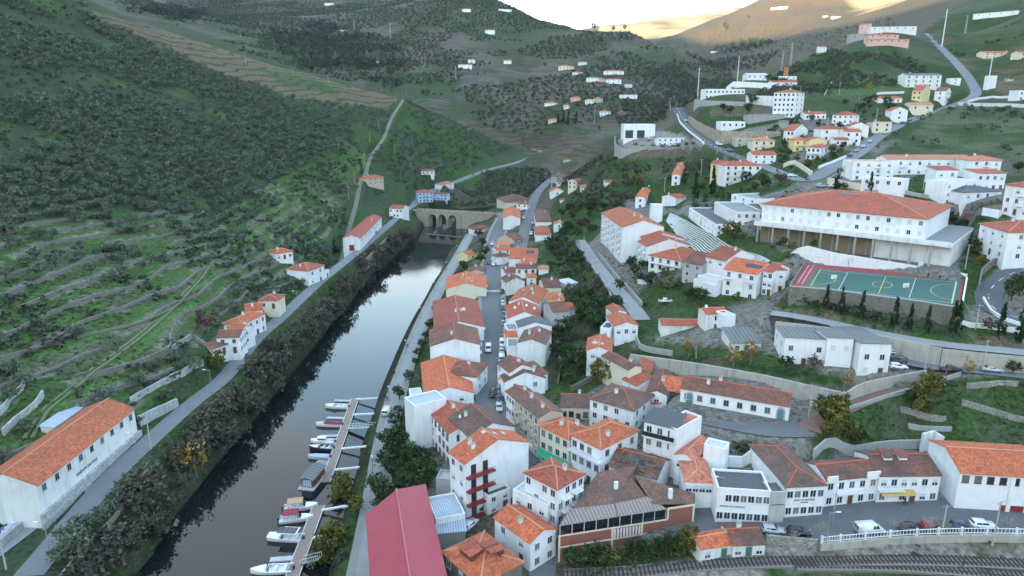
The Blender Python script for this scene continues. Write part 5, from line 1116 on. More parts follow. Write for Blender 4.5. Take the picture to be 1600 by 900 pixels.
# ---------------------------------------------------------------- free standing walls, fences, platforms
def P3(p):
    if len(p) == 2: return ground(*p)
    if len(p) == 3: return at_z(*p)
    q = at_t(p[0], p[1], p[3]); return q
def wall(label, ptsl, hgt=1.2, mat=None, thick=0.45, name='stone_wall', cat='wall', deep=None, group=None, cope=None):
    """two element points stand on the ground and rise hgt; three or four element points name the wall's top"""
    mat = mat or STONE; Q = [P3(p) for p in ptsl]; tops = [q[2]+(hgt if len(p) == 2 else 0) for p, q in zip(ptsl, Q)]
    XY = np.array([q[:2] for q in Q]); L_ = np.concatenate([[0], np.cumsum(np.hypot(*np.diff(XY, axis=0).T))]); n = max(2, int(L_[-1]/3)+1); s_ = np.linspace(0, L_[-1], n)
    X = np.interp(s_, L_, XY[:, 0]); Y = np.interp(s_, L_, XY[:, 1]); Zt = np.interp(s_, L_, tops)
    if all(len(p) == 2 for p in ptsl): Zt = T(X, Y)+hgt
    d = np.gradient(np.stack([X, Y], 1), axis=0); d /= np.maximum(np.hypot(d[:, 0], d[:, 1]), 1e-6)[:, None]; nr = np.stack([-d[:, 1], d[:, 0]], 1)*thick/2
    Zb = np.minimum(np.minimum(T(X+nr[:, 0]*6, Y+nr[:, 1]*6), T(X-nr[:, 0]*6, Y-nr[:, 1]*6)), Zt-0.4)-0.5
    if deep: Zb = np.minimum(Zb, Zt-deep)
    o3 = np.array((X[0], Y[0], Zb.min())); V = []; F = []
    for i in range(n):
        for sg, zz in ((1, Zb[i]), (1, Zt[i]), (-1, Zt[i]), (-1, Zb[i])): V.append((X[i]+sg*nr[i, 0]-o3[0], Y[i]+sg*nr[i, 1]-o3[1], zz-o3[2]))
    for i in range(n-1):
        for k in range(4): a = i*4+k; b_ = i*4+(k+1) % 4; F.append((a, b_, b_+4, a+4))
    F += [(3, 2, 1, 0), ((n-1)*4, (n-1)*4+1, (n-1)*4+2, (n-1)*4+3)]
    me = new_mesh(name, V, F, mat); bm = bmesh.new(); bm.from_mesh(me); bmesh.ops.recalc_face_normals(bm, faces=bm.faces); bm.to_mesh(me); bm.free()
    o = link(name, me, None, o3); tag(o, label, cat, group)
    if cope:
        c = link('coping', None, o); V2 = []; F2 = []
        for i in range(n):
            e = 1.25
            for sg, zz in ((e, Zt[i]+.003), (e, Zt[i]+.14), (-e, Zt[i]+.14), (-e, Zt[i]+.003)): V2.append((X[i]+sg*nr[i, 0]-o3[0], Y[i]+sg*nr[i, 1]-o3[1], zz-o3[2]))
        for i in range(n-1):
            for k in range(4): a = i*4+k; b_ = i*4+(k+1) % 4; F2.append((a, a+4, b_+4, b_))
        bpy.data.objects.remove(c); link('coping', new_mesh('coping', V2, F2, cope), o)
    return o
RW = 'retaining_wall'; SCHIST = stone('lichened_schist', (0.27, 0.265, 0.24), (0.17, 0.17, 0.145), 1.6)
wall('tall dark stone wall carrying the games court', [(1234,447,36.7),(1300,453,36.7),(1368,462,36.7),(1440,471,36.7),(1501,481,36.7)], mat=STONE, thick=.8, name=RW, deep=3, cope=CONC)
wall('stone return wall at the left end of the games court', [(1234,446,36.7),(1256,412,36.9)], mat=STONE, name=RW, deep=3)
wall('white screen wall sloping down beside the far edge of the games court', [(1229,400,0,236),(1246,388,0,234),(1262,384,0,232),(1300,394,0,228),(1400,410,0,221),(1512,428,0,213)], mat=WHITE, name='screen_wall', deep=3)
wall('white end wall of the games court with steps', [(1503,478,37.2),(1511,433,37.4)], mat=WHITE, name='screen_wall', deep=2)
wall('long stained grey wall between the bare court and the schoolhouse', [(985,553,19.2),(1100,569,22.6),(1200,587,24),(1265,602,24),(1322,614,22.8)], mat=RENDERWALL, thick=.6, name=RW, deep=3.8)
wall('pale concrete wall climbing on the upper side of the red ramp', [(1322,614,22.8),(1345,598,24.5),(1400,587,25.3),(1448,578,26)], mat=RENDERWALL, name=RW, deep=2.5)
wall('low concrete parapet on the lower side of the red ramp', [(1315,644),(1370,627),(1430,610),(1500,587)], 1.0, CONC, name='parapet_wall')
wall('curved white kerb wall at the foot of the red ramp', [(1266,632),(1280,642),(1300,640),(1322,630)], .8, WHITE, name='parapet_wall')
wall('long pale concrete wall under the upper lane, behind the parked cars', [(1212,502,30.3),(1300,512,30.1),(1378,524,29.9),(1430,535,29.8),(1472,544,29.7)], mat=RENDERWALL, name=RW, deep=4.5)
wall('creeper patched concrete wall on the right of the upper lane', [(1473,545,29.7),(1540,552,29.5),(1640,561,29.3)], mat=RENDERWALL, name=RW, deep=4.5)
wall('low white wall at the foot of the grass bank by the curved road', [(1497,506),(1540,513),(1640,528)], 1.3, WHITE, name='garden_wall')
wall('concrete kerb wall on the left of the concrete lane', [(905,381),(913,402),(931,428),(948,452),(962,480)], 1.3, CONC, name='parapet_wall')
wall('garden wall on the right of the concrete lane', [(935,400),(948,415),(968,440),(985,458),(1003,478)], 1.6, CONC, name='garden_wall')
wall('tall beige stone wall on the uphill side of the bend road', [(1076,181,0,468),(1092,191,0,440),(1108,199,0,415),(1126,204,0,400),(1170,205,0,396),(1220,205,0,396)], mat=STONEB, name=RW, deep=7)
wall('white parapet on the valley side of the bend road', [(1058,180),(1062,192),(1078,208),(1100,226)], 1.2, WHITE, name='parapet_wall')
wall('grey concrete wall rounding the car dealer platform', [(1000,234,0,424),(985,234,0,424),(970,231,0,428),(961,224,0,440),(961,213,0,462)], mat=CONC, name=RW, deep=8)
wall('zigzag white wall behind the clinic', [(1135,136,0,500),(1147,127,0,505),(1206,130,0,495)], mat=WHITE, name='garden_wall', deep=3)
wall('grey base wall in front of the clinic', [(1085,155,0,478),(1108,157,0,462),(1166,159,0,455)], mat=CONC, name=RW, deep=3.5)
wall('white wall between clinic and hill block', [(1166,149,0,462),(1210,150,0,450)], mat=WHITE2, name='garden_wall', deep=3)
wall('white kerb wall of the corner villa garden', [(1279,264),(1300,256),(1321,247)], 1.3, WHITE, name='garden_wall')
wall('cream stepped wall at the street junction', [(1224,262),(1240,256),(1262,270),(1268,276)], 2.0, CREAM, name='garden_wall')
wall('cream wall with green gate behind the big school', [(1293,287),(1320,293),(1348,298)], 2.6, CREAM, name='garden_wall')
wall('grey street wall along the lane behind the big school', [(1350,300),(1400,303),(1450,310)], 1.4, CONC, name='garden_wall')
wall('white wall along the top of the olive edged field', [(1497,165),(1530,166),(1640,172)], 2.2, WHITE2, name='garden_wall')
wall('white wall under the modern house at the right edge', [(1512,160),(1550,153),(1592,152)], 1.6, WHITE, name='garden_wall')
wall('pale wall across the green slope above the yellow house', [(1370,148),(1412,146)], 1.6, WHITE, name='garden_wall')
wall('thin concrete wall dropping down the scrub slope', [(1288,150),(1299,130)], 1.2, CONC, name='garden_wall')
wall('grey stone wall below the white cube house', [(1505,345),(1530,338),(1575,332),(1640,330)], 3.0, STONE, name=RW, cope=REDD)
wall('white wall outside the curve of the asphalt road', [(1562,417),(1590,408),(1640,402)], 2.4, WHITE, name='garden_wall')
wall('stone wall following the inside of the curved road', [(1528,455),(1533,430),(1550,415),(1563,413)], 2.2, STONE, name=RW)
wall('white kerb between curved road and cypress bank', [(1536,468),(1552,492),(1580,506),(1640,518)], .9, WHITE, name='parapet_wall')
wall('terrace wall with white coping in the lower right garden', [(1407,642),(1440,650),(1477,658)], 1.2, STONEL, name='terrace_wall')
wall('longest stone terrace wall of the lower right garden', [(1502,632),(1550,646),(1640,668)], 1.3, STONEL, name='terrace_wall')
wall('short concrete wall under the garden bushes', [(1418,667),(1455,672),(1486,673)], 1.0, CONC, name='terrace_wall')
wall('dry stone wall near the top of the lower right garden', [(1510,605),(1550,600),(1590,602)], 1.0, STONEL, name='terrace_wall')
wall('rounded white wall around the lawn by the salmon roofs', [(1134,728),(1150,731),(1168,727),(1180,714)], 2.4, WHITE2, name=RW)
wall('rough stone wall between the parked cars and the railway', [(1196,848),(1230,852),(1276,856)], 1.7, STONEL, name='stone_wall')
wall('concrete base wall beneath the white balustrade', [(1282,860),(1350,854),(1430,848),(1520,846),(1640,848)], 1.4, RENDERWALL, name='stone_wall')
wall('garden wall with green netting behind the street blocks', [(1270,716),(1340,708),(1420,700),(1464,697)], 2.0, CONC, name='garden_wall')
wall('tall pale wall between the street row and the orange hall', [(1437,706),(1460,700),(1470,712)], 4.5, WHITE2, name='garden_wall')
wall('stone garden wall running through the central gardens', [(872,600),(876,572),(870,545)], 1.4, STONE, name='garden_wall')
wall('grey garden wall behind the small courtyard house', [(893,612),(922,596),(940,585)], 1.6, STONE, name='garden_wall')
wall('dark fence wall around the bare grey court', [(986,520),(1000,546),(1050,556)], 1.6, CONC, name='garden_wall')
wall('curved garden wall beside the concrete parking yard', [(652,682),(668,715),(684,745)], 1.5, STONEL, name='garden_wall')
# left bank
wall('limewashed stone wall propping the yard of the long warehouse', [(-30,880),(10,846),(56,806)], 1.6, STONEW, thick=1.0, name=RW, deep=2.8)
wall('whitewashed roadside wall right of the long warehouse', [(218,664),(245,650),(278,635)], 2.4, STONEW, thick=.7, name=RW)
wall('long pale terrace wall rising behind the warehouse', [(204,630),(240,610),(290,584),(317,570)], 1.6, STONEW, name='terrace_wall')
wall('thin pale wall along the olive strip by the river', [(95,905),(117,877),(150,840),(175,815),(198,785),(210,760)], .8, STONEL, name='stone_wall')
wall('dark stone wall propping the road above the river', [(573,403,10.9),(590,386,11),(606,369,11.2)], mat=STONE, thick=.8, name=RW, deep=5)
wall('stone wall below the river road near the farmhouse', [(345,606,8.8),(400,540,9.6),(428,515,9.8)], mat=STONE, name=RW, deep=3)
wall('broken stone terraces of the ruined plot beside the brown house', [(270,548),(300,528),(318,540),(335,552)], 1.6, STONEL, name='stone_wall')
def lev_at(px_, py_):
    i = min(max(int(np.searchsorted(gx, px_))-1, 0), len(gx)-2); j = min(max(int(np.searchsorted(gy, py_))-1, 0), len(gy)-2); fx = (px_-gx[i])/(gx[i+1]-gx[i]); fy = (py_-gy[j])/(gy[j+1]-gy[j])
    return (LEV[j, i]*(1-fx)+LEV[j, i+1]*fx)*(1-fy)+(LEV[j+1, i]*(1-fx)+LEV[j+1, i+1]*fx)*fy, TERR[j, i]
def grad(px_, py_): e = 3.0; return np.array(((lev_at(px_+e, py_)[0]-lev_at(px_-e, py_)[0])/(2*e), (lev_at(px_, py_+e)[0]-lev_at(px_, py_-e)[0])/(2*e)))
rw_ = random.Random(12); used_ = []
for px, py in [(x_, y_) for y_ in range(345, 690, 26) for x_ in range(10, 480, 62)]:
    P = ground(px+rw_.uniform(-20, 20), py+rw_.uniform(-8, 8)); q = P[:2].copy(); l0, ok = lev_at(*q)
    if not ok: continue
    tgt = math.floor(l0)+0.80
    for it in range(6): g_ = grad(*q); q = q+g_*(tgt-lev_at(*q)[0])/max(g_.dot(g_), 1e-4)*.8
    if any(abs(l-tgt) < .2 and np.hypot(*(q-p_)) < 48 for l, p_ in used_) or rw_.random() < .12: continue
    used_.append((tgt, q)); line = [q]
    for sg in (-1, 1):
        p_ = q.copy(); L0 = rw_.uniform(14, 46)
        for k in range(int(L0/2.2)):
            g_ = grad(*p_); g_ /= max(np.hypot(*g_), 1e-5); p_ = p_+np.array((-g_[1], g_[0]))*sg*2.2; g2 = grad(*p_); p_ = p_+g2*(tgt-lev_at(*p_)[0])/max(g2.dot(g2), 1e-4)*.7
            if not lev_at(*p_)[1]: break
            line = line+[p_.copy()] if sg > 0 else [p_.copy()]+line
    if len(line) < 4: continue
    u_, v_, d_ = to_px(np.array([(a[0], a[1], T(a[0], a[1])) for a in line])); pp = [(float(a), float(b), 0, float(c)) for a, b, c in zip(u_, v_, d_)]
    hh = rw_.uniform(.45, 1.0)
    P3_ = P3; pts_ = [np.array((a[0], a[1], T(a[0], a[1])+hh)) for a in line]
    P3 = lambda p: p
    wall('low dry stone terrace wall following the contour of the grassy left hillside', pts_, hh, SCHIST, .5, 'terrace_wall', group='terrace walls on the left hillside'); P3 = P3_
for p in ([(-30,668),(8,640),(34,612),(38,600)],[(5,680),(40,650),(62,630),(68,618)]): wall('curved pale stone terrace wall at the lower left edge', p, 1.5, STONEW, name='terrace_wall', group='curved terrace walls at the left edge')
# grassy farm tracks slanting up the left hillside
TRK = road_mat('grassy_track', (0.135, 0.165, 0.085))
for nm, pp in (('farm_track', [(-10,560),(60,542),(130,525),(200,509),(250,490),(280,472),(300,448),(325,415),(350,388),(390,356),(430,330),(470,302),(520,268),(556,248)]), ('farm_track', [(276,474),(250,498),(215,528),(170,562),(130,592),(95,622),(62,655),(45,690)])):
    P = catmull([ground(*p) for p in pp], 2.0); P[:, 2] = T(P[:, 0], P[:, 1]); P[:, 2] = np.maximum(P[:, 2], np.convolve(np.pad(P[:, 2], 4, 'edge'), np.ones(9)/9, 'valid'))
    for off in (-.75, .75): ribbon(P, .8, .22, nm, TRK, off, thick=.5)
# white edged rows on the sloping stand
KERB = plain('weathered_kerb', (0.55, 0.56, 0.55), .8)
up = [(1047,333),(1080,350),(1120,372),(1160,392),(1203,408)]; lo = [(1041,345),(1062,372),(1092,396),(1130,408),(1180,421)]
for k in range(11):
    f = k/10; p = [(a[0]*(1-f)+b[0]*f, a[1]*(1-f)+b[1]*f) for a, b in zip(up, lo)]
    wall('white edged grass row of the sloping stand below the modern hall', p, .16, KERB, thick=.5, name='kerb_row', cat='kerb row', group='white edged rows of the sloping stand')

# ---------------------------------------------------------------- games court
ct = thing('games_court', 'green games court with red margins and painted lines', 'sports court', at_z(1370,445,36.06))
PX = lambda a, b: at_z(a, b, 36.06)
c0, c1, c2, c3 = PX(1237,445), PX(1258,412), PX(1508,431), PX(1499,477)
def cq(u, v): return (c0*(1-u)+c3*u)*(1-v)+(c1*(1-u)+c2*u)*v-np.array(ct.location)
def cface(name, u0, v0, u1, v1, lift, mat):
    m_ = MB(); m_.face([cq(u0, v0)+(0, 0, lift), cq(u1, v0)+(0, 0, lift), cq(u1, v1)+(0, 0, lift), cq(u0, v1)+(0, 0, lift)]); return m_.build(name, mat, ct)
CG = plain('court_green', (0.042, 0.118, 0.098), 0.8, var=.15); CR = plain('court_red', (0.30, 0.055, 0.06), 0.8, var=.15); YL = plain('yellow_line_paint', (0.62, 0.55, 0.12), 0.6)
cface('red_margin', 0, 0, 1, 1, 0, CR); cface('playing_field', .09, 0.0, .985, .80, .006, CG)
def cline(pp, wd, mat, lift=.014):
    m_ = MB()
    for (u0, v0), (u1, v1) in zip(pp, pp[1:]):
        a, b = cq(u0, v0), cq(u1, v1); d = (b-a)[:2]; d = d/np.hypot(*d); n_ = np.array((-d[1], d[0], 0))*wd/2; z_ = np.array((0, 0, lift)); m_.face([a-n_+z_, b-n_+z_, b+n_+z_, a+n_+z_])
    m_.build('painted_line', mat, ct)
cline([(.12,.04),(.96,.04),(.96,.74),(.12,.74),(.12,.04)], .14, PAINT); cline([(.54,.04),(.54,.74)], .18, YL, .018); cline([(.12,.02),(.12,.78)], .2, YL, .018); cline([(.955,.02),(.955,.78)], .18, YL, .018)
for uc, rr in ((.54,.06),(.12,.13),(.955,.13)):
    a0, a1 = (0, 2*math.pi) if uc == .54 else ((-math.pi/2, math.pi/2) if uc < .5 else (math.pi/2, 1.5*math.pi)); cline([(uc+rr*math.cos(a0+(a1-a0)*k/24), .39+rr*2.0*math.sin(a0+(a1-a0)*k/24)) for k in range(25)], .15, YL if uc != .54 else YL, .022)
for u0 in (.3, .72): cline([(u0,.04),(u0,.74)], .14, PAINT, .026)
cline([(.03,.1),(.03,.95)], .14, PAINT, .03); cline([(.06,.1),(.06,.95)], .14, PAINT, .03)
def hoop(px, py, lab, yaw):
    t_ = thing('basketball_hoop', lab, 'basketball hoop', PX(px, py), yaw); m_ = MB(); m_.bar((0,0,0),(0,0,3.2),.09); m_.bar((0,0,3.1),(0,-1.2,3.3),.07); m_.build('pole', METAL, t_)
    m_ = MB(); m_.box(-.95,-1.28,2.8,.95,-1.22,4.0); m_.build('backboard', FRAME, t_); m_ = MB()
    for k in range(10): a, b = 2*math.pi*k/10, 2*math.pi*(k+1)/10; m_.bar((.25*math.cos(a),-1.55+.25*math.sin(a),3.05),(.25*math.cos(b),-1.55+.25*math.sin(b),3.05),.025,0,4)
    m_.build('rim', AWN, t_)
hoop(1305,452,'left white basketball hoop on the near edge of the court',R(190)); hoop(1418,466,'right white basketball hoop on the near edge of the court',R(190)); hoop(1325,418,'white basketball hoop against the left of the screen wall',R(10)); hoop(1432,427,'white basketball hoop against the right of the screen wall',R(10))

# ---------------------------------------------------------------- the big school
Q = h_('big white school with wide red hip roof above the games court', (1192,317),(1449,341),(1459,319),6.6,'hip',T_RED,WHITE,13.5,'f17',cat='school',name='school',chim=0,ze=53.0,zlow=-0.3,style='c',over=.6,floors=2,seed=4)
a_, b_, L_, zb_ = Q.a, Q.b, Q.L, Q.zb
for fx in (-.55,-.05,.5): Q.on_roof(fx*a_, -.15*b_, 6, 1.4, .12, FIBRE, 'skylight')
fl_ = 38.5-zb_
m_ = MB(); m_.box(-a_-1, -b_-4.2, -1.3, a_+8.5, b_, -.35); m_.build('terrace_slab', [WHITE2], Q.root)
m_ = MB(); m_.box(-a_-.9, -b_-4.1, -.348, a_+8.4, -b_-3.8, .35); m_.build('parapet', WHITE2, Q.root)
m_ = MB(); m_.face([(a_+.3,-b_-3.7,-.33),(a_+8.3,-b_-3.7,-.33),(a_+8.3,b_-.2,-.33),(a_+.3,b_-.2,-.33)]); m_.build('roof_terrace', FLATG, Q.root)
m_ = MB(); m_.box(a_-14, -b_-.4, fl_-1.5, a_+8.2, b_-.5, -1.31); m_.build('hall_wall', WHITE2, Q.root)
TANP = plain('tan_panel', (0.25, 0.205, 0.135), 0.8)
m_ = MB(); m_.box(-a_, -b_+.5, fl_-1.5, a_-14.1, b_-.5, -1.31); m_.build('panel_wall', TANP, Q.root)
k = -a_+.5
while k < a_+8:
    m_ = MB(); m_.box(k-.3, -b_-3.9, fl_-1.5, k+.3, -b_-3.2, -1.31); m_.build('pillar', CONC, Q.root); k += 5.6
k = -a_+3.3
while k < a_-14: m_ = MB(); m_.box(k-.2, -b_+.2, fl_-1, k+.2, -b_+.5, -1.31); m_.build('pillar', CONC, Q.root); k += 5.6
# ---------------------------------------------------------------- brick building at the station street
zt = 14.6; A, B, Cc, Dd, E = [at_z(*p) for p in ((873,827,13.4),(1085,786,zt),(1086,771,zt),(932,742,zt),(1047,794,zt))]
# red brick front bent along the street, built in metres from the corner A
bt = thing('brick_building', 'red brick building with cream bands and patchwork brown roofs', 'building', (A[0], A[1], 7.2), math.atan2(B[1]-A[1], B[0]-A[0]))
Wb = float(np.hypot(*(B-A)[:2])); cs, sn = math.cos(bt.rotation_euler.z), math.sin(bt.rotation_euler.z)
lc = lambda p: np.array(((p[0]-A[0])*cs+(p[1]-A[1])*sn, -(p[0]-A[0])*sn+(p[1]-A[1])*cs))
c_, d_ = lc(Cc), lc(Dd); H0, H1 = 4.9, 7.2; xm = Wb*.80
m_ = MB(); zl = -1.5
m_.face([(0,0,zl),(Wb,0,zl),(Wb,0,H1),(xm,0,H1),(xm,0,H0),(0,0,H0)]); m_.face([(Wb,0,zl),(c_[0],c_[1],zl),(c_[0],c_[1],H1),(Wb,0,H1)]); m_.face([(c_[0],c_[1],zl),(d_[0],d_[1],zl),(d_[0],d_[1],H1),(c_[0],c_[1],H1)]); m_.face([(d_[0],d_[1],zl),(0,0,zl),(0,0,H0),(d_[0],d_[1],H1)])
m_.build('wall', BRICKRED, bt)
bd = MB(); bw = .38
for z0 in (2.2, H0-.3): bd.box(-.06,-.08,z0,xm,-.003,z0+bw*.8)
bd.box(xm-.1,-.08,H1-.35,Wb+.06,-.003,H1+.05)
for x0 in (-.06, Wb*.38, Wb*.60): bd.box(x0,-.12,zl,x0+bw,-.081,H0+.05)
bd.box(xm-.2,-.12,H0,xm+.15,-.081,H1+.05); bd.box(Wb-.3,-.12,zl,Wb+.08,-.081,H1+.05); bd.build('cream_band', CREAM, bt)
lv = MB(); x0 = Wb*.40
while x0 < Wb*.59: lv.box(x0,-.2,2.7,x0+.28,-.004,4.4); x0 += .62
lv.build('louvre_window', FRAME, bt)
rf = MB(); yk = 4.2; i1 = lambda f, y_: np.array((f*Wb, y_))
slab(rf, [(d_[0]*.25+.2, d_[1]*.25, H1-.3),(Wb*.45, yk-1.2, H1+.3),(d_[0]+8.5, d_[1]-1.2, H1+1.9),(d_[0]+.2, d_[1]-.2, H1+.9)])
slab(rf, [(Wb*.45, yk-1.2, H1+.32),(Wb*.70, yk-.6, H1+.45),(Wb*.66, d_[1]*.62, H1+2.0),(d_[0]+8.6, d_[1]-1.2, H1+1.95)])
slab(rf, [(Wb*.71, yk-2.6, H1+.2),(Wb-.15, .25, H1-.05),(c_[0]-.1, c_[1]-.1, H1+.3),(Wb*.69, d_[1]*.62, H1+2.1)])
rf.build('tiled_roof', T_OLD, bt)
sf = MB(); slab(sf, [(.1,.15,H0+1.9),(Wb*.42,.15,H0+2.0),(Wb*.44,yk-1.3,H1+.6),(d_[0]*.28,d_[1]*.28,H1+.2)], .1); slab(sf, [(Wb*.425,.15,H0+2.0),(xm-.1,.15,H0+2.0),(Wb*.70,yk-.7,H1+.75),(Wb*.445,yk-1.3,H1+.62)], .1); sf.build('veranda_roof', STRIPE, bt)
vg = MB(); vg.box(.4,1.3,H0-.2,xm-.3,1.4,H0+1.7); vg.build('veranda_glazing', GLASS, bt)
for k in range(10): m_ = MB(); m_.bar((.3+k*(xm-.6)/9,.2,H0-.1),(.3+k*(xm-.6)/9,.2,H0+1.9),.06); m_.build('post', FRAME, bt)
for fx, fy in ((.52,.52),(.86,.18)): m_ = MB(); m_.box(Wb*fx-.35,d_[1]*fy-.3,H1,Wb*fx+.35,d_[1]*fy+.3,H1+2.3); m_.build('chimney', WHITE, bt)

# ---------------------------------------------------------------- the old bridge
Pl, Pr = at_z(652,327,12.0), at_z(781,334,12.0); ang = math.atan2(Pr[1]-Pl[1], Pr[0]-Pl[0]); Lb = float(np.hypot(*(Pr-Pl)[:2]))
br = thing('stone_bridge', 'old stone bridge with three round arches across the river', 'bridge', (Pl[0], Pl[1], 0), ang)
cen = [float(np.hypot(*(at_z(px, 349, 0)-Pl)[:2])) for px in (679, 696.5, 714)]; ra, zs, zd, hw = 3.15, 6.3, 11.0, 3.2
m_ = MB(); xs = [0]
for y0, sg in ((-hw, 1), (hw, -1)):
    def fc(p): m_.face(p if sg > 0 else p[::-1], 0)
    prev = 0.0
    for c in cen:
        fc([(prev,y0,-3),(c-ra,y0,-3),(c-ra,y0,zd),(prev,y0,zd)]); N = 14
        for k in range(N):
            a0, a1 = math.pi*(1-k/N), math.pi*(1-(k+1)/N); q0 = (c+ra*math.cos(a0), zs+ra*math.sin(a0)); q1 = (c+ra*math.cos(a1), zs+ra*math.sin(a1)); fc([(q0[0],y0,q0[1]),(q1[0],y0,q1[1]),(q1[0],y0,zd),(q0[0],y0,zd)])
            if sg > 0: m_.face([(q0[0],-hw,q0[1]),(q0[0],hw,q0[1]),(q1[0],hw,q1[1]),(q1[0],-hw,q1[1])])
        if sg > 0: m_.face([(c-ra,-hw,-3),(c-ra,hw,-3),(c-ra,hw,zs),(c-ra,-hw,zs)]); m_.face([(c+ra,hw,-3),(c+ra,-hw,-3),(c+ra,-hw,zs),(c+ra,hw,zs)])
        prev = c+ra
    fc([(prev,y0,-3),(Lb,y0,-3),(Lb,y0,zd),(prev,y0,zd)])
m_.build('arches', STONEB, br)
for c0_, c1_ in ((cen[0]-ra-3.6, cen[0]-ra-.3),(cen[0]+ra+.2, cen[1]-ra-.2),(cen[1]+ra+.2, cen[2]-ra-.2),(cen[2]+ra+.3, cen[2]+ra+4)):
    m_ = MB(); m_.prism([(c0_,-hw-.02),(c0_,-hw-.7),((c0_+c1_)/2,-hw-1.5 if c1_-c0_ < 3 else -hw-.7),(c1_,-hw-.7),(c1_,-hw-.02)], -3, 6.5 if c1_-c0_ < 3 else zd-.2); m_.build('pier', STONEB, br)
m_ = MB(); m_.box(-2,-hw-.25,zd+.003,Lb+1,hw+.25,zd+.45); m_.build('cornice', STONEL, br)
m_ = MB(); m_.face([(-3,-hw+.4,zd+.47),(Lb+3,-hw+.4,zd+.47),(Lb+3,hw-.4,zd+.47),(-3,hw-.4,zd+.47)]); m_.build('roadway', ASPH, br)
for y0 in (-hw-.1, hw-.25): m_ = MB(); m_.box(-2,y0,zd+.452,Lb,y0+.35,zd+1.35); m_.build('parapet', STONEB, br)
# low weir line just below the bridge
wall('low stone weir across the water below the bridge', [(664,365,.35),(700,368,.35),(738,372,.35)], mat=STONE, thick=.9, name='weir', cat='weir', deep=1.5)

# ---------------------------------------------------------------- railway
def rails(label, pp, off=0):
    P = catmull([ground(*p) for p in pp], 2.0); P[:, 2] = np.convolve(np.pad(P[:, 2], 6, 'edge'), np.ones(13)/13, 'valid'); t_ = thing('railway_track', label, 'railway track', P[len(P)//2]); o3 = np.array(t_.location)
    b = link('ballast', None, None); bpy.data.objects.remove(b); d = np.gradient(P[:, :2], axis=0); d /= np.hypot(d[:, 0], d[:, 1])[:, None]; nr = np.stack([-d[:, 1], d[:, 0]], 1)
    bb = ribbon(P, 3.4, .22, 'ballast', GRAV, thick=.6, kind=None); bb.parent = t_; bb.location = -o3
    for s_ in (-.72, .72):
        m_ = MB()
        for i in range(len(P)-1):
            a = (*(P[i, :2]+nr[i]*s_), P[i, 2]+.42); c = (*(P[i+1, :2]+nr[i+1]*s_), P[i+1, 2]+.42); m_.bar(np.array(a)-o3, np.array(c)-o3, .075, 0, 4)
        m_.build('rail', RAIL, t_)
    m_ = MB(); Ls = np.concatenate([[0], np.cumsum(np.hypot(*np.diff(P[:, :2], axis=0).T))]); s_ = 0
    while s_ < Ls[-1]:
        c = np.array([np.interp(s_, Ls, P[:, q]) for q in range(3)])-o3; dd = np.array([np.interp(s_, Ls, d[:, q]) for q in range(2)]); n_ = np.array((-dd[1], dd[0])); z0 = c[2]+.225
        q4 = [c[:2]+dd*i*.13+n_*j*1.25 for i, j in ((-1,-1),(1,-1),(1,1),(-1,1))]; m_.prism([tuple(q) for q in q4], z0, z0+.12); s_ += .75
    m_.build('sleepers', SLEEP, t_)['kind'] = 'stuff'
GRAV = plain('track_ballast', (0.20, 0.175, 0.155), 0.95, var=.5, scale=3); RAIL = plain('rusty_rail', (0.07, 0.05, 0.045), 0.5, .5); SLEEP = plain('dark_sleeper', (0.035, 0.032, 0.03), 0.9)
rails('double curve of railway track along the bottom, upper line', [(880,905),(1000,892),(1100,882),(1200,878),(1300,876),(1400,875),(1500,877),(1640,884)])
rails('lower line of railway track leaving at the bottom right', [(1240,883),(1320,882),(1420,886),(1520,893),(1640,905)])
# white balustrade
P = catmull([ground(*p) for p in ((1282,859),(1350,853),(1430,847),(1520,845),(1640,847))], 2.0); t_ = thing('balustrade', 'white balustrade between station street and railway', 'fence', P[0]); o3 = np.array(t_.location); top = P[:, 2]+1.4
m_ = MB()
for i in range(len(P)-1):
    for zz in (.25, 1.15): m_.bar((*(P[i, :2]-o3[:2]), top[i]-o3[2]+zz), (*(P[i+1, :2]-o3[:2]), top[i+1]-o3[2]+zz), .09, 0, 4)
    for f in (0, .25, .5, .75): q = P[i]*(1-f)+P[i+1]*f; zt_ = top[i]*(1-f)+top[i+1]*f; m_.bar((*(q[:2]-o3[:2]), zt_-o3[2]+.2), (*(q[:2]-o3[:2]), zt_-o3[2]+1.15), .07, 0, 4)
m_.build('railing', FRAME, t_)
for i in range(0, len(P), 2): m_ = MB(); c = P[i]-o3; m_.box(c[0]-.16, c[1]-.16, top[i]-o3[2]-.1, c[0]+.16, c[1]+.16, top[i]-o3[2]+1.4); m_.build('post', FRAME, t_)
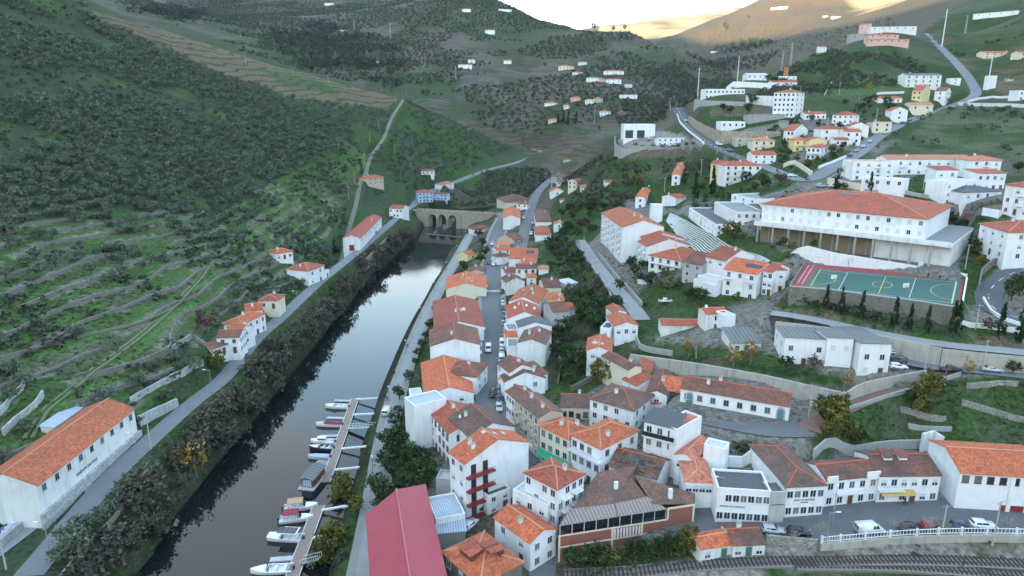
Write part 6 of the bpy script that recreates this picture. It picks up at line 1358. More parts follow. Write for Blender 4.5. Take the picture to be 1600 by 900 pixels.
# ---------------------------------------------------------------- plants: leaf-sized faces gathered in clumps
def leaf_mat(name, c1, c2, spread=0.5):
    b = NB(name); at = b.node('ShaderNodeVertexColor'); at.layer_name = 'cover'; s_ = b.node('ShaderNodeSeparateColor'); b.link(at.outputs['Color'], s_.inputs[0])
    oi = b.node('ShaderNodeObjectInfo'); t = b.mix(s_.outputs[0], c1, c2); t = b.mix(b.math('MULTIPLY', oi.outputs['Random'], spread), t, b.mix(1.0, t, (0.62, 0.66, 0.7), 'MULTIPLY'))
    b.base(t); b.rough(0.75); b.b.inputs['Specular IOR Level'].default_value = 0.25; return b.m
LEAF = {'olive': leaf_mat('olive_leaf', (0.066, 0.092, 0.062), (0.180, 0.215, 0.150)), 'shrub': leaf_mat('brown_shrub_twig', (0.045, 0.043, 0.031), (0.13, 0.122, 0.088)), 'green': leaf_mat('dark_green_leaf', (0.018, 0.038, 0.014), (0.065, 0.105, 0.035)),
        'citrus': leaf_mat('yellow_green_leaf', (0.04, 0.06, 0.012), (0.20, 0.17, 0.035)), 'cypress': leaf_mat('cypress_leaf', (0.012, 0.028, 0.014), (0.04, 0.065, 0.03)), 'pine': leaf_mat('pine_leaf', (0.020, 0.036, 0.026), (0.065, 0.090, 0.060)),
        'yellow': leaf_mat('autumn_leaf', (0.16, 0.10, 0.02), (0.42, 0.28, 0.05)), 'russet': leaf_mat('russet_leaf', (0.07, 0.035, 0.028), (0.16, 0.085, 0.06)), 'bush': leaf_mat('scrub_leaf', (0.036, 0.050, 0.034), (0.11, 0.13, 0.085))}
BARK = plain('bark', (0.075, 0.06, 0.048), 0.9); PALEBARK = plain('pale_bark', (0.30, 0.26, 0.21), 0.9); TWIG = plain('bare_twig', (0.17, 0.145, 0.12), 0.9)
def leaves(rng, n_cl, per, rad, size, shape='round', zc=0.0, lean=0.2):
    """leaf quads round clump centres; rad (rx, ry, rz)"""
    d = rng.normal(size=(n_cl, 3)); d /= np.linalg.norm(d, axis=1)[:, None]; r = rng.uniform(0.35, 1.0, n_cl)**0.6
    c = d*r[:, None]*np.array(rad)
    if shape == 'round': c[:, 2] = np.where(c[:, 2] < 0, c[:, 2]*0.7, c[:, 2])
    if shape == 'cone':
        h = rng.uniform(-1, 1, n_cl); w = np.clip(1-((h+1)/2)**1.6, 0.05, 1)*np.where(h < -0.8, 0.7, 1); a = rng.uniform(0, 2*math.pi, n_cl); q = rng.uniform(.5, 1, n_cl)
        c = np.stack([np.cos(a)*w*q*rad[0], np.sin(a)*w*q*rad[1], h*rad[2]], 1)
    tint = rng.uniform(0, 1, n_cl)
    cl = np.repeat(c, per, 0)+rng.normal(size=(n_cl*per, 3))*np.array(rad)*(0.16 if shape == 'round' else 0.10); tn = np.clip(np.repeat(tint, per)+rng.normal(size=n_cl*per)*.15, 0, 1)
    m = len(cl); a = rng.normal(size=(m, 3)); a /= np.linalg.norm(a, axis=1)[:, None]; b = np.cross(a, rng.normal(size=(m, 3))); b /= np.linalg.norm(b, axis=1)[:, None]
    s_ = size*rng.uniform(.6, 1.3, m)[:, None]; a = a*s_; b = b*s_*.7; cl[:, 2] += zc
    V = np.stack([cl-a-b*.4, cl+a*.2-b, cl+a+b*.3, cl-a*.1+b], 1).reshape(-1, 3); return V, np.repeat(tn, 4)
def leaf_mesh(name, V, tn, mat):
    F = np.arange(len(V)).reshape(-1, 4); colr = np.stack([tn, tn, tn, np.ones_like(tn)], 1); return big_mesh(name, V, F, mat, colr)
def trunk_mesh(rng, h, r, spread, n=5, bark=None, depth=1):
    m_ = MB(); m_.bar((0, 0, -0.4), (0.05*h, 0, h*.45), r, 0, 6, r*.75)
    for k in range(n):
        a = 2*math.pi*k/n+rng.uniform(-.4, .4); e = (math.cos(a)*spread*rng.uniform(.5, .9), math.sin(a)*spread*rng.uniform(.5, .9), h*rng.uniform(.75, 1.05)); m_.bar((0.05*h, 0, h*.42), e, r*.55, 0, 5, r*.15)
        for j in range(depth):
            f = rng.uniform(.4, .8); p = np.array((0.05*h, 0, h*.42))*(1-f)+np.array(e)*f; q = p+np.array((rng.normal()*spread*.35, rng.normal()*spread*.35, h*.22*rng.uniform(.4, 1.2))); m_.bar(p, q, r*.25, 0, 4, r*.06)
    return m_.mesh('trunk', bark or BARK)
PLANTS = {}
def kind(name, var, fn): PLANTS[name] = [fn(np.random.default_rng(100*len(PLANTS)+i)) for i in range(var)]
# every entry: (trunk mesh, crown mesh) of a plant about 1 unit = 1 m, natural size
kind('olive_tree', 5, lambda g: (trunk_mesh(g, 2.6, .22, 1.6), leaf_mesh('crown', *leaves(g, 24, 13, (2.5, 2.5, 1.75), .34, zc=3.0), LEAF['olive'])))
kind('riverside_shrub', 5, lambda g: (trunk_mesh(g, 3.0, .14, 2.2, 7, TWIG, 3), leaf_mesh('crown', *leaves(g, 26, 14, (2.9, 2.9, 2.3), .34, zc=2.7), LEAF['shrub'])))
kind('garden_tree', 4, lambda g: (trunk_mesh(g, 3.2, .22, 1.6), leaf_mesh('crown', *leaves(g, 30, 16, (2.4, 2.4, 2.2), .34, zc=3.7), LEAF['green'])))
kind('citrus_tree', 3, lambda g: (trunk_mesh(g, 2.6, .18, 1.3), leaf_mesh('crown', *leaves(g, 30, 16, (2.3, 2.3, 2.2), .33, zc=3.2), LEAF['citrus'])))
kind('cypress', 3, lambda g: (trunk_mesh(g, 2.0, .16, .3, 3), leaf_mesh('crown', *leaves(g, 40, 12, (1.05, 1.05, 3.6), .30, 'cone', zc=4.3), LEAF['cypress'])))
kind('pine_tree', 3, lambda g: (trunk_mesh(g, 8.0, .28, 1.8), leaf_mesh('crown', *leaves(g, 28, 12, (3.0, 3.0, 3.2), .5, zc=8.6), LEAF['pine'])))
kind('autumn_tree', 3, lambda g: (trunk_mesh(g, 4.2, .15, 2.0, 7, TWIG, 3), leaf_mesh('crown', *leaves(g, 16, 10, (1.9, 1.9, 2.0), .26, zc=3.4), LEAF['yellow'])))
kind('russet_tree', 2, lambda g: (trunk_mesh(g, 3.4, .16, 2.0, 7, TWIG, 3), leaf_mesh('crown', *leaves(g, 24, 12, (2.2, 2.2, 2.0), .3, zc=3.2), LEAF['russet'])))
kind('scrub_bush', 4, lambda g: (None, leaf_mesh('scrub_bush', *leaves(g, 20, 12, (1.6, 1.6, 1.0), .28, zc=.9), LEAF['bush'])))
kind('bare_tree', 3, lambda g: (trunk_mesh(g, 4.6, .16, 2.3, 9, PALEBARK, 5), None))
kind('pollard_tree', 2, lambda g: (trunk_mesh(g, 3.4, .26, 1.9, 6, PALEBARK, 4), None))
CATS = {'olive_tree': 'olive tree', 'riverside_shrub': 'shrub', 'garden_tree': 'tree', 'citrus_tree': 'citrus tree', 'cypress': 'cypress', 'pine_tree': 'pine tree', 'autumn_tree': 'tree', 'russet_tree': 'tree', 'scrub_bush': 'bush', 'bare_tree': 'bare tree', 'pollard_tree': 'bare tree'}
def inhouse(px_, py_, mrg=0.4):
    for c, ux, uy, a, b in SHELLS:
        d = (px_-c[0], py_-c[1])
        if abs(d[0]*ux[0]+d[1]*ux[1]) < a+mrg and abs(d[0]*uy[0]+d[1]*uy[1]) < b+mrg: return True
    return False
def plant(name, P, size, label, group=None, zs=1.0, check=False):
    if check and inhouse(P[0], P[1], .2): return None
    tr, cr = random.choice(PLANTS[name]); rz = random.uniform(0, 6.28); zz = T(float(P[0]), float(P[1]))-.05
    if tr is None or cr is None:
        o = link(name, cr or tr, None, (P[0], P[1], zz), rz); o.scale = (size, size, size*zs)
    else:
        o = link(name, None, None, (P[0], P[1], zz), rz); o.scale = (size, size, size*zs); link('trunk', tr, o); link('crown', cr, o)
    tag(o, label, CATS[name], group); return o
def scatter(poly, d0, d1, step, seed, jit=0.9, noise=None, thr=0.0, inpix=True):
    """jittered world grid kept where its foot lies inside the surveyed outline"""
    g = np.random.default_rng(seed); corners = []
    for p in poly:
        q = ground(*p); corners.append(q[:2])
    c = np.array(corners); x0, y0 = c.min(0)-20; x1, y1 = c.max(0)+20; y1 = min(y1, d1*1.1); x0, x1 = max(x0, -d1), min(x1, d1)
    X, Y = np.meshgrid(np.arange(x0, x1, step), np.arange(max(y0, 60), y1, step)); X = X.ravel(); Y = Y.ravel()
    X = X+g.uniform(-.5, .5, len(X))*step*jit; Y = Y+g.uniform(-.5, .5, len(Y))*step*jit; Z = T(X, Y)
    u, v, d = to_px(np.stack([X, Y, Z], 1)); k = in_poly(u, v, poly) & (d > d0) & (d < d1) & (Z > 0.3)
    if noise: k &= (fbm(X/noise, Y/noise, 3, seed)+.5 > thr)
    for c, ux, uy, a, b in SHELLS:
        dx_, dy_ = X-c[0], Y-c[1]; k &= ~((np.abs(dx_*ux[0]+dy_*ux[1]) < a+1.8) & (np.abs(dx_*uy[0]+dy_*uy[1]) < b+1.8))
    for nm, (P, w) in ROADW.items():
        if k.any(): dd, _ = seg_dist(X[k], Y[k], P[:, :2]); kk = np.where(k)[0]; k[kk[dd < w/2+1.2]] = False
    return np.stack([X[k], Y[k], Z[k]], 1)
def merge_stuff(name, P, mat, n_cl, per, rad, size, zc, label, cat, srange=(.7, 1.3), seed=0, nvar=8):
    g = np.random.default_rng(seed); base = [leaves(g, n_cl, per, rad, size, zc=zc) for i in range(nvar)]; VV = []; TT = []
    pick = g.integers(0, nvar, len(P)); ang_ = g.uniform(0, 6.28, len(P)); scl = g.uniform(*srange, len(P)); sh = g.uniform(-.25, .25, len(P))
    for v in range(nvar):
        k = np.where(pick == v)[0]
        if len(k) == 0: continue
        B, tn = base[v]; ca, sa = np.cos(ang_[k]), np.sin(ang_[k]); X = B[None, :, 0]*ca[:, None]-B[None, :, 1]*sa[:, None]; Y = B[None, :, 0]*sa[:, None]+B[None, :, 1]*ca[:, None]; s_ = scl[k][:, None]
        VV.append(np.stack([X*s_+P[k, 0][:, None], Y*s_+P[k, 1][:, None], B[None, :, 2]*s_+P[k, 2][:, None]], 2).reshape(-1, 3)); TT.append(np.clip(tn[None, :]+sh[k][:, None], 0, 1).ravel())
    me = leaf_mesh(name, np.concatenate(VV), np.concatenate(TT), mat); tag(link(name, me), label, cat, None, 'stuff')

# --- olives of the left hillside: the nearest ones one by one, the rest as a grove
dense = [(-60,-40),(110,-10),(330,112),(450,150),(545,190),(560,230),(470,262),(400,300),(330,345),(250,330),(120,330),(-60,400)]
O1 = scatter(dense, 100, 900, 4.5, 1, noise=45, thr=.40)
O2 = scatter([(-40,400),(120,330),(330,345),(470,262),(560,230),(560,330),(520,420),(430,470),(330,520),(300,640),(200,660),(60,680),(-40,760)], 60, 560, 7.5, 2, noise=28, thr=.42)
O3 = scatter([(632,158),(800,232),(700,280),(640,300),(600,270),(575,255),(590,225)], 400, 950, 6.0, 3, noise=70, thr=.40)
O4 = scatter([(440,150),(600,172),(620,165),(585,240),(560,235)], 400, 900, 6.0, 4, noise=70, thr=.38)
O5 = np.array([ground(p[0]+12, p[1]+20) for p in ((95,838),(118,822),(145,800),(160,792),(172,768),(186,758),(200,742),(213,732),(222,720),(108,852),(80,862))])
O6 = np.array([ground(*p) for p in ((1385,222),(1398,216),(1410,205),(1420,198),(1440,190),(1452,182),(1463,172),(1482,163),(1508,168),(1535,172),(1573,172),(1400,228),(1425,222),(1440,225),(1458,228),(1372,232),(1512,205),(1530,203))])
O = np.concatenate([O5, O6, O1, O2, O3, O4]); u_, v_, d_ = to_px(O+np.array((0, 0, 3.0))); vis = (u_ > -15) & (u_ < 1615) & (v_ > -15) & (v_ < 915); O = O[vis]; d_ = d_[vis]
order = np.argsort(d_); near_ = order[:300]; rest = order[300:]
for i in near_:
    X = O[i]; side = 'right' if X[0] > 0 else 'left'
    strip = any(np.hypot(*(X-q)[:2]) < .5 for q in O5)
    lab = ('grey green olive tree in the strip between road and river' if strip else 'grey green olive tree along the sloping green field on the right' if side == 'right' else 'grey green olive tree on the terraces of the left hillside')
    grp = ('olive trees beside the river road' if strip else 'olive trees around the right hand field' if side == 'right' else 'olive trees on the left hillside')
    plant('olive_tree', X, random.uniform(.6, 1.05)*(1.15 if strip else 1), lab, grp)
merge_stuff('olive_grove', O[rest], LEAF['olive'], 16, 7, (2.5, 2.5, 1.8), .52, 2.4, 'dense grey green olive grove covering the upper left hillside', 'olive grove', (.5, 1.05), 5)
# --- undergrowth between them
B1 = scatter([(-40,330),(330,330),(560,230),(600,300),(520,430),(300,650),(60,700),(-40,760)], 60, 560, 3.2, 11, noise=16, thr=.54)
B2 = scatter([(-60,-40),(110,-10),(330,112),(560,190),(470,262),(330,345),(-60,400)], 100, 900, 7, 12, noise=40, thr=.5)
merge_stuff('undergrowth', np.concatenate([B1, B2]), LEAF['bush'], 8, 6, (1.2, 1.2, .6), .32, .4, 'low scrub and bramble between the terraces of the left hillside', 'undergrowth', (.6, 1.8), 6)
# --- far slopes
hill = [(150,-20),(800,-20),(990,50),(1110,100),(1160,135),(1100,200),(960,240),(860,215),(780,205),(640,150),(480,112),(330,66)]
F1 = scatter(hill, 700, 2600, 8.5, 21, noise=110, thr=.43); F2 = scatter([(990,130),(1050,95),(1140,105),(1150,140),(1095,180),(1045,230),(990,205),(960,190)], 500, 1400, 8, 22, noise=90, thr=.30)
F3 = scatter([(1050,76),(1130,48),(1210,12),(1330,5),(1440,48),(1330,72),(1250,92),(1150,135)], 1200, 3000, 20, 33, noise=170, thr=.48); F4 = scatter([(150,-20),(420,-20),(640,-10),(800,0),(700,40),(420,30),(330,40),(200,30)], 1300, 3200, 14, 34, noise=120, thr=.44)
merge_stuff('hillside_scrub', np.concatenate([F1, F2, F3, F4]), LEAF['bush'], 9, 4, (2.2, 2.2, 1.6), .75, 1.2, 'scattered scrub and orchard trees on the far slopes', 'scrub', (.6, 1.5), 7)
W1 = scatter([(425,50),(500,35),(640,75),(640,100),(560,105),(440,88)], 900, 2400, 11, 23, noise=60, thr=.44); W2 = scatter([(455,92),(560,98),(640,92),(650,120),(620,138),(560,125),(480,112)], 800, 2000, 10, 24, noise=60, thr=.42); W3 = scatter([(150,25),(260,12),(330,15),(300,40),(220,40)], 1200, 3500, 11, 25, noise=120, thr=.42); W4 = scatter([(1060,80),(1180,60),(1230,70),(1190,110),(1110,110)], 1300, 3200, 16, 26, noise=200, thr=.46)
merge_stuff('pine_wood', np.concatenate([W1, W2, W3, W4]), LEAF['pine'], 10, 5, (3.6, 3.6, 4.6), 1.15, 5.0, 'dark pine wood in the folds of the far hills', 'wood', (.7, 1.4), 8)
S1 = scatter([(1240,95),(1300,80),(1400,85),(1460,105),(1420,135),(1300,140),(1250,150),(1180,150)], 380, 800, 4.2, 27, noise=45, thr=.44); S2 = scatter([(1400,300),(1360,235),(1480,170),(1640,165),(1640,280),(1580,240),(1480,235)], 250, 520, 8, 28, noise=30, thr=.60); S3 = scatter([(860,300),(905,250),(965,245),(1000,258),(1110,245),(1110,280),(1040,270),(990,300),(930,330),(880,330)], 300, 620, 4.0, 29, noise=30, thr=.46); S4 = scatter([(700,290),(780,262),(860,262),(860,285),(800,310),(740,325),(690,318)], 480, 900, 4.5, 30, noise=40, thr=.36); S5 = scatter([(1470,60),(1640,20),(1640,60),(1480,95)], 380, 1200, 7, 31, noise=50, thr=.5)
merge_stuff('hillside_bushes', np.concatenate([S1, S2, S3, S4, S5]), LEAF['bush'], 10, 7, (1.7, 1.7, 1.1), .42, .8, 'dark bramble and scrub on the slopes around the upper town', 'scrub', (.5, 1.5), 9)
# --- rough grass
GG = leaf_mat('grass_blade', (0.045, 0.068, 0.027), (0.115, 0.142, 0.062))
R1 = scatter([(1265,690),(1330,640),(1420,612),(1490,592),(1640,592),(1640,710),(1480,700),(1270,700)], 100, 300, 1.5, 71, noise=9, thr=.40); R2 = scatter([(-40,700),(-40,430),(200,430),(330,400),(420,400),(400,500),(300,620),(200,660)], 60, 420, 2.6, 72, noise=14, thr=.50); R3 = scatter([(860,905),(960,860),(1110,850),(1110,880),(1000,885),(900,915)], 60, 200, 1.0, 73, noise=8, thr=.35); R4 = scatter(TOWN, 60, 330, 3.2, 74, noise=14, thr=.50); R5 = scatter([(120,930),(262,740),(430,560),(560,425),(640,368),(640,350),(560,395),(440,500),(350,595),(232,700),(70,880)], 60, 500, 1.9, 75, noise=10, thr=.36)
RG = np.concatenate([R1, R2, R3, R4, R5]); keepg = np.ones(len(RG), bool)
for k_, (P, pz) in PADW.items(): keepg &= ~in_poly(RG[:, 0], RG[:, 1], P)
merge_stuff('grass', RG[keepg], GG, 4, 4, (.7, .7, .22), .26, .12, 'rough winter grass on banks, terraces and waste ground', 'grass', (.6, 1.4), 75)
# --- brush along the river, one by one
bank_l = [(120,930),(150,880),(215,800),(262,740),(320,680),(380,610),(430,560),(478,515),(520,475),(560,425),(606,385),(640,368),(650,380),(600,425),(560,470),(505,530),(440,610),(385,680),(330,740),(262,830),(215,910)]
K = scatter(bank_l, 60, 560, 3.5, 41, noise=18, thr=.14); K = K[np.argsort(to_px(K)[2])]
for X in K[:290]: plant('riverside_shrub', X, random.uniform(.8, 1.65), 'brown grey thicket shrub on the steep left river bank', 'thicket along the left river bank')
bank_r = [(520,905),(560,780),(590,690),(610,625),(648,532),(676,470),(706,402),(738,356),(744,362),(712,405),(684,470),(655,535),(618,625),(598,690),(576,770),(556,830)]
K = scatter(bank_r, 60, 560, 2.6, 42, noise=14, thr=.34)
for X in K[:110]: plant('scrub_bush', X, random.uniform(.45, .9), 'low bush on the river edge below the promenade', 'bushes along the promenade edge')
for p, s_ in (((533,792),1.0),((538,775),1.2),((514,875),1.3),((525,858),1.2),((508,890),1.2),((556,800),.7)): plant('citrus_tree', ground(*p), s_, 'pale yellow green willow bush leaning over the moorings', 'willow bushes at the moorings')
plant('autumn_tree', ground(308,745), 1.7, 'yellowing bare tree on the left bank shore')
plant('autumn_tree', ground(285,735), 1.2, 'smaller yellowish bush beside the yellowing shore tree')
# --- gardens of the town
def row(name, ptsl, lab, grp, lo=.7, hi=1.1, zs=1.0):
    for p in ptsl: plant(name, ground(*p), random.uniform(lo, hi), lab, grp, zs)
row('garden_tree', [(606,700),(612,715),(603,735),(612,745),(622,705),(640,725),(650,748),(640,762),(655,765),(628,772),(605,790),(598,805),(590,780),(668,752),(645,735),(660,730),(625,690),(618,668)], 'dark green tree in the riverside garden behind the crimson roof', 'trees of the riverside garden', .7, 1.15)
row('garden_tree', [(660,545),(655,560),(665,530),(650,572),(672,515),(680,490),(690,478),(624,625),(622,650),(640,600)], 'dark bush in the narrow gardens beside the promenade', 'bushes along the promenade gardens', .45, .8)
row('garden_tree', [(748,372),(755,386),(740,402),(752,412),(725,425),(718,440),(712,450),(758,402)], 'dark garden tree between promenade and far main street', 'trees by the far promenade', .7, 1.1)
row('garden_tree', [(885,560),(895,575),(905,585),(880,590),(890,600),(912,570),(870,560),(925,520),(935,515),(915,500),(905,490),(922,508),(880,530),(868,535)], 'dark green tree in the central hillside gardens', 'trees of the central gardens', .8, 1.3)
plant('garden_tree', ground(876,515), .85, 'round dark bush against the grey garden house')
plant('garden_tree', ground(782,412), 1.0, 'round street tree on the traffic island')
plant('citrus_tree', ground(940,600), 1.4, 'big yellow green citrus tree behind the brown roofs')
plant('citrus_tree', ground(1142,378), 1.5, 'tall yellow green tree by the modern hall drive')
plant('bare_tree', ground(1185,352), 1.5, 'spreading leafless tree in front of the modern blocks')
plant('bare_tree', ground(1088,560), 1.4, 'leafless tree above the long grey wall, left one')
plant('autumn_tree', ground(1075,560), 1.1, 'thin tree with last yellow leaves by the bare court')
plant('autumn_tree', ground(1145,575), 1.15, 'yellow leaved tree growing above the long grey wall')
plant('autumn_tree', ground(1172,570), 1.3, 'loose yellow tree beside the slate roofed shed')
plant('autumn_tree', ground(1322,610), 1.0, 'bright yellow shrub below the grey roofed school')
plant('autumn_tree', ground(1510,590), .9, 'yellow shrub beside the parked pickup')
plant('autumn_tree', ground(1469,602), .6, 'small orange shrub on the red ramp wall')
plant('russet_tree', ground(1272,578), .8, 'dark twiggy bush in front of the left school block')
plant('russet_tree', ground(1545,520), .9, 'dark red leaved tree on the bank right of the court')
plant('russet_tree', ground(1220,290), 1.4, 'reddish bare tree left of the big school roof')
plant('russet_tree', ground(325,520), 1.5, 'russet bare tree behind the brown roofed roadside house')
plant('citrus_tree', ground(340,580), 1.3, 'yellowish round tree at the foot of the brown roofed house')
plant('autumn_tree', ground(1357,147), 1.5, 'bright yellow blossoming tree below the scrub hill')
row('citrus_tree', [(1290,665),(1302,672),(1298,690),(1312,655),(1430,625),(1445,622),(1437,650),(1326,690),(1455,617)], 'yellow green orchard tree in the lower right garden', 'orchard trees of the lower right garden', .8, 1.25)
row('garden_tree', [(1228,580),(1285,640),(1300,645),(1420,632),(1582,585),(1340,695)], 'dark bush in the gardens below the car park', 'bushes below the car park', .5, .9)
row('garden_tree', [(900,890),(922,884),(940,878),(890,884),(985,868),(1000,872),(1020,862),(1035,866),(1050,866),(1012,876)], 'dark green tree in front of the red brick wall', 'trees along the red brick wall', .5, .8)
row('citrus_tree', [(1058,862),(1070,866),(1078,858),(955,886)], 'yellowing tree at the right end of the brick wall', 'yellowing trees by the brick wall', .55, .95)
row('garden_tree', [(1048,285),(1068,290),(1095,300),(1085,302),(1190,290),(1196,298),(1165,285),(1180,300),(1150,284),(1320,275),(1338,270),(1425,262),(1450,265),(1437,270),(1590,270),(1482,355),(1500,365),(1520,395),(1470,345),(1580,470),(1592,462)], 'dark tree among the upper town houses', 'trees among the upper town houses', .6, 1.1)
row('garden_tree', [(1000,440),(1012,425),(1018,440),(992,432),(1075,470),(1085,468),(1097,472),(1003,420),(968,455),(985,420)], 'dark garden tree beside the long white villa', 'trees beside the long white villa', .6, 1.0)
row('garden_tree', [(1175,165),(1168,178),(1140,178),(1170,160),(1200,130),(1165,135),(1320,165),(1355,165),(1340,172),(1365,160),(1385,168),(1390,175),(1210,132),(1240,205),(1325,190),(1130,175)], 'dark tree between the houses on the hill', 'trees between the hill houses', .8, 1.4)
G_ = scatter([(850,385),(880,340),(940,300),(990,300),(975,330),(930,345),(905,375),(935,440),(985,490),(940,520),(900,540),(870,600),(850,600),(860,540),(895,520),(885,470),(880,430)], 150, 520, 5.0, 51, noise=20, thr=.42)
for X in G_[:110]: plant(random.choice(('garden_tree', 'scrub_bush', 'scrub_bush', 'riverside_shrub')), X, random.uniform(.55, 1.2), 'tangled tree or bush on the steep wild slope above the main street', 'wild growth on the slope above the main street', check=True)
row('scrub_bush', [(900,330),(910,345),(925,360),(905,365),(890,385),(880,395),(900,400),(915,420),(870,400),(930,440),(885,415),(925,460),(910,440),(940,470)], 'tangled bush on the slope left of the apartment block', 'bushes left of the apartment block', 1.0, 1.8)
row('garden_tree', [(866,385),(876,372),(885,360),(893,345),(878,340),(905,325),(870,395),(860,420),(885,440)], 'tree in the hanging gardens below the white hut', 'trees of the hanging gardens', .6, 1.1)
plant('citrus_tree', ground(996,295), 1.6, 'yellowing tree at the end of the terrace houses')
row('cypress', [(1313,492),(1345,500),(1290,484)], 'slim cypress under the left of the court wall', 'cypresses under the court wall left', .9, 1.05)
row('cypress', [(1396,514),(1420,518),(1447,522)], 'slim cypress under the middle of the court wall', 'cypresses under the court wall middle', .9, 1.1)
row('cypress', [(1486,526),(1494,524)], 'cypress of the pair at the right end of the court wall', 'pair of cypresses at the court corner', 1.1, 1.25)
row('cypress', [(1561,530),(1590,536)], 'cypress on the bank right of the court', 'cypresses on the right bank', 1.0, 1.25)
plant('cypress', ground(1214,378), 1.25, 'tall cypress at the left end of the big school')
plant('cypress', ground(1306,300), 1.1, 'left cypress behind the big school roof'); plant('cypress', ground(1359,302), 1.0, 'right cypress behind the big school roof')
plant('cypress', ground(1113,306), 1.7, 'tall cypress in front of the yellow wing'); plant('cypress', ground(1085,318), 1.8, 'broad tall cypress beside the red roofed garage')
plant('cypress', ground(523,400), 1.2, 'lone cypress on the grass above the river road')
for p in ((872,193),(880,193),(888,194),(900,195)): plant('cypress', ground(*p), 2.0, 'dark cypress beside the yellow white valley house', 'cypresses by the valley house')
row('scrub_bush', [(1245,470),(1260,474),(1275,478),(1300,484),(1330,490),(1365,500),(1255,462),(1240,464)], 'bush at the foot of the games court wall', 'bushes under the court wall', .9, 1.6)
row('scrub_bush', [(845,650),(1160,705),(1168,700),(1150,700),(838,880),(1255,730)], 'low green bush in a back yard', 'back yard bushes', .6, 1.1)
for p, lb in (((1240,848),'leafless pollard tree left of the white van'),((1281,842),'dark thin bare tree by the start of the white balustrade'),((1338,838),'slender bare tree beside the white van'),((1394,836),'slender bare sapling right of the white van'),((1451,834),'large pale pollard plane in front of the red car'),((1472,838),'small pale bare tree between the dark cars'),((1572,833),'large pale pollard plane at the right end of the balustrade')): plant('pollard_tree' if 'pollard' in lb else 'bare_tree', ground(*p), .95 if 'large' in lb else .7, lb)
G2 = scatter([(1000,440),(1060,360),(1130,270),(1180,210),(1340,170),(1420,170),(1380,215),(1270,285),(1200,320),(1340,290),(1500,330),(1600,300),(1600,400),(1500,440),(1500,380),(1190,410),(1200,470),(1000,520)], 150, 480, 5.5, 61, noise=20, thr=.46)
np.random.default_rng(4).shuffle(G2); GP = [np.array([at_z(a, b, z)[:2] for a, b in p]) for p, z in (PADS['court'], PADS['school'], PADS['grey_school'])]; n_put = 0
for X in G2:
    if n_put >= 170 or any(in_poly(X[0:1], X[1:2], p)[0] for p in GP): continue
    u1, v1, _ = to_px(X)
    if in_poly(np.array([u1]), np.array([v1]), [(1036,330),(1130,360),(1215,400),(1205,425),(1085,405),(1034,350)])[0]: continue
    plant(random.choice(('garden_tree', 'scrub_bush', 'scrub_bush', 'citrus_tree')), X, random.uniform(.4, .8), 'small garden tree or bush between the upper town houses', 'garden greenery of the upper town'); n_put += 1
# skyline trees
for p, t_, s_, lb in ((928,44,2,''),(958,44,1.2,''),(975,48,1.3,'')) and (((928,46),1480,1.8,'tall tree standing on the crest of the middle hill'),((958,50),1460,1.2,'left of two bushy trees on the descending crest'),((976,52),1450,1.3,'right of two bushy trees on the descending crest'),((1133,30),2550,3.0,'big dark tree on the far right skyline'),((1170,22),2600,1.8,'group tree on the far right skyline beside the farmstead')):
    q = at_t(p[0], p[1], t_); plant('pine_tree', q, s_, lb)
# ---------------------------------------------------------------- moorings
WOODK = plain('pontoon_deck', (0.26, 0.20, 0.17), 0.8); FLOATM = plain('grey_float', (0.45, 0.46, 0.48), 0.7); GEL = plain('white_gelcoat', (0.78, 0.79, 0.80), 0.25); MAROON = plain('maroon_canvas', (0.25, 0.03, 0.05), 0.8); TANC = plain('tan_canvas', (0.42, 0.29, 0.16), 0.8); NAVY = plain('dark_hull_paint', (0.03, 0.035, 0.05), 0.3)
def plank(label, a, b, w, name='pontoon', cat='pontoon', z=.45, thick=.35, mat=None, edge=True, group=None, za=None):
    A, B = at_z(*a, z), at_z(*b, z if za is None else za); L = float(np.hypot(*(B-A)[:2])); t_ = thing(name, label, cat, (A[0], A[1], z), math.atan2(B[1]-A[1], B[0]-A[0]), group); dz = B[2]-A[2]
    m_ = MB(); V = [(0,-w/2,0),(L,-w/2,dz),(L,w/2,dz),(0,w/2,0)]; lo = [(p[0],p[1],p[2]-thick) for p in V]; m_.face(V); m_.face(lo[::-1]); [m_.face([lo[i], lo[(i+1) % 4], V[(i+1) % 4], V[i]]) for i in range(4)]; m_.build('deck', mat or WOODK, t_)
    if edge:
        for s_ in (-1, 1): m_ = MB(); m_.bar((0, s_*w/2, .03), (L, s_*w/2, dz+.03), .09, 0, 6); m_.build('edge_rail', FRAME, t_)
    return t_, L
plank('upper long pontoon with brown deck and white edges', (555,622), (509,752), 2.3)
plank('lower long pontoon with brown deck at the bottom moorings', (498,790), (455,905), 2.6)
for lb, a, b, w_ in (('finger pontoon above the topmost white boat',(523,625),(550,626),1.0),('finger pontoon above the maroon covered boat',(511,652),(540,653),1.0),('finger pontoon between the white cruisers and dark runabout',(500,681),(530,680),1.0),('finger pontoon left of the lower long pontoon',(422,874),(462,871),1.4)): plank(lb, a, b, w_, 'finger_pontoon', 'pontoon', .35, .3, FLOATM, False)
for lb, a, b in (('topmost white mooring beam from quay to pontoon',(556,623),(590,621)),('second white mooring beam with lattice gangway side',(551,647),(590,645)),('white mooring beam level with the white cruisers',(533,700),(577,696)),('white mooring beam beside the floating cabin',(522,733),(563,729)),('white mooring beam at the head of the lower pontoon',(502,796),(545,789)),('white mooring beam near the bottom pontoon',(489,839),(536,831))): plank(lb, a, b, .5, 'mooring_beam', 'beam', .8, .35, FRAME, False, za=2.2)
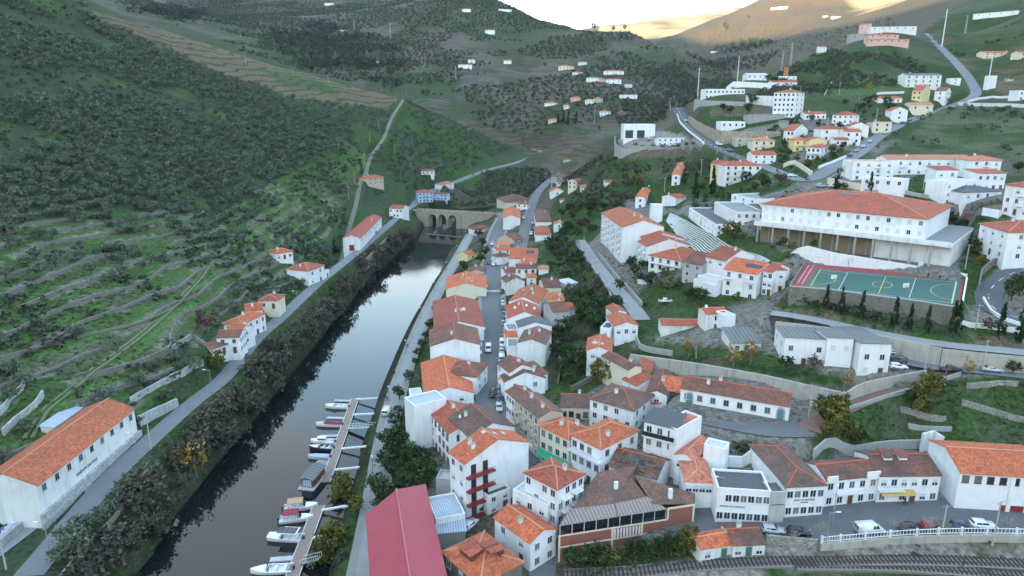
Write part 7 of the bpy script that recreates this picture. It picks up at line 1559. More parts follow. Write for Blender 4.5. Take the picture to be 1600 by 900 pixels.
def gangway(label, a, b):
    t_, L = plank(label, a, b, 1.3, 'gangway', 'gangway', .7, .12, METAL, False, za=2.6); m_ = MB()
    for s_ in (-.65, .65):
        m_.bar((0, s_, 1), (L, s_, 2.9), .05, 0, 4); n = 8
        for k in range(n+1): f = k/n; m_.bar((L*f, s_, 1.9*f), (L*f, s_, 1+1.9*f), .04, 0, 4)
    m_.build('railing', FRAME, t_)
gangway('white railed gangway from the upper pontoon to the quay', (544,669), (585,667)); gangway('white railed gangway from the lower pontoon to the quay', (472,879), (500,872))
def boat(label, px, py, L=6.5, W=2.3, rz=180, hull=None, cover=None, canopy=None, cabin=False, solar=False, flat=False):
    P = at_z(px, py, 0.0); t_ = thing('boat', label, 'boat', (P[0], P[1], 0), R(rz)); hull = hull or GEL; n = 12; S = []
    for i in range(n+1):
        f = i/n; x_ = (f-.45)*L; w_ = W/2*(1-max(0, (f-.45)/.55)**2.2*(.96 if not flat else .35)); zt_ = .75+.30*f*f; S.append((x_, w_, zt_))
    m_ = MB()
    for (x0, w0, z0), (x1, w1, z1) in zip(S, S[1:]):
        for s_ in (-1, 1):
            q = [(x0, s_*w0*.72, -.25), (x1, s_*w1*.62, -.25), (x1, s_*w1, z1), (x0, s_*w0, z0)]; m_.face(q if s_ < 0 else q[::-1]); g = [(x0, s_*w0, z0), (x1, s_*w1, z1), (x1, s_*w1*.82, z1+.02), (x0, s_*w0*.82, z0+.02)]; m_.face(g if s_ < 0 else g[::-1])
    a = S[0]; m_.face([(a[0], -a[1], a[2]), (a[0], -a[1]*.72, -.25), (a[0], a[1]*.72, -.25), (a[0], a[1], a[2])][::-1]); m_.build('hull', hull, t_)
    m_ = MB()
    for k, ((x0, w0, z0), (x1, w1, z1)) in enumerate(zip(S, S[1:])):
        dz0 = -.45 if k < n*.55 and not cover else 0.04; m_.face([(x0, -w0*.82, z0+dz0), (x1, -w1*.82, z1+dz0), (x1, w1*.82, z1+dz0), (x0, w0*.82, z0+dz0)])
    m_.build('deck', GEL if not cover else FLOATM, t_)
    if cover:
        m_ = MB(); K = S[:9]
        for (x0, w0, z0), (x1, w1, z1) in zip(K, K[1:]):
            for s_ in (-1, 1): q = [(x0, 0, z0+.55), (x1, 0, z1+.55), (x1, s_*w1*.9, z1+.06), (x0, s_*w0*.9, z0+.06)]; m_.face(q if s_ > 0 else q[::-1])
        m_.build('cover', cover, t_)
    else:
        m_ = MB(); xw = L*.12; m_.face([(xw+.5, -W*.36, 1.0), (xw+.5, W*.36, 1.0), (xw, W*.33, 1.55), (xw, -W*.33, 1.55)]); m_.face([(xw, -W*.33, 1.55), (xw, W*.33, 1.55), (xw+.48, W*.36, .99), (xw+.48, -W*.36, .99)]); m_.build('windscreen', GLASS, t_)
        for x_ in (-L*.28, -L*.05): m_ = MB(); m_.box(x_-.3, -W*.32, .3, x_+.3, W*.32, .75); m_.box(x_-.35, -W*.32, .7, x_-.25, W*.32, 1.15); m_.build('seat', FRAME, t_)
    if canopy:
        m_ = MB(); zc = 2.1; m_.box(-L*.34, -W*.48, zc, L*.12, W*.48, zc+.12); m_.build('canopy', canopy, t_)
        for x_ in (-L*.33, L*.11):
            for s_ in (-1, 1): m_ = MB(); m_.bar((x_, s_*W*.44, .7), (x_, s_*W*.44, zc), .03, 0, 4); m_.build('canopy_pole', METAL, t_)
    if cabin: m_ = MB(); m_.prism([(-L*.1,-W*.3),(L*.2,-W*.28),(L*.27,0),(L*.2,W*.28),(-L*.1,W*.3)], .8, 1.75); m_.build('cabin', GEL, t_); m_ = MB(); m_.prism([(-L*.1,-W*.305),(L*.2,-W*.285),(L*.28,0),(L*.2,W*.285),(-L*.1,W*.305)], 1.2, 1.55); m_.build('cabin_window', GLASS, t_)
    if solar:
        for k in range(5): m_ = MB(); m_.box(-L*.3+k*L*.11, -W*.4, 2.23, -L*.3+k*L*.11+L*.10, W*.4, 2.28); m_.build('solar_panel', SOLAR, t_)
    m_ = MB(); m_.box(-L*.45-.45, -.2, -.1, -L*.45-.02, .2, 1.05); m_.build('outboard_motor', NAVY, t_); return t_
boat('white open speedboat at the topmost berth', 528, 637, 7, 2.5, 176); boat('white boat with a maroon cover', 516, 665, 7.4, 2.5, 178, cover=MAROON); boat('white cabin cruiser beside the dark runabout', 506, 692, 6.6, 2.4, 175, cabin=True); boat('dark hulled runabout with white rim', 504, 702, 6.4, 2.2, 176, hull=NAVY)
boat('small pale blue dinghy above the floating cabin', 500, 716, 5.6, 1.8, 178, hull=BLUEW, cover=BLUESHEET); boat('boat with tan and maroon canopies', 468, 795, 7.4, 2.6, 12, canopy=TANC); boat('boat with maroon canopy and white seats', 461, 813, 7.2, 2.6, 10, canopy=MAROON); boat('flat white pontoon boat with solar roof', 449, 843, 7.4, 2.7, 176, canopy=GEL, solar=True, flat=True); boat('large white speedboat at the bottom edge', 428, 893, 8, 2.8, 186)
P = at_z(490, 752, 0); t_ = thing('floating_cabin', 'dark wooden floating cabin with glass end and roof slats', 'houseboat', (P[0], P[1], 0), R(80)); m_ = MB(); m_.box(-4.2,-2.0,-.2,4.6,2.0,.35); m_.build('float', FLOATM, t_); m_ = MB(); m_.box(-3.3,-1.5,.352,3.3,1.5,2.6); m_.build('wall', WOODD, t_); m_ = MB(); slab(m_, [(-3.8,-1.9,2.55),(3.6,-1.9,2.55),(3.6,0,3.2),(-3.8,0,3.2)]); slab(m_, [(3.6,1.9,2.55),(-3.8,1.9,2.55),(-3.8,0,3.2),(3.6,0,3.2)]); m_.build('roof', FIBRE, t_)
m_ = MB(); m_.box(-3.38,-1.1,.6,-3.301,1.1,2.3); m_.build('window', BLUESHEET, t_)
for k in range(5): m_ = MB(); m_.box(3.7+k*.5,-1.5,2.3,3.8+k*.5,1.5,2.4); m_.build('pergola_slat', FRAME, t_)

# ---------------------------------------------------------------- vehicles
TYRE = plain('tyre_rubber', (0.02, 0.02, 0.02), 0.9); LAMP = plain('headlamp_glass', (0.7, 0.72, 0.75), 0.2); TAIL = plain('tail_lamp', (0.35, 0.02, 0.02), 0.3)
CARP = {'white': (0.75, 0.76, 0.77), 'silver': (0.42, 0.44, 0.46), 'black': (0.018, 0.019, 0.022), 'grey': (0.14, 0.15, 0.165), 'red': (0.33, 0.02, 0.025), 'blue': (0.05, 0.10, 0.24), 'darkblue': (0.02, 0.035, 0.08)}
def carpaint(c):
    nm = c+'_car_paint'
    if nm not in MATS: b = NB(nm); b.base(CARP[c]); b.rough(0.3); b.b.inputs['Coat Weight'].default_value = .6; MATS[nm] = b.m
    return MATS[nm]
PROF = {'hatch': ([(-2.05,.35),(-2.08,.75),(-1.95,.98),(-1.75,1.42),(-1.2,1.50),(.15,1.46),(.85,1.02),(1.75,.86),(2.05,.68),(2.06,.35)], 1.74), 'sedan': ([(-2.25,.35),(-2.28,.80),(-2.2,.95),(-1.55,1.02),(-1.0,1.42),(.15,1.43),(.9,1.0),(1.9,.85),(2.22,.66),(2.25,.35)], 1.76),
        'suv': ([(-2.2,.42),(-2.25,.9),(-2.1,1.15),(-1.9,1.60),(-1.3,1.68),(.2,1.62),(.85,1.16),(1.85,1.02),(2.2,.8),(2.2,.42)], 1.84), 'van': ([(-2.6,.42),(-2.65,1.2),(-2.6,1.95),(-2.3,2.08),(1.0,2.05),(1.7,1.25),(2.45,1.02),(2.6,.8),(2.6,.42)], 1.95), 'pickup': ([(-2.5,.5),(-2.5,1.0),(-.9,1.02),(-.8,1.65),(.35,1.65),(.95,1.12),(2.1,1.02),(2.45,.85),(2.45,.5)], 1.82)}
CARM = {}
def car_meshes(kd, c):
    if (kd, c) in CARM: return CARM[(kd, c)]
    pr, W = PROF[kd]; wl_ = lambda z_: W/2*(1 if z_ < 1.0 else 1-.13*min(1, (z_-1.0)/.5) if kd != 'van' else 1-.05*min(1, (z_-1)/1)); b = MB(); g = MB(); n = len(pr); belt = {'hatch': 1.0, 'sedan': 1.02, 'suv': 1.17, 'van': 1.27, 'pickup': 1.13}[kd]
    for i in range(n-1):
        (x0, z0), (x1, z1) = pr[i], pr[i+1]; b.face([(x0, -wl_(z0), z0), (x1, -wl_(z1), z1), (x1, wl_(z1), z1), (x0, wl_(z0), z0)][::-1])
    for s_ in (-1, 1):
        f = [(x_, s_*wl_(z_), z_) for x_, z_ in pr]; b.face(f if s_ > 0 else f[::-1])
    b.face([(pr[0][0], -W/2, pr[0][1]), (pr[-1][0], -W/2, pr[-1][1]), (pr[-1][0], W/2, pr[-1][1]), (pr[0][0], W/2, pr[0][1])])
    body = b.mesh('body', carpaint(c)); bm = bmesh.new(); bm.from_mesh(body); bmesh.ops.remove_doubles(bm, verts=bm.verts, dist=1e-4); bmesh.ops.recalc_face_normals(bm, faces=bm.faces); bmesh.ops.bevel(bm, geom=[e for e in bm.edges], offset=.05, segments=2, affect='EDGES'); bm.to_mesh(body); bm.free(); body.polygons.foreach_set('use_smooth', [True]*len(body.polygons))
    up = [p for p in pr if p[1] >= belt-.03]; tops = [p for p in pr if p[1] > belt+.25]; xf = max(p[0] for p in tops); xb = min(p[0] for p in tops); zt_ = max(p[1] for p in pr); i0 = [i for i in range(n) if pr[i] == tops[-1]][0]
    A, B = pr[i0], pr[i0+1]; e = .02
    ws = MB(); t0, t1 = .1, .92; P0 = (A[0]+(B[0]-A[0])*t0, A[1]+(B[1]-A[1])*t0); P1 = (A[0]+(B[0]-A[0])*t1, A[1]+(B[1]-A[1])*t1); ws.face([(P0[0]+e, -wl_(P0[1])*.86, P0[1]+e), (P1[0]+e, -wl_(P1[1])*.90, P1[1]+e), (P1[0]+e, wl_(P1[1])*.90, P1[1]+e), (P0[0]+e, wl_(P0[1])*.86, P0[1]+e)])
    sgl = []; x_b = xb+.25 if kd != 'van' else .1
    for s_ in (-1, 1):
        for xa, xc in ((x_b, (x_b+xf)/2-.04), ((x_b+xf)/2+.04, xf+.25)):
            q = [(xa, s_*(wl_(belt+.06)+e), belt+.04), (xc+(.18 if xc > xf else 0), s_*(wl_(belt+.06)+e), belt+.04), (min(xc, xf), s_*(wl_(zt_-.1)+e), zt_-.13), (xa+.05, s_*(wl_(zt_-.1)+e), zt_-.13)]; sg = MB(); sg.face(q if s_ < 0 else q[::-1]); sgl.append(sg.mesh('side_window', GLASS))
    rw = MB(); j = [i for i in range(n) if pr[i] == tops[0]][0]; A2, B2 = pr[j-1], pr[j]
    if kd != 'pickup': rw.face([(A2[0]+(B2[0]-A2[0])*.15-e, wl_(1.0)*.84, A2[1]+(B2[1]-A2[1])*.15+e), (A2[0]+(B2[0]-A2[0])*.9-e, wl_(1.4)*.84, A2[1]+(B2[1]-A2[1])*.9+e), (A2[0]+(B2[0]-A2[0])*.9-e, -wl_(1.4)*.84, A2[1]+(B2[1]-A2[1])*.9+e), (A2[0]+(B2[0]-A2[0])*.15-e, -wl_(1.0)*.84, A2[1]+(B2[1]-A2[1])*.15+e)][::-1])
    else: rw.box(-2.4, -W*.42, 1.025, -.95, W*.42, 1.04)
    wh = MB(); r_ = .33 if kd not in ('van', 'suv') else .38; N = 12
    ca = [(r_*math.cos(2*math.pi*k/N), r_*math.sin(2*math.pi*k/N)) for k in range(N)]
    for k in range(N):
        a, c2 = ca[k], ca[(k+1) % N]; wh.face([(a[0], -.11, a[1]), (c2[0], -.11, c2[1]), (c2[0], .11, c2[1]), (a[0], .11, a[1])], 0); wh.face([(a[0]*.6, -.112, a[1]*.6), (c2[0]*.6, -.112, c2[1]*.6), (c2[0], -.11, c2[1]), (a[0], -.11, a[1])], 0); wh.face([(a[0], .11, a[1]), (c2[0], .11, c2[1]), (c2[0]*.6, .112, c2[1]*.6), (a[0]*.6, .112, a[1]*.6)], 0)
    wh.face([(a[0]*.6, -.112, a[1]*.6) for a in ca], 1); wh.face([(a[0]*.6, .112, a[1]*.6) for a in ca[::-1]], 1)
    hl = MB(); hl.box(-.05, -.17, -.07, .04, .17, .07)
    CARM[(kd, c)] = (body, ws.mesh('windscreen', GLASS), sgl, rw.mesh('rear_window', GLASS if kd != 'pickup' else DARKM), wh.mesh('wheel', [TYRE, METAL]), hl.mesh('headlight', LAMP), hl.mesh('tail_light', TAIL), pr, W, r_); return CARM[(kd, c)]
def car(label, px, py, yaw, kd='hatch', c='white', group=None, P=None):
    P = ground(px, py) if P is None else P; z_ = max(T(float(P[0]), float(P[1])), P[2])
    for nm, (Q, w) in ROADW.items():
        dd, rz_ = seg_dist(np.array([P[0]]), np.array([P[1]]), Q[:, :2], False, Q[:, 2])
        if dd[0] < w/2+1.5 and abs(rz_[0]-P[2]) < 1.6: z_ = max(z_, rz_[0]+.10)
    me = car_meshes(kd, c); t_ = thing('van' if kd == 'van' else 'pickup_truck' if kd == 'pickup' else 'parked_car', label, 'van' if kd == 'van' else 'pickup truck' if kd == 'pickup' else 'car', (P[0], P[1], z_+.02), yaw, group)
    for nm, m_ in (('body', me[0]), ('windscreen', me[1]), ('rear_window', me[3])): link(nm, m_, t_)
    for m_ in me[2]: link('side_window', m_, t_)
    pr, W, r_ = me[7:]
    for xx in (pr[-1][0]-.75, pr[0][0]+.75):
        for s_ in (-1, 1): link('wheel', me[4], t_, (xx, s_*(W/2-.07), r_))
    for s_ in (-1, 1): link('headlight', me[5], t_, (pr[-2][0], s_*W*.36, .68)); link('tail_light', me[6], t_, (pr[1][0], s_*W*.38, .82))
    return t_
def roadyaw(key, P):
    Q, w = ROADW[key]; i = int(np.argmin(np.hypot(Q[:, 0]-P[0], Q[:, 1]-P[1]))); i = min(max(i, 1), len(Q)-2); d = Q[i+1]-Q[i-1]; return math.atan2(d[1], d[0])
def street(key, items, extra=0.0):
    for lb, px, py, kd, c in items: P = ground(px, py); car(lb, px, py, roadyaw(key, P)+extra, kd, c, P=P)
street('main_street', [('black car before the zebra crossing, first of the kerb row',785,447,'hatch','black'),('dark car parked just after the zebra crossing',784,458,'hatch','black'),('dark car in front of the white one, upper kerb row',785,471,'hatch','grey'),('white car squeezed between dark ones, upper kerb row',786,477,'hatch','silver'),('dark estate car under the white satellite dishes',786,484,'sedan','black'),('first of three dark cars beside the slate gable',787,494,'hatch','black'),('second of three dark cars beside the slate gable',787,501,'sedan','black'),('third of three dark cars beside the slate gable',787,509,'hatch','grey'),('dark car by the bright orange lean-to roof',788,520,'hatch','black'),('dark hatchback ahead of the white van at the kerb',788,530,'hatch','darkblue'),
 ('white van at the kerb by the streaked gable',785,541,'van','white'),('light grey car behind the kerb van',784,553,'hatch','silver'),('tall white van ahead of the red car',784,566,'van','white'),('small red car in the kerb row',783,577,'hatch','red'),('white car after the red one in the kerb row',782,592,'hatch','white'),('black saloon behind the white car, lower kerb row',781,603,'sedan','black'),('dark car beside the moving black one, lower kerb row',780,614,'hatch','grey'),('black car second from the lower end of the kerb row',780,627,'sedan','black'),('silver car at the lower end of the kerb row',780,641,'hatch','silver'),
 ('black car driving down the middle of the main street',770,619,'suv','black'),('white minibus driving up the main street',763,549,'van','white'),('white car on the far main street',769,383,'hatch','white'),('white car waiting beside the traffic island, upper',770,407,'hatch','white'),('white car waiting beside the traffic island, lower',771,415,'hatch','white'),('dark car opposite the traffic island',762,413,'hatch','black')])
street('upper_street', [('white car descending the steep street',818,342,'hatch','white'),('white van parked low on the steep street',833,350,'hatch','silver'),('white car at the bottom of the steep street',830,367,'suv','white')])
street('station_street', [('white van parked behind the white balustrade',1357,834,'van','white'),('black saloon right of the white van',1422,830,'sedan','black'),('red car behind the large pollard plane',1456,829,'hatch','red'),('black car right of the red one behind the balustrade',1479,828,'sedan','black'),('dark car left of the white estate behind the balustrade',1503,828,'hatch','darkblue'),('white estate car at the right of the balustrade',1535,827,'suv','white'),('silver car by the rough stone wall',1207,834,'hatch','silver'),('dark car by the rough stone wall',1248,837,'hatch','black'),('silver grey car under the granite townhouse',903,751,'suv','silver')])
street('main_street', [('white van parked under the tall white balcony house',838,707,'van','white')])
for lb, px, py, yw, kd, c in (('white hatchback nearest the right school block',1403,576,-10,'hatch','white'),('dark car second in the row by the right school block',1400,567,-8,'suv','black'),('pale car third in the row by the right school block',1402,561,-8,'sedan','grey'),('white car at the back of the row by the right school block',1394,554,-10,'hatch','white'),('white car under the pale concrete wall of the upper lane',1493,561,-15,'sedan','white'),('black car right of the white one under the creeper wall',1530,566,-8,'sedan','black'),('silver car on the lower road at the right edge',1549,581,-14,'sedan','silver'),('dark flatbed pickup at the top of the red ramp',1485,581,4,'pickup','black'),('white pickup on the bank below the villa pool',1040,473,-5,'pickup','white'),
 ('white van parked in the concrete yard behind the river houses',665,693,-65,'van','white'),('white van on the promenade near the upper moorings',605,647,85,'van','white'),('white car in the yard beside the crimson roof',735,823,60,'hatch','white'),('dark car under the tall balcony house',752,797,30,'hatch','black'),('white car parked at the junction wall above the school',1238,277,5,'hatch','white'),('silver van beside the lane behind the big school',1283,293,-4,'suv','silver'),('white car behind the big school roof',1303,293,-4,'hatch','white'),('dark car left of the cream wall with green gate',1308,279,0,'hatch','grey')): car(lb, px, py, R(yw), kd, c, P=at_z(px, py, 25.25) if px > 1390 and py > 550 else None)
street('hill_street', [('blue car lowest of the four beside the corner villa',1328,245,'hatch','blue'),('silver car second beside the corner villa',1337,238,'sedan','silver'),('white car third beside the corner villa',1348,231,'hatch','white'),('white car fourth beside the corner villa',1359,223,'hatch','white'),('white car on the street below the pale plain house',1383,210,'hatch','white'),('blue car beside the pink trimmed house',1410,194,'hatch','blue')])
street('bend_road', [('white car climbing the bend road',1072,190,'hatch','white'),('white van at the junction under the bend road',1123,228,'van','white'),('blue car on the junction by the hillside apartments',1140,237,'hatch','blue')])
street('river_road', [('dark car on the river road before the bridge',612,341,'hatch','black'),('dark car outside the long white barn',587,365,'hatch','grey')])
street('valley_road', [('dark car on the valley road beyond the bridge',740,274,'sedan','black'),('dark car far along the valley road',762,266,'hatch','grey')])
rnd = random.Random(3); k = 0
for lb, px, py, c, kd in (('white truck at the left edge of the car dealer yard',974,222,'white','van'),('white truck in front of the dealer gate',984,212,'white','van'),('white van between the dealer trucks',998,214,'white','van'),('white minibus in the middle of the dealer yard',1014,219,'white','van'),('red car beside the dealer fence',993,226,'red','hatch'),('silver car in the front dealer row, left',1004,227,'silver','hatch'),('grey car in the front dealer row, middle',1020,228,'grey','hatch'),('blue car in front of the dealer office',1035,229,'blue','hatch'),('white car in front of the dealer office',1046,229,'white','hatch'),('black car right of the dealer office front',1060,228,'black','hatch'),('silver car before the dealer office corner',1053,228,'silver','sedan'),('black car near the dealer entrance',1072,226,'black','suv'),('dark blue car nearest the dealer entrance',1083,225,'darkblue','hatch'),('white car beside the white dealer minibus',1024,222,'white','suv')): car(lb, px, py, R(rnd.uniform(60, 110)), kd, c)

# ---------------------------------------------------------------- poles, lamps, masts
LPOLE = plain('galvanised_pole', (0.36, 0.38, 0.40), 0.5, .4); CPOLE = plain('concrete_pole', (0.42, 0.41, 0.39), 0.85); WPOLE = plain('timber_pole', (0.14, 0.11, 0.09), 0.9)
def lamp(label, px, py, h=7.5, yaw=0, mat=None, group=None):
    P = ground(px, py); t_ = thing('street_lamp', label, 'street lamp', P, yaw, group); m_ = MB(); m_.bar((0,0,-.3),(0,0,h),.09,0,6,.06); m_.bar((0,0,h),(1.3,0,h+.25),.05); m_.build('pole', mat or LPOLE, t_); m_ = MB(); m_.prism([(1.1,-.14),(1.9,-.1),(1.9,.1),(1.1,.14)], h+.18, h+.33); m_.build('lamp_head', DISH, t_)
for lb, px, py, yw in (('lowest street lamp on the left river road',80,874,180),('street lamp beside the olive strip on the river road',217,724,180),('street lamp opposite the pale terrace wall',332,618,180),('street lamp below the farmhouse on the river road',414,534,180),('street lamp before the roadside cypress',466,484,180),('street lamp at the fork of the hill track',556,403,180),('tall lamp at the start of the white balustrade',1289,860,0),('lamp post behind the brick building',1126,800,180),('lamp pole in front of the tourist post',1300,822,60)): lamp(lb, px, py, 7.5, R(yw))
for i in range(9):
    P, w = ROADW['promenade']; j = 12+i*13
    if j < len(P): t_ = thing('street_lamp', 'slim dark lamp post along the promenade', 'street lamp', P[j], R(180), 'lamp posts along the promenade'); m_ = MB(); m_.bar((1.6,0,-.3),(1.6,0,4.6),.06,0,6,.045); m_.build('pole', DARKM, t_); m_ = MB(); m_.prism([(1.4,-.2),(1.8,-.2),(1.8,.2),(1.4,.2)], 4.6, 5.0); m_.build('lamp_head', FRAME, t_)
def pole(label, px, py, h=8.5, mat=None, group=None, t=None, arm=True):
    P = ground(px, py) if t is None else at_t(px, py, t); z_ = T(float(P[0]), float(P[1])); t_ = thing('utility_pole', label, 'utility pole', (P[0], P[1], z_), R(random.uniform(-30, 30)), group); m_ = MB(); m_.bar((0,0,-.4),(0,0,h),.17 if h < 15 else .3,0,6,.10 if h < 15 else .2); m_.build('pole', mat or CPOLE, t_)
    if arm: m_ = MB(); m_.bar((-.9,0,h-.4),(.9,0,h-.4),.07,0,4); m_.bar((-.8,0,h-.4),(-.8,0,h-.1),.06); m_.bar((.8,0,h-.4),(.8,0,h-.1),.06); m_.build('crossarm', METAL, t_)
for lb, px, py, h in (('dark timber pole beside the warehouse road fork',236,702,8.5),('pole in front of the long warehouse wall',134,752,6.5),('pole at the left picture edge',10,890,8.5),('concrete pole at the red ramp foot',1263,655,8.5),('concrete pole in the red ramp bend',1441,600,7.5),('tall pole by the schoolhouse corner',1313,655,7),('pole beside the parked cars on the lower road',1535,580,8),('pole on the cypress bank below the curved road',1524,515,7),('pole above the grass bank by the curved road',1508,420,8),('pole in front of the cream wall behind the school',1316,294,9),('pole by the pergola terrace',1442,297,8),('pole beside the striped rows',1250,150,7),('pole next to the terrace houses',1038,300,8),('pole on the grass bank below the dealer',1095,275,9),('pole beside the yellow wing',1120,240,8),('wooden pole by the stepped garage',1341,168,9),('pole beside the red hip roofed bungalow',1292,205,8),('pole by the street olives',1450,180,9),('pole at the bend road top',1057,168,10),('pole by the clinic base wall',1091,163,9),('pole left of the bend road',1047,172,9),('pole by the concrete lane',957,445,8),('double mast lamp beside the concrete lane',912,392,7),('pole between the railway and the station street',1550,853,9),('tall pole at the picture right by the white hall',1470,842,7),('pole in front of the scrub hill houses',1369,190,8),('pole on the green slope under the scrub hill',1311,148,9)): pole(lb, px, py, h)
for i, (px, py) in enumerate(((458,121),(513,130),(566,137),(596,141),(635,150),(618,162),(606,178),(592,203),(578,222),(570,258),(554,287),(545,312),(617,240))): pole('pale concrete pole along the hill track and vineyard crest', px, py, 9, CPOLE, 'poles along the hill track')
for i, (px, py, t_) in enumerate(((376,58,900),(384,102,800),(382,88,900))): pole('pale pole on the crest of the vineyard spur', px, py, 9, CPOLE, 'poles on the vineyard crest')
for lb, px, py, t_, h in (('slim lattice mast on the middle far hill',610,52,1400,34),('smaller mast left of the lattice mast',553,36,1500,24),('mast left on the far hill fields',589,28,1500,22),('pylon below the terraced estate',712,122,1080,24),('green lattice mast in the lower far hamlet',929,182,880,24),('tall white monopole beside the hill crest street',1475,50,690,36),('pale concrete pylon by the bend road',1090,150,520,24),('white mast behind the clinic wall',1152,127,520,22),('left lattice pylon behind the factory sheds',1221,112,620,18),('right lattice pylon behind the factory sheds',1234,112,620,22),('tall pale mast beside the white slab tower',1543,135,540,26),('pylon on the scrub at the top right',1509,45,820,24)):
    P = at_t(px, py, t_); z_ = T(float(P[0]), float(P[1])); q = thing('mast', lb, 'mast', (P[0], P[1], z_)); m_ = MB(); w_ = h*.035
    if 'monopole' in lb or 'white' in lb or 'pale' in lb or 'slim' not in lb and 'lattice' not in lb and 'pylon' not in lb: m_.bar((0,0,-1),(0,0,h),h*.016,0,8,h*.010)
    else:
        for sx_ in (-1, 1):
            for sy_ in (-1, 1): m_.bar((sx_*w_, sy_*w_, -1), (sx_*w_*.25, sy_*w_*.25, h), .14, 0, 4)
        n = 8
        for k in range(n):
            f0, f1 = k/n, (k+1)/n; a, b = w_*(1-.75*f0), w_*(1-.75*f1)
            for sg in (-1, 1): m_.bar((-a, sg*a, h*f0), (b, sg*b, h*f1), .09, 0, 4); m_.bar((sg*a, -a, h*f0), (sg*b, b, h*f1), .09, 0, 4)
    m_.build('shaft', FRAME if 'white' in lb or 'pale' in lb else LPOLE, q); m_ = MB()
    for zz in (h*.8, h*.92): m_.bar((-h*.07,0,zz),(h*.07,0,zz),.13,0,4)
    m_.build('crossarm', LPOLE, q)
t_ = thing('chimney_stack', 'orange brick chimney stack behind the factory sheds', 'chimney', (0,0,0)); P = at_t(1228, 112, 570); t_.location = (P[0], P[1], T(float(P[0]), float(P[1]))); m_ = MB(); m_.box(-1.4,-1.4,-2,1.4,1.4,9); m_.box(-1.6,-1.6,9.003,1.6,1.6,9.6); m_.build('stack', plain('orange_brick', (0.42, 0.22, 0.09), .9), t_)
# hillside letters on the right
P = ground(1575, 128); cu = bpy.data.curves.new('hill_lettering', 'FONT'); cu.body = 'Cálem'; cu.size = 3.0; cu.align_x = 'CENTER'; cu.extrude = .15; o = link('hill_lettering', cu); o.location = (P[0], P[1]-1.0, P[2]+.4); o.rotation_euler = (R(80), 0, 0); bpy.context.view_layer.update(); me = bpy.data.meshes.new_from_object(o); me.materials.clear(); me.materials.append(FRAME); lo, ro = o.location.copy(), o.rotation_euler.copy(); bpy.data.objects.remove(o); o = link('hill_lettering', me); o.location = lo; o.rotation_euler = ro; tag(o, 'white wine house name set in big letters on the right slope', 'sign')
# pool, tables and small things
P = ground(1017, 440); t_ = thing('swimming_pool', 'small blue oval pool on the terrace below the long villa', 'pool', (P[0], P[1], P[2]+.2), R(-12)); m_ = MB(); m_.prism([(5*math.cos(a)*1.0, 1.6*math.sin(a)) for a in np.linspace(0, 2*math.pi, 20)[:-1]], -1.2, .25); m_.build('rim', FRAME, t_); m_ = MB(); m_.prism([(4.6*math.cos(a), 1.3*math.sin(a)) for a in np.linspace(0, 2*math.pi, 20)[:-1]], .2, .26); m_.build('water', plain('pool_blue', (0.10, 0.28, 0.42), .1), t_)
BLUEBAG = plain('pale_blue_sack', (0.42, 0.50, 0.66), .7); DBAR = plain('dark_barrel', (0.05, 0.06, 0.07), .6)
for i in range(11): P = at_z(47-i*5.2, 775+i*5.6, 9.5); q = link('sack_crate', None, None); bpy.data.objects.remove(q); m_ = MB(); m_.box(-.6,-.6,0,.6,.6,1.25); m_.box(-.64,-.64,1.252,.64,.64,1.33); o = m_.build('big_bag', BLUEBAG, None, (P[0], P[1], max(T(float(P[0]), float(P[1])), 6)+.02), R(35)); tag(o, 'pale blue stacked container beside the long warehouse end', 'container', 'blue containers by the warehouse')
for i in range(8): P = at_z(20-i%4*6, 786+i*4, 9.5); m_ = MB(); m_.bar((0,0,0),(0,0,1.1),.42,0,12); m_.bar((0,0,1.1),(0,0,1.14),.44,0,12); o = m_.build('barrel', DBAR, None, (P[0], P[1], max(T(float(P[0]), float(P[1])), 6)+.02)); tag(o, 'dark barrel standing by the warehouse gable', 'barrel', 'barrels by the warehouse gable')
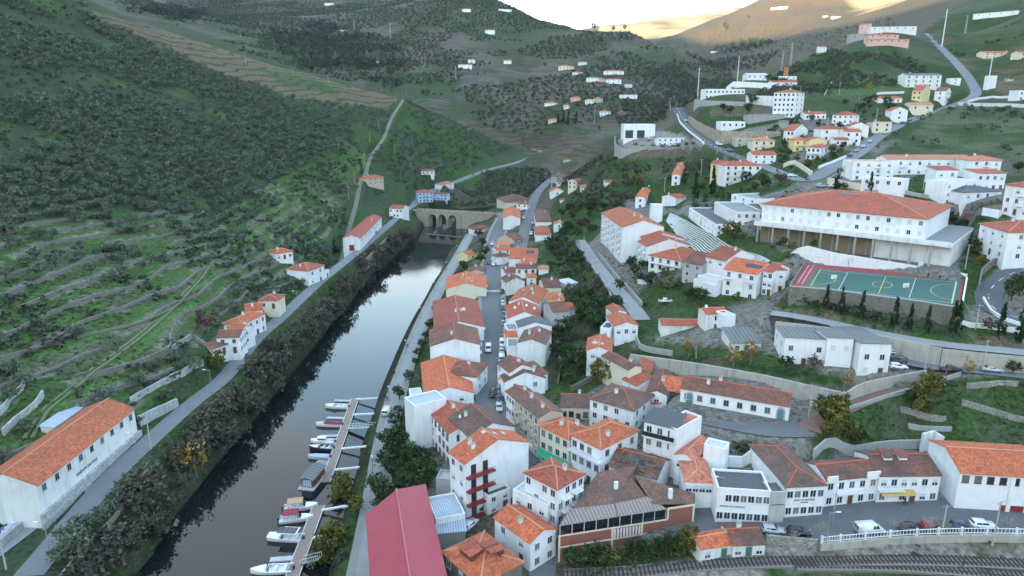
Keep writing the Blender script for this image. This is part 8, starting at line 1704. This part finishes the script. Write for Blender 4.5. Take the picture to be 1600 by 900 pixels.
# ---------------------------------------------------------------- people
SKIN = plain('skin', (0.40, 0.25, 0.18), .6); CLD = plain('dark_clothes', (0.025, 0.027, 0.035), .9); CLB = plain('blue_clothes', (0.06, 0.08, 0.15), .9); CLG = plain('grey_clothes', (0.2, 0.2, 0.2), .9); HAIR = plain('dark_hair', (0.025, 0.018, 0.012), .8)
def person(label, px, py, yaw, top, legs, stride=.22, group=None):
    me = bpy.data.meshes.new('body'); J = [(0,0,.95),(0,0,1.2),(0,0,1.42),(0,0,1.52),(0,.02,1.62),(0,.02,1.74), (.1,0,.92),(.11,stride,.5),(.11,stride*.8,.06),(.11,stride*.8+.14,.03), (-.1,0,.92),(-.11,-stride*.6,.5),(-.11,-stride*1.2,.08),(-.11,-stride*1.2+.13,.04), (.2,0,1.40),(.26,-.08,1.12),(.25,.04,.88), (-.2,0,1.40),(-.26,.10,1.12),(-.25,.2,.9)]
    E = [(0,1),(1,2),(2,3),(3,4),(4,5),(0,6),(6,7),(7,8),(8,9),(0,10),(10,11),(11,12),(12,13),(2,14),(14,15),(15,16),(2,17),(17,18),(18,19)]; rad = [.15,.15,.16,.06,.095,.085,.095,.075,.05,.045,.095,.075,.05,.045,.07,.05,.04,.07,.05,.04]
    me.from_pydata(J, E, []); o = bpy.data.objects.new('tmp', me); col.objects.link(o); sk = o.modifiers.new('s', 'SKIN'); sb = o.modifiers.new('u', 'SUBSURF'); sb.levels = 1
    for v, r_ in zip(me.skin_vertices[0].data, rad): v.radius = (r_, r_)
    me.skin_vertices[0].data[0].use_root = True; dg = bpy.context.evaluated_depsgraph_get(); m2 = bpy.data.meshes.new_from_object(o.evaluated_get(dg)); bpy.data.objects.remove(o); m2.name = 'body'
    for m_ in (SKIN, top, legs): m2.materials.append(m_)
    for p in m2.polygons: c = p.center; p.material_index = 0 if c.z > 1.5 else (1 if c.z > .93 or abs(c.x) > .19 else 2); p.use_smooth = True
    P = ground(px, py); z_ = P[2]
    for nm, (Q, w) in ROADW.items():
        dd, rz_ = seg_dist(np.array([P[0]]), np.array([P[1]]), Q[:, :2], False, Q[:, 2])
        if dd[0] < w/2+2.4: z_ = max(z_, rz_[0]+(.17 if dd[0] > w/2 or nm == 'promenade' else .1))
    t_ = thing('person', label, 'person', (P[0], P[1], z_), R(yaw), group); link('body', m2, t_); h_m = MB(); N = 8
    for k in range(N):
        for j in range(3):
            a0, a1 = 2*math.pi*k/N, 2*math.pi*(k+1)/N; b0, b1 = math.pi/2*j/3, math.pi/2*(j+1)/3; q = [(.105*math.cos(a0)*math.cos(b0), .01+.115*math.sin(a0)*math.cos(b0), 1.70+.12*math.sin(b0)), (.105*math.cos(a1)*math.cos(b0), .01+.115*math.sin(a1)*math.cos(b0), 1.70+.12*math.sin(b0)), (.105*math.cos(a1)*math.cos(b1), .01+.115*math.sin(a1)*math.cos(b1), 1.70+.12*math.sin(b1)), (.105*math.cos(a0)*math.cos(b1), .01+.115*math.sin(a0)*math.cos(b1), 1.70+.12*math.sin(b1))]; h_m.face(q)
    h_m.build('hair', HAIR, t_)
for lb, px, py, yw, a, b in (('person in dark clothes walking past the teal shop doors',1413,790,90,CLD,CLD),('left person of two on the pavement by the red plinth',1534,788,80,CLD,CLB),('right person of two on the pavement by the red plinth',1538,786,90,CLG,CLD),('person in black standing on the red margin of the court',1450,434,20,CLD,CLD),('person in dark clothes near the court steps',1468,438,150,CLD,CLB),('person at the right corner of the court',1478,440,0,CLG,CLD),('person walking on the promenade near the quay lamp',637,545,170,CLD,CLD),('person strolling on the promenade above the moorings',605,628,10,CLB,CLD),('person on the promenade by the mid benches',617,588,10,CLD,CLG),('person on the promenade beside the floating cabin',573,748,10,CLD,CLB),('person at the top of the promenade moorings',588,685,190,CLD,CLD),('person standing outside the middle school block',1295,567,0,CLD,CLD),('person in grey outside the middle school block',1302,569,30,CLG,CLD),('person on the pavement below the orange gable',742,628,90,CLD,CLD)): person(lb, px, py, yw, a, b)
# ---------------------------------------------------------------- thin evening air
hb = MB(); hb.box(-5200, -3900, -20, 5200, 7600, 1250)
hm = bpy.data.materials.new('haze_air'); hm.use_nodes = True; hn = hm.node_tree.nodes; hn.clear(); ho = hn.new('ShaderNodeOutputMaterial'); hv_ = hn.new('ShaderNodeVolumePrincipled'); hv_.inputs['Color'].default_value = (0.74, 0.85, 1.0, 1); hv_.inputs['Density'].default_value = 0.00002; hv_.inputs['Anisotropy'].default_value = 0.0
hm.node_tree.links.new(hv_.outputs[0], ho.inputs['Volume'])
tag(hb.build('haze', hm), 'thin blue evening haze filling the valley', 'haze', None, 'stuff')
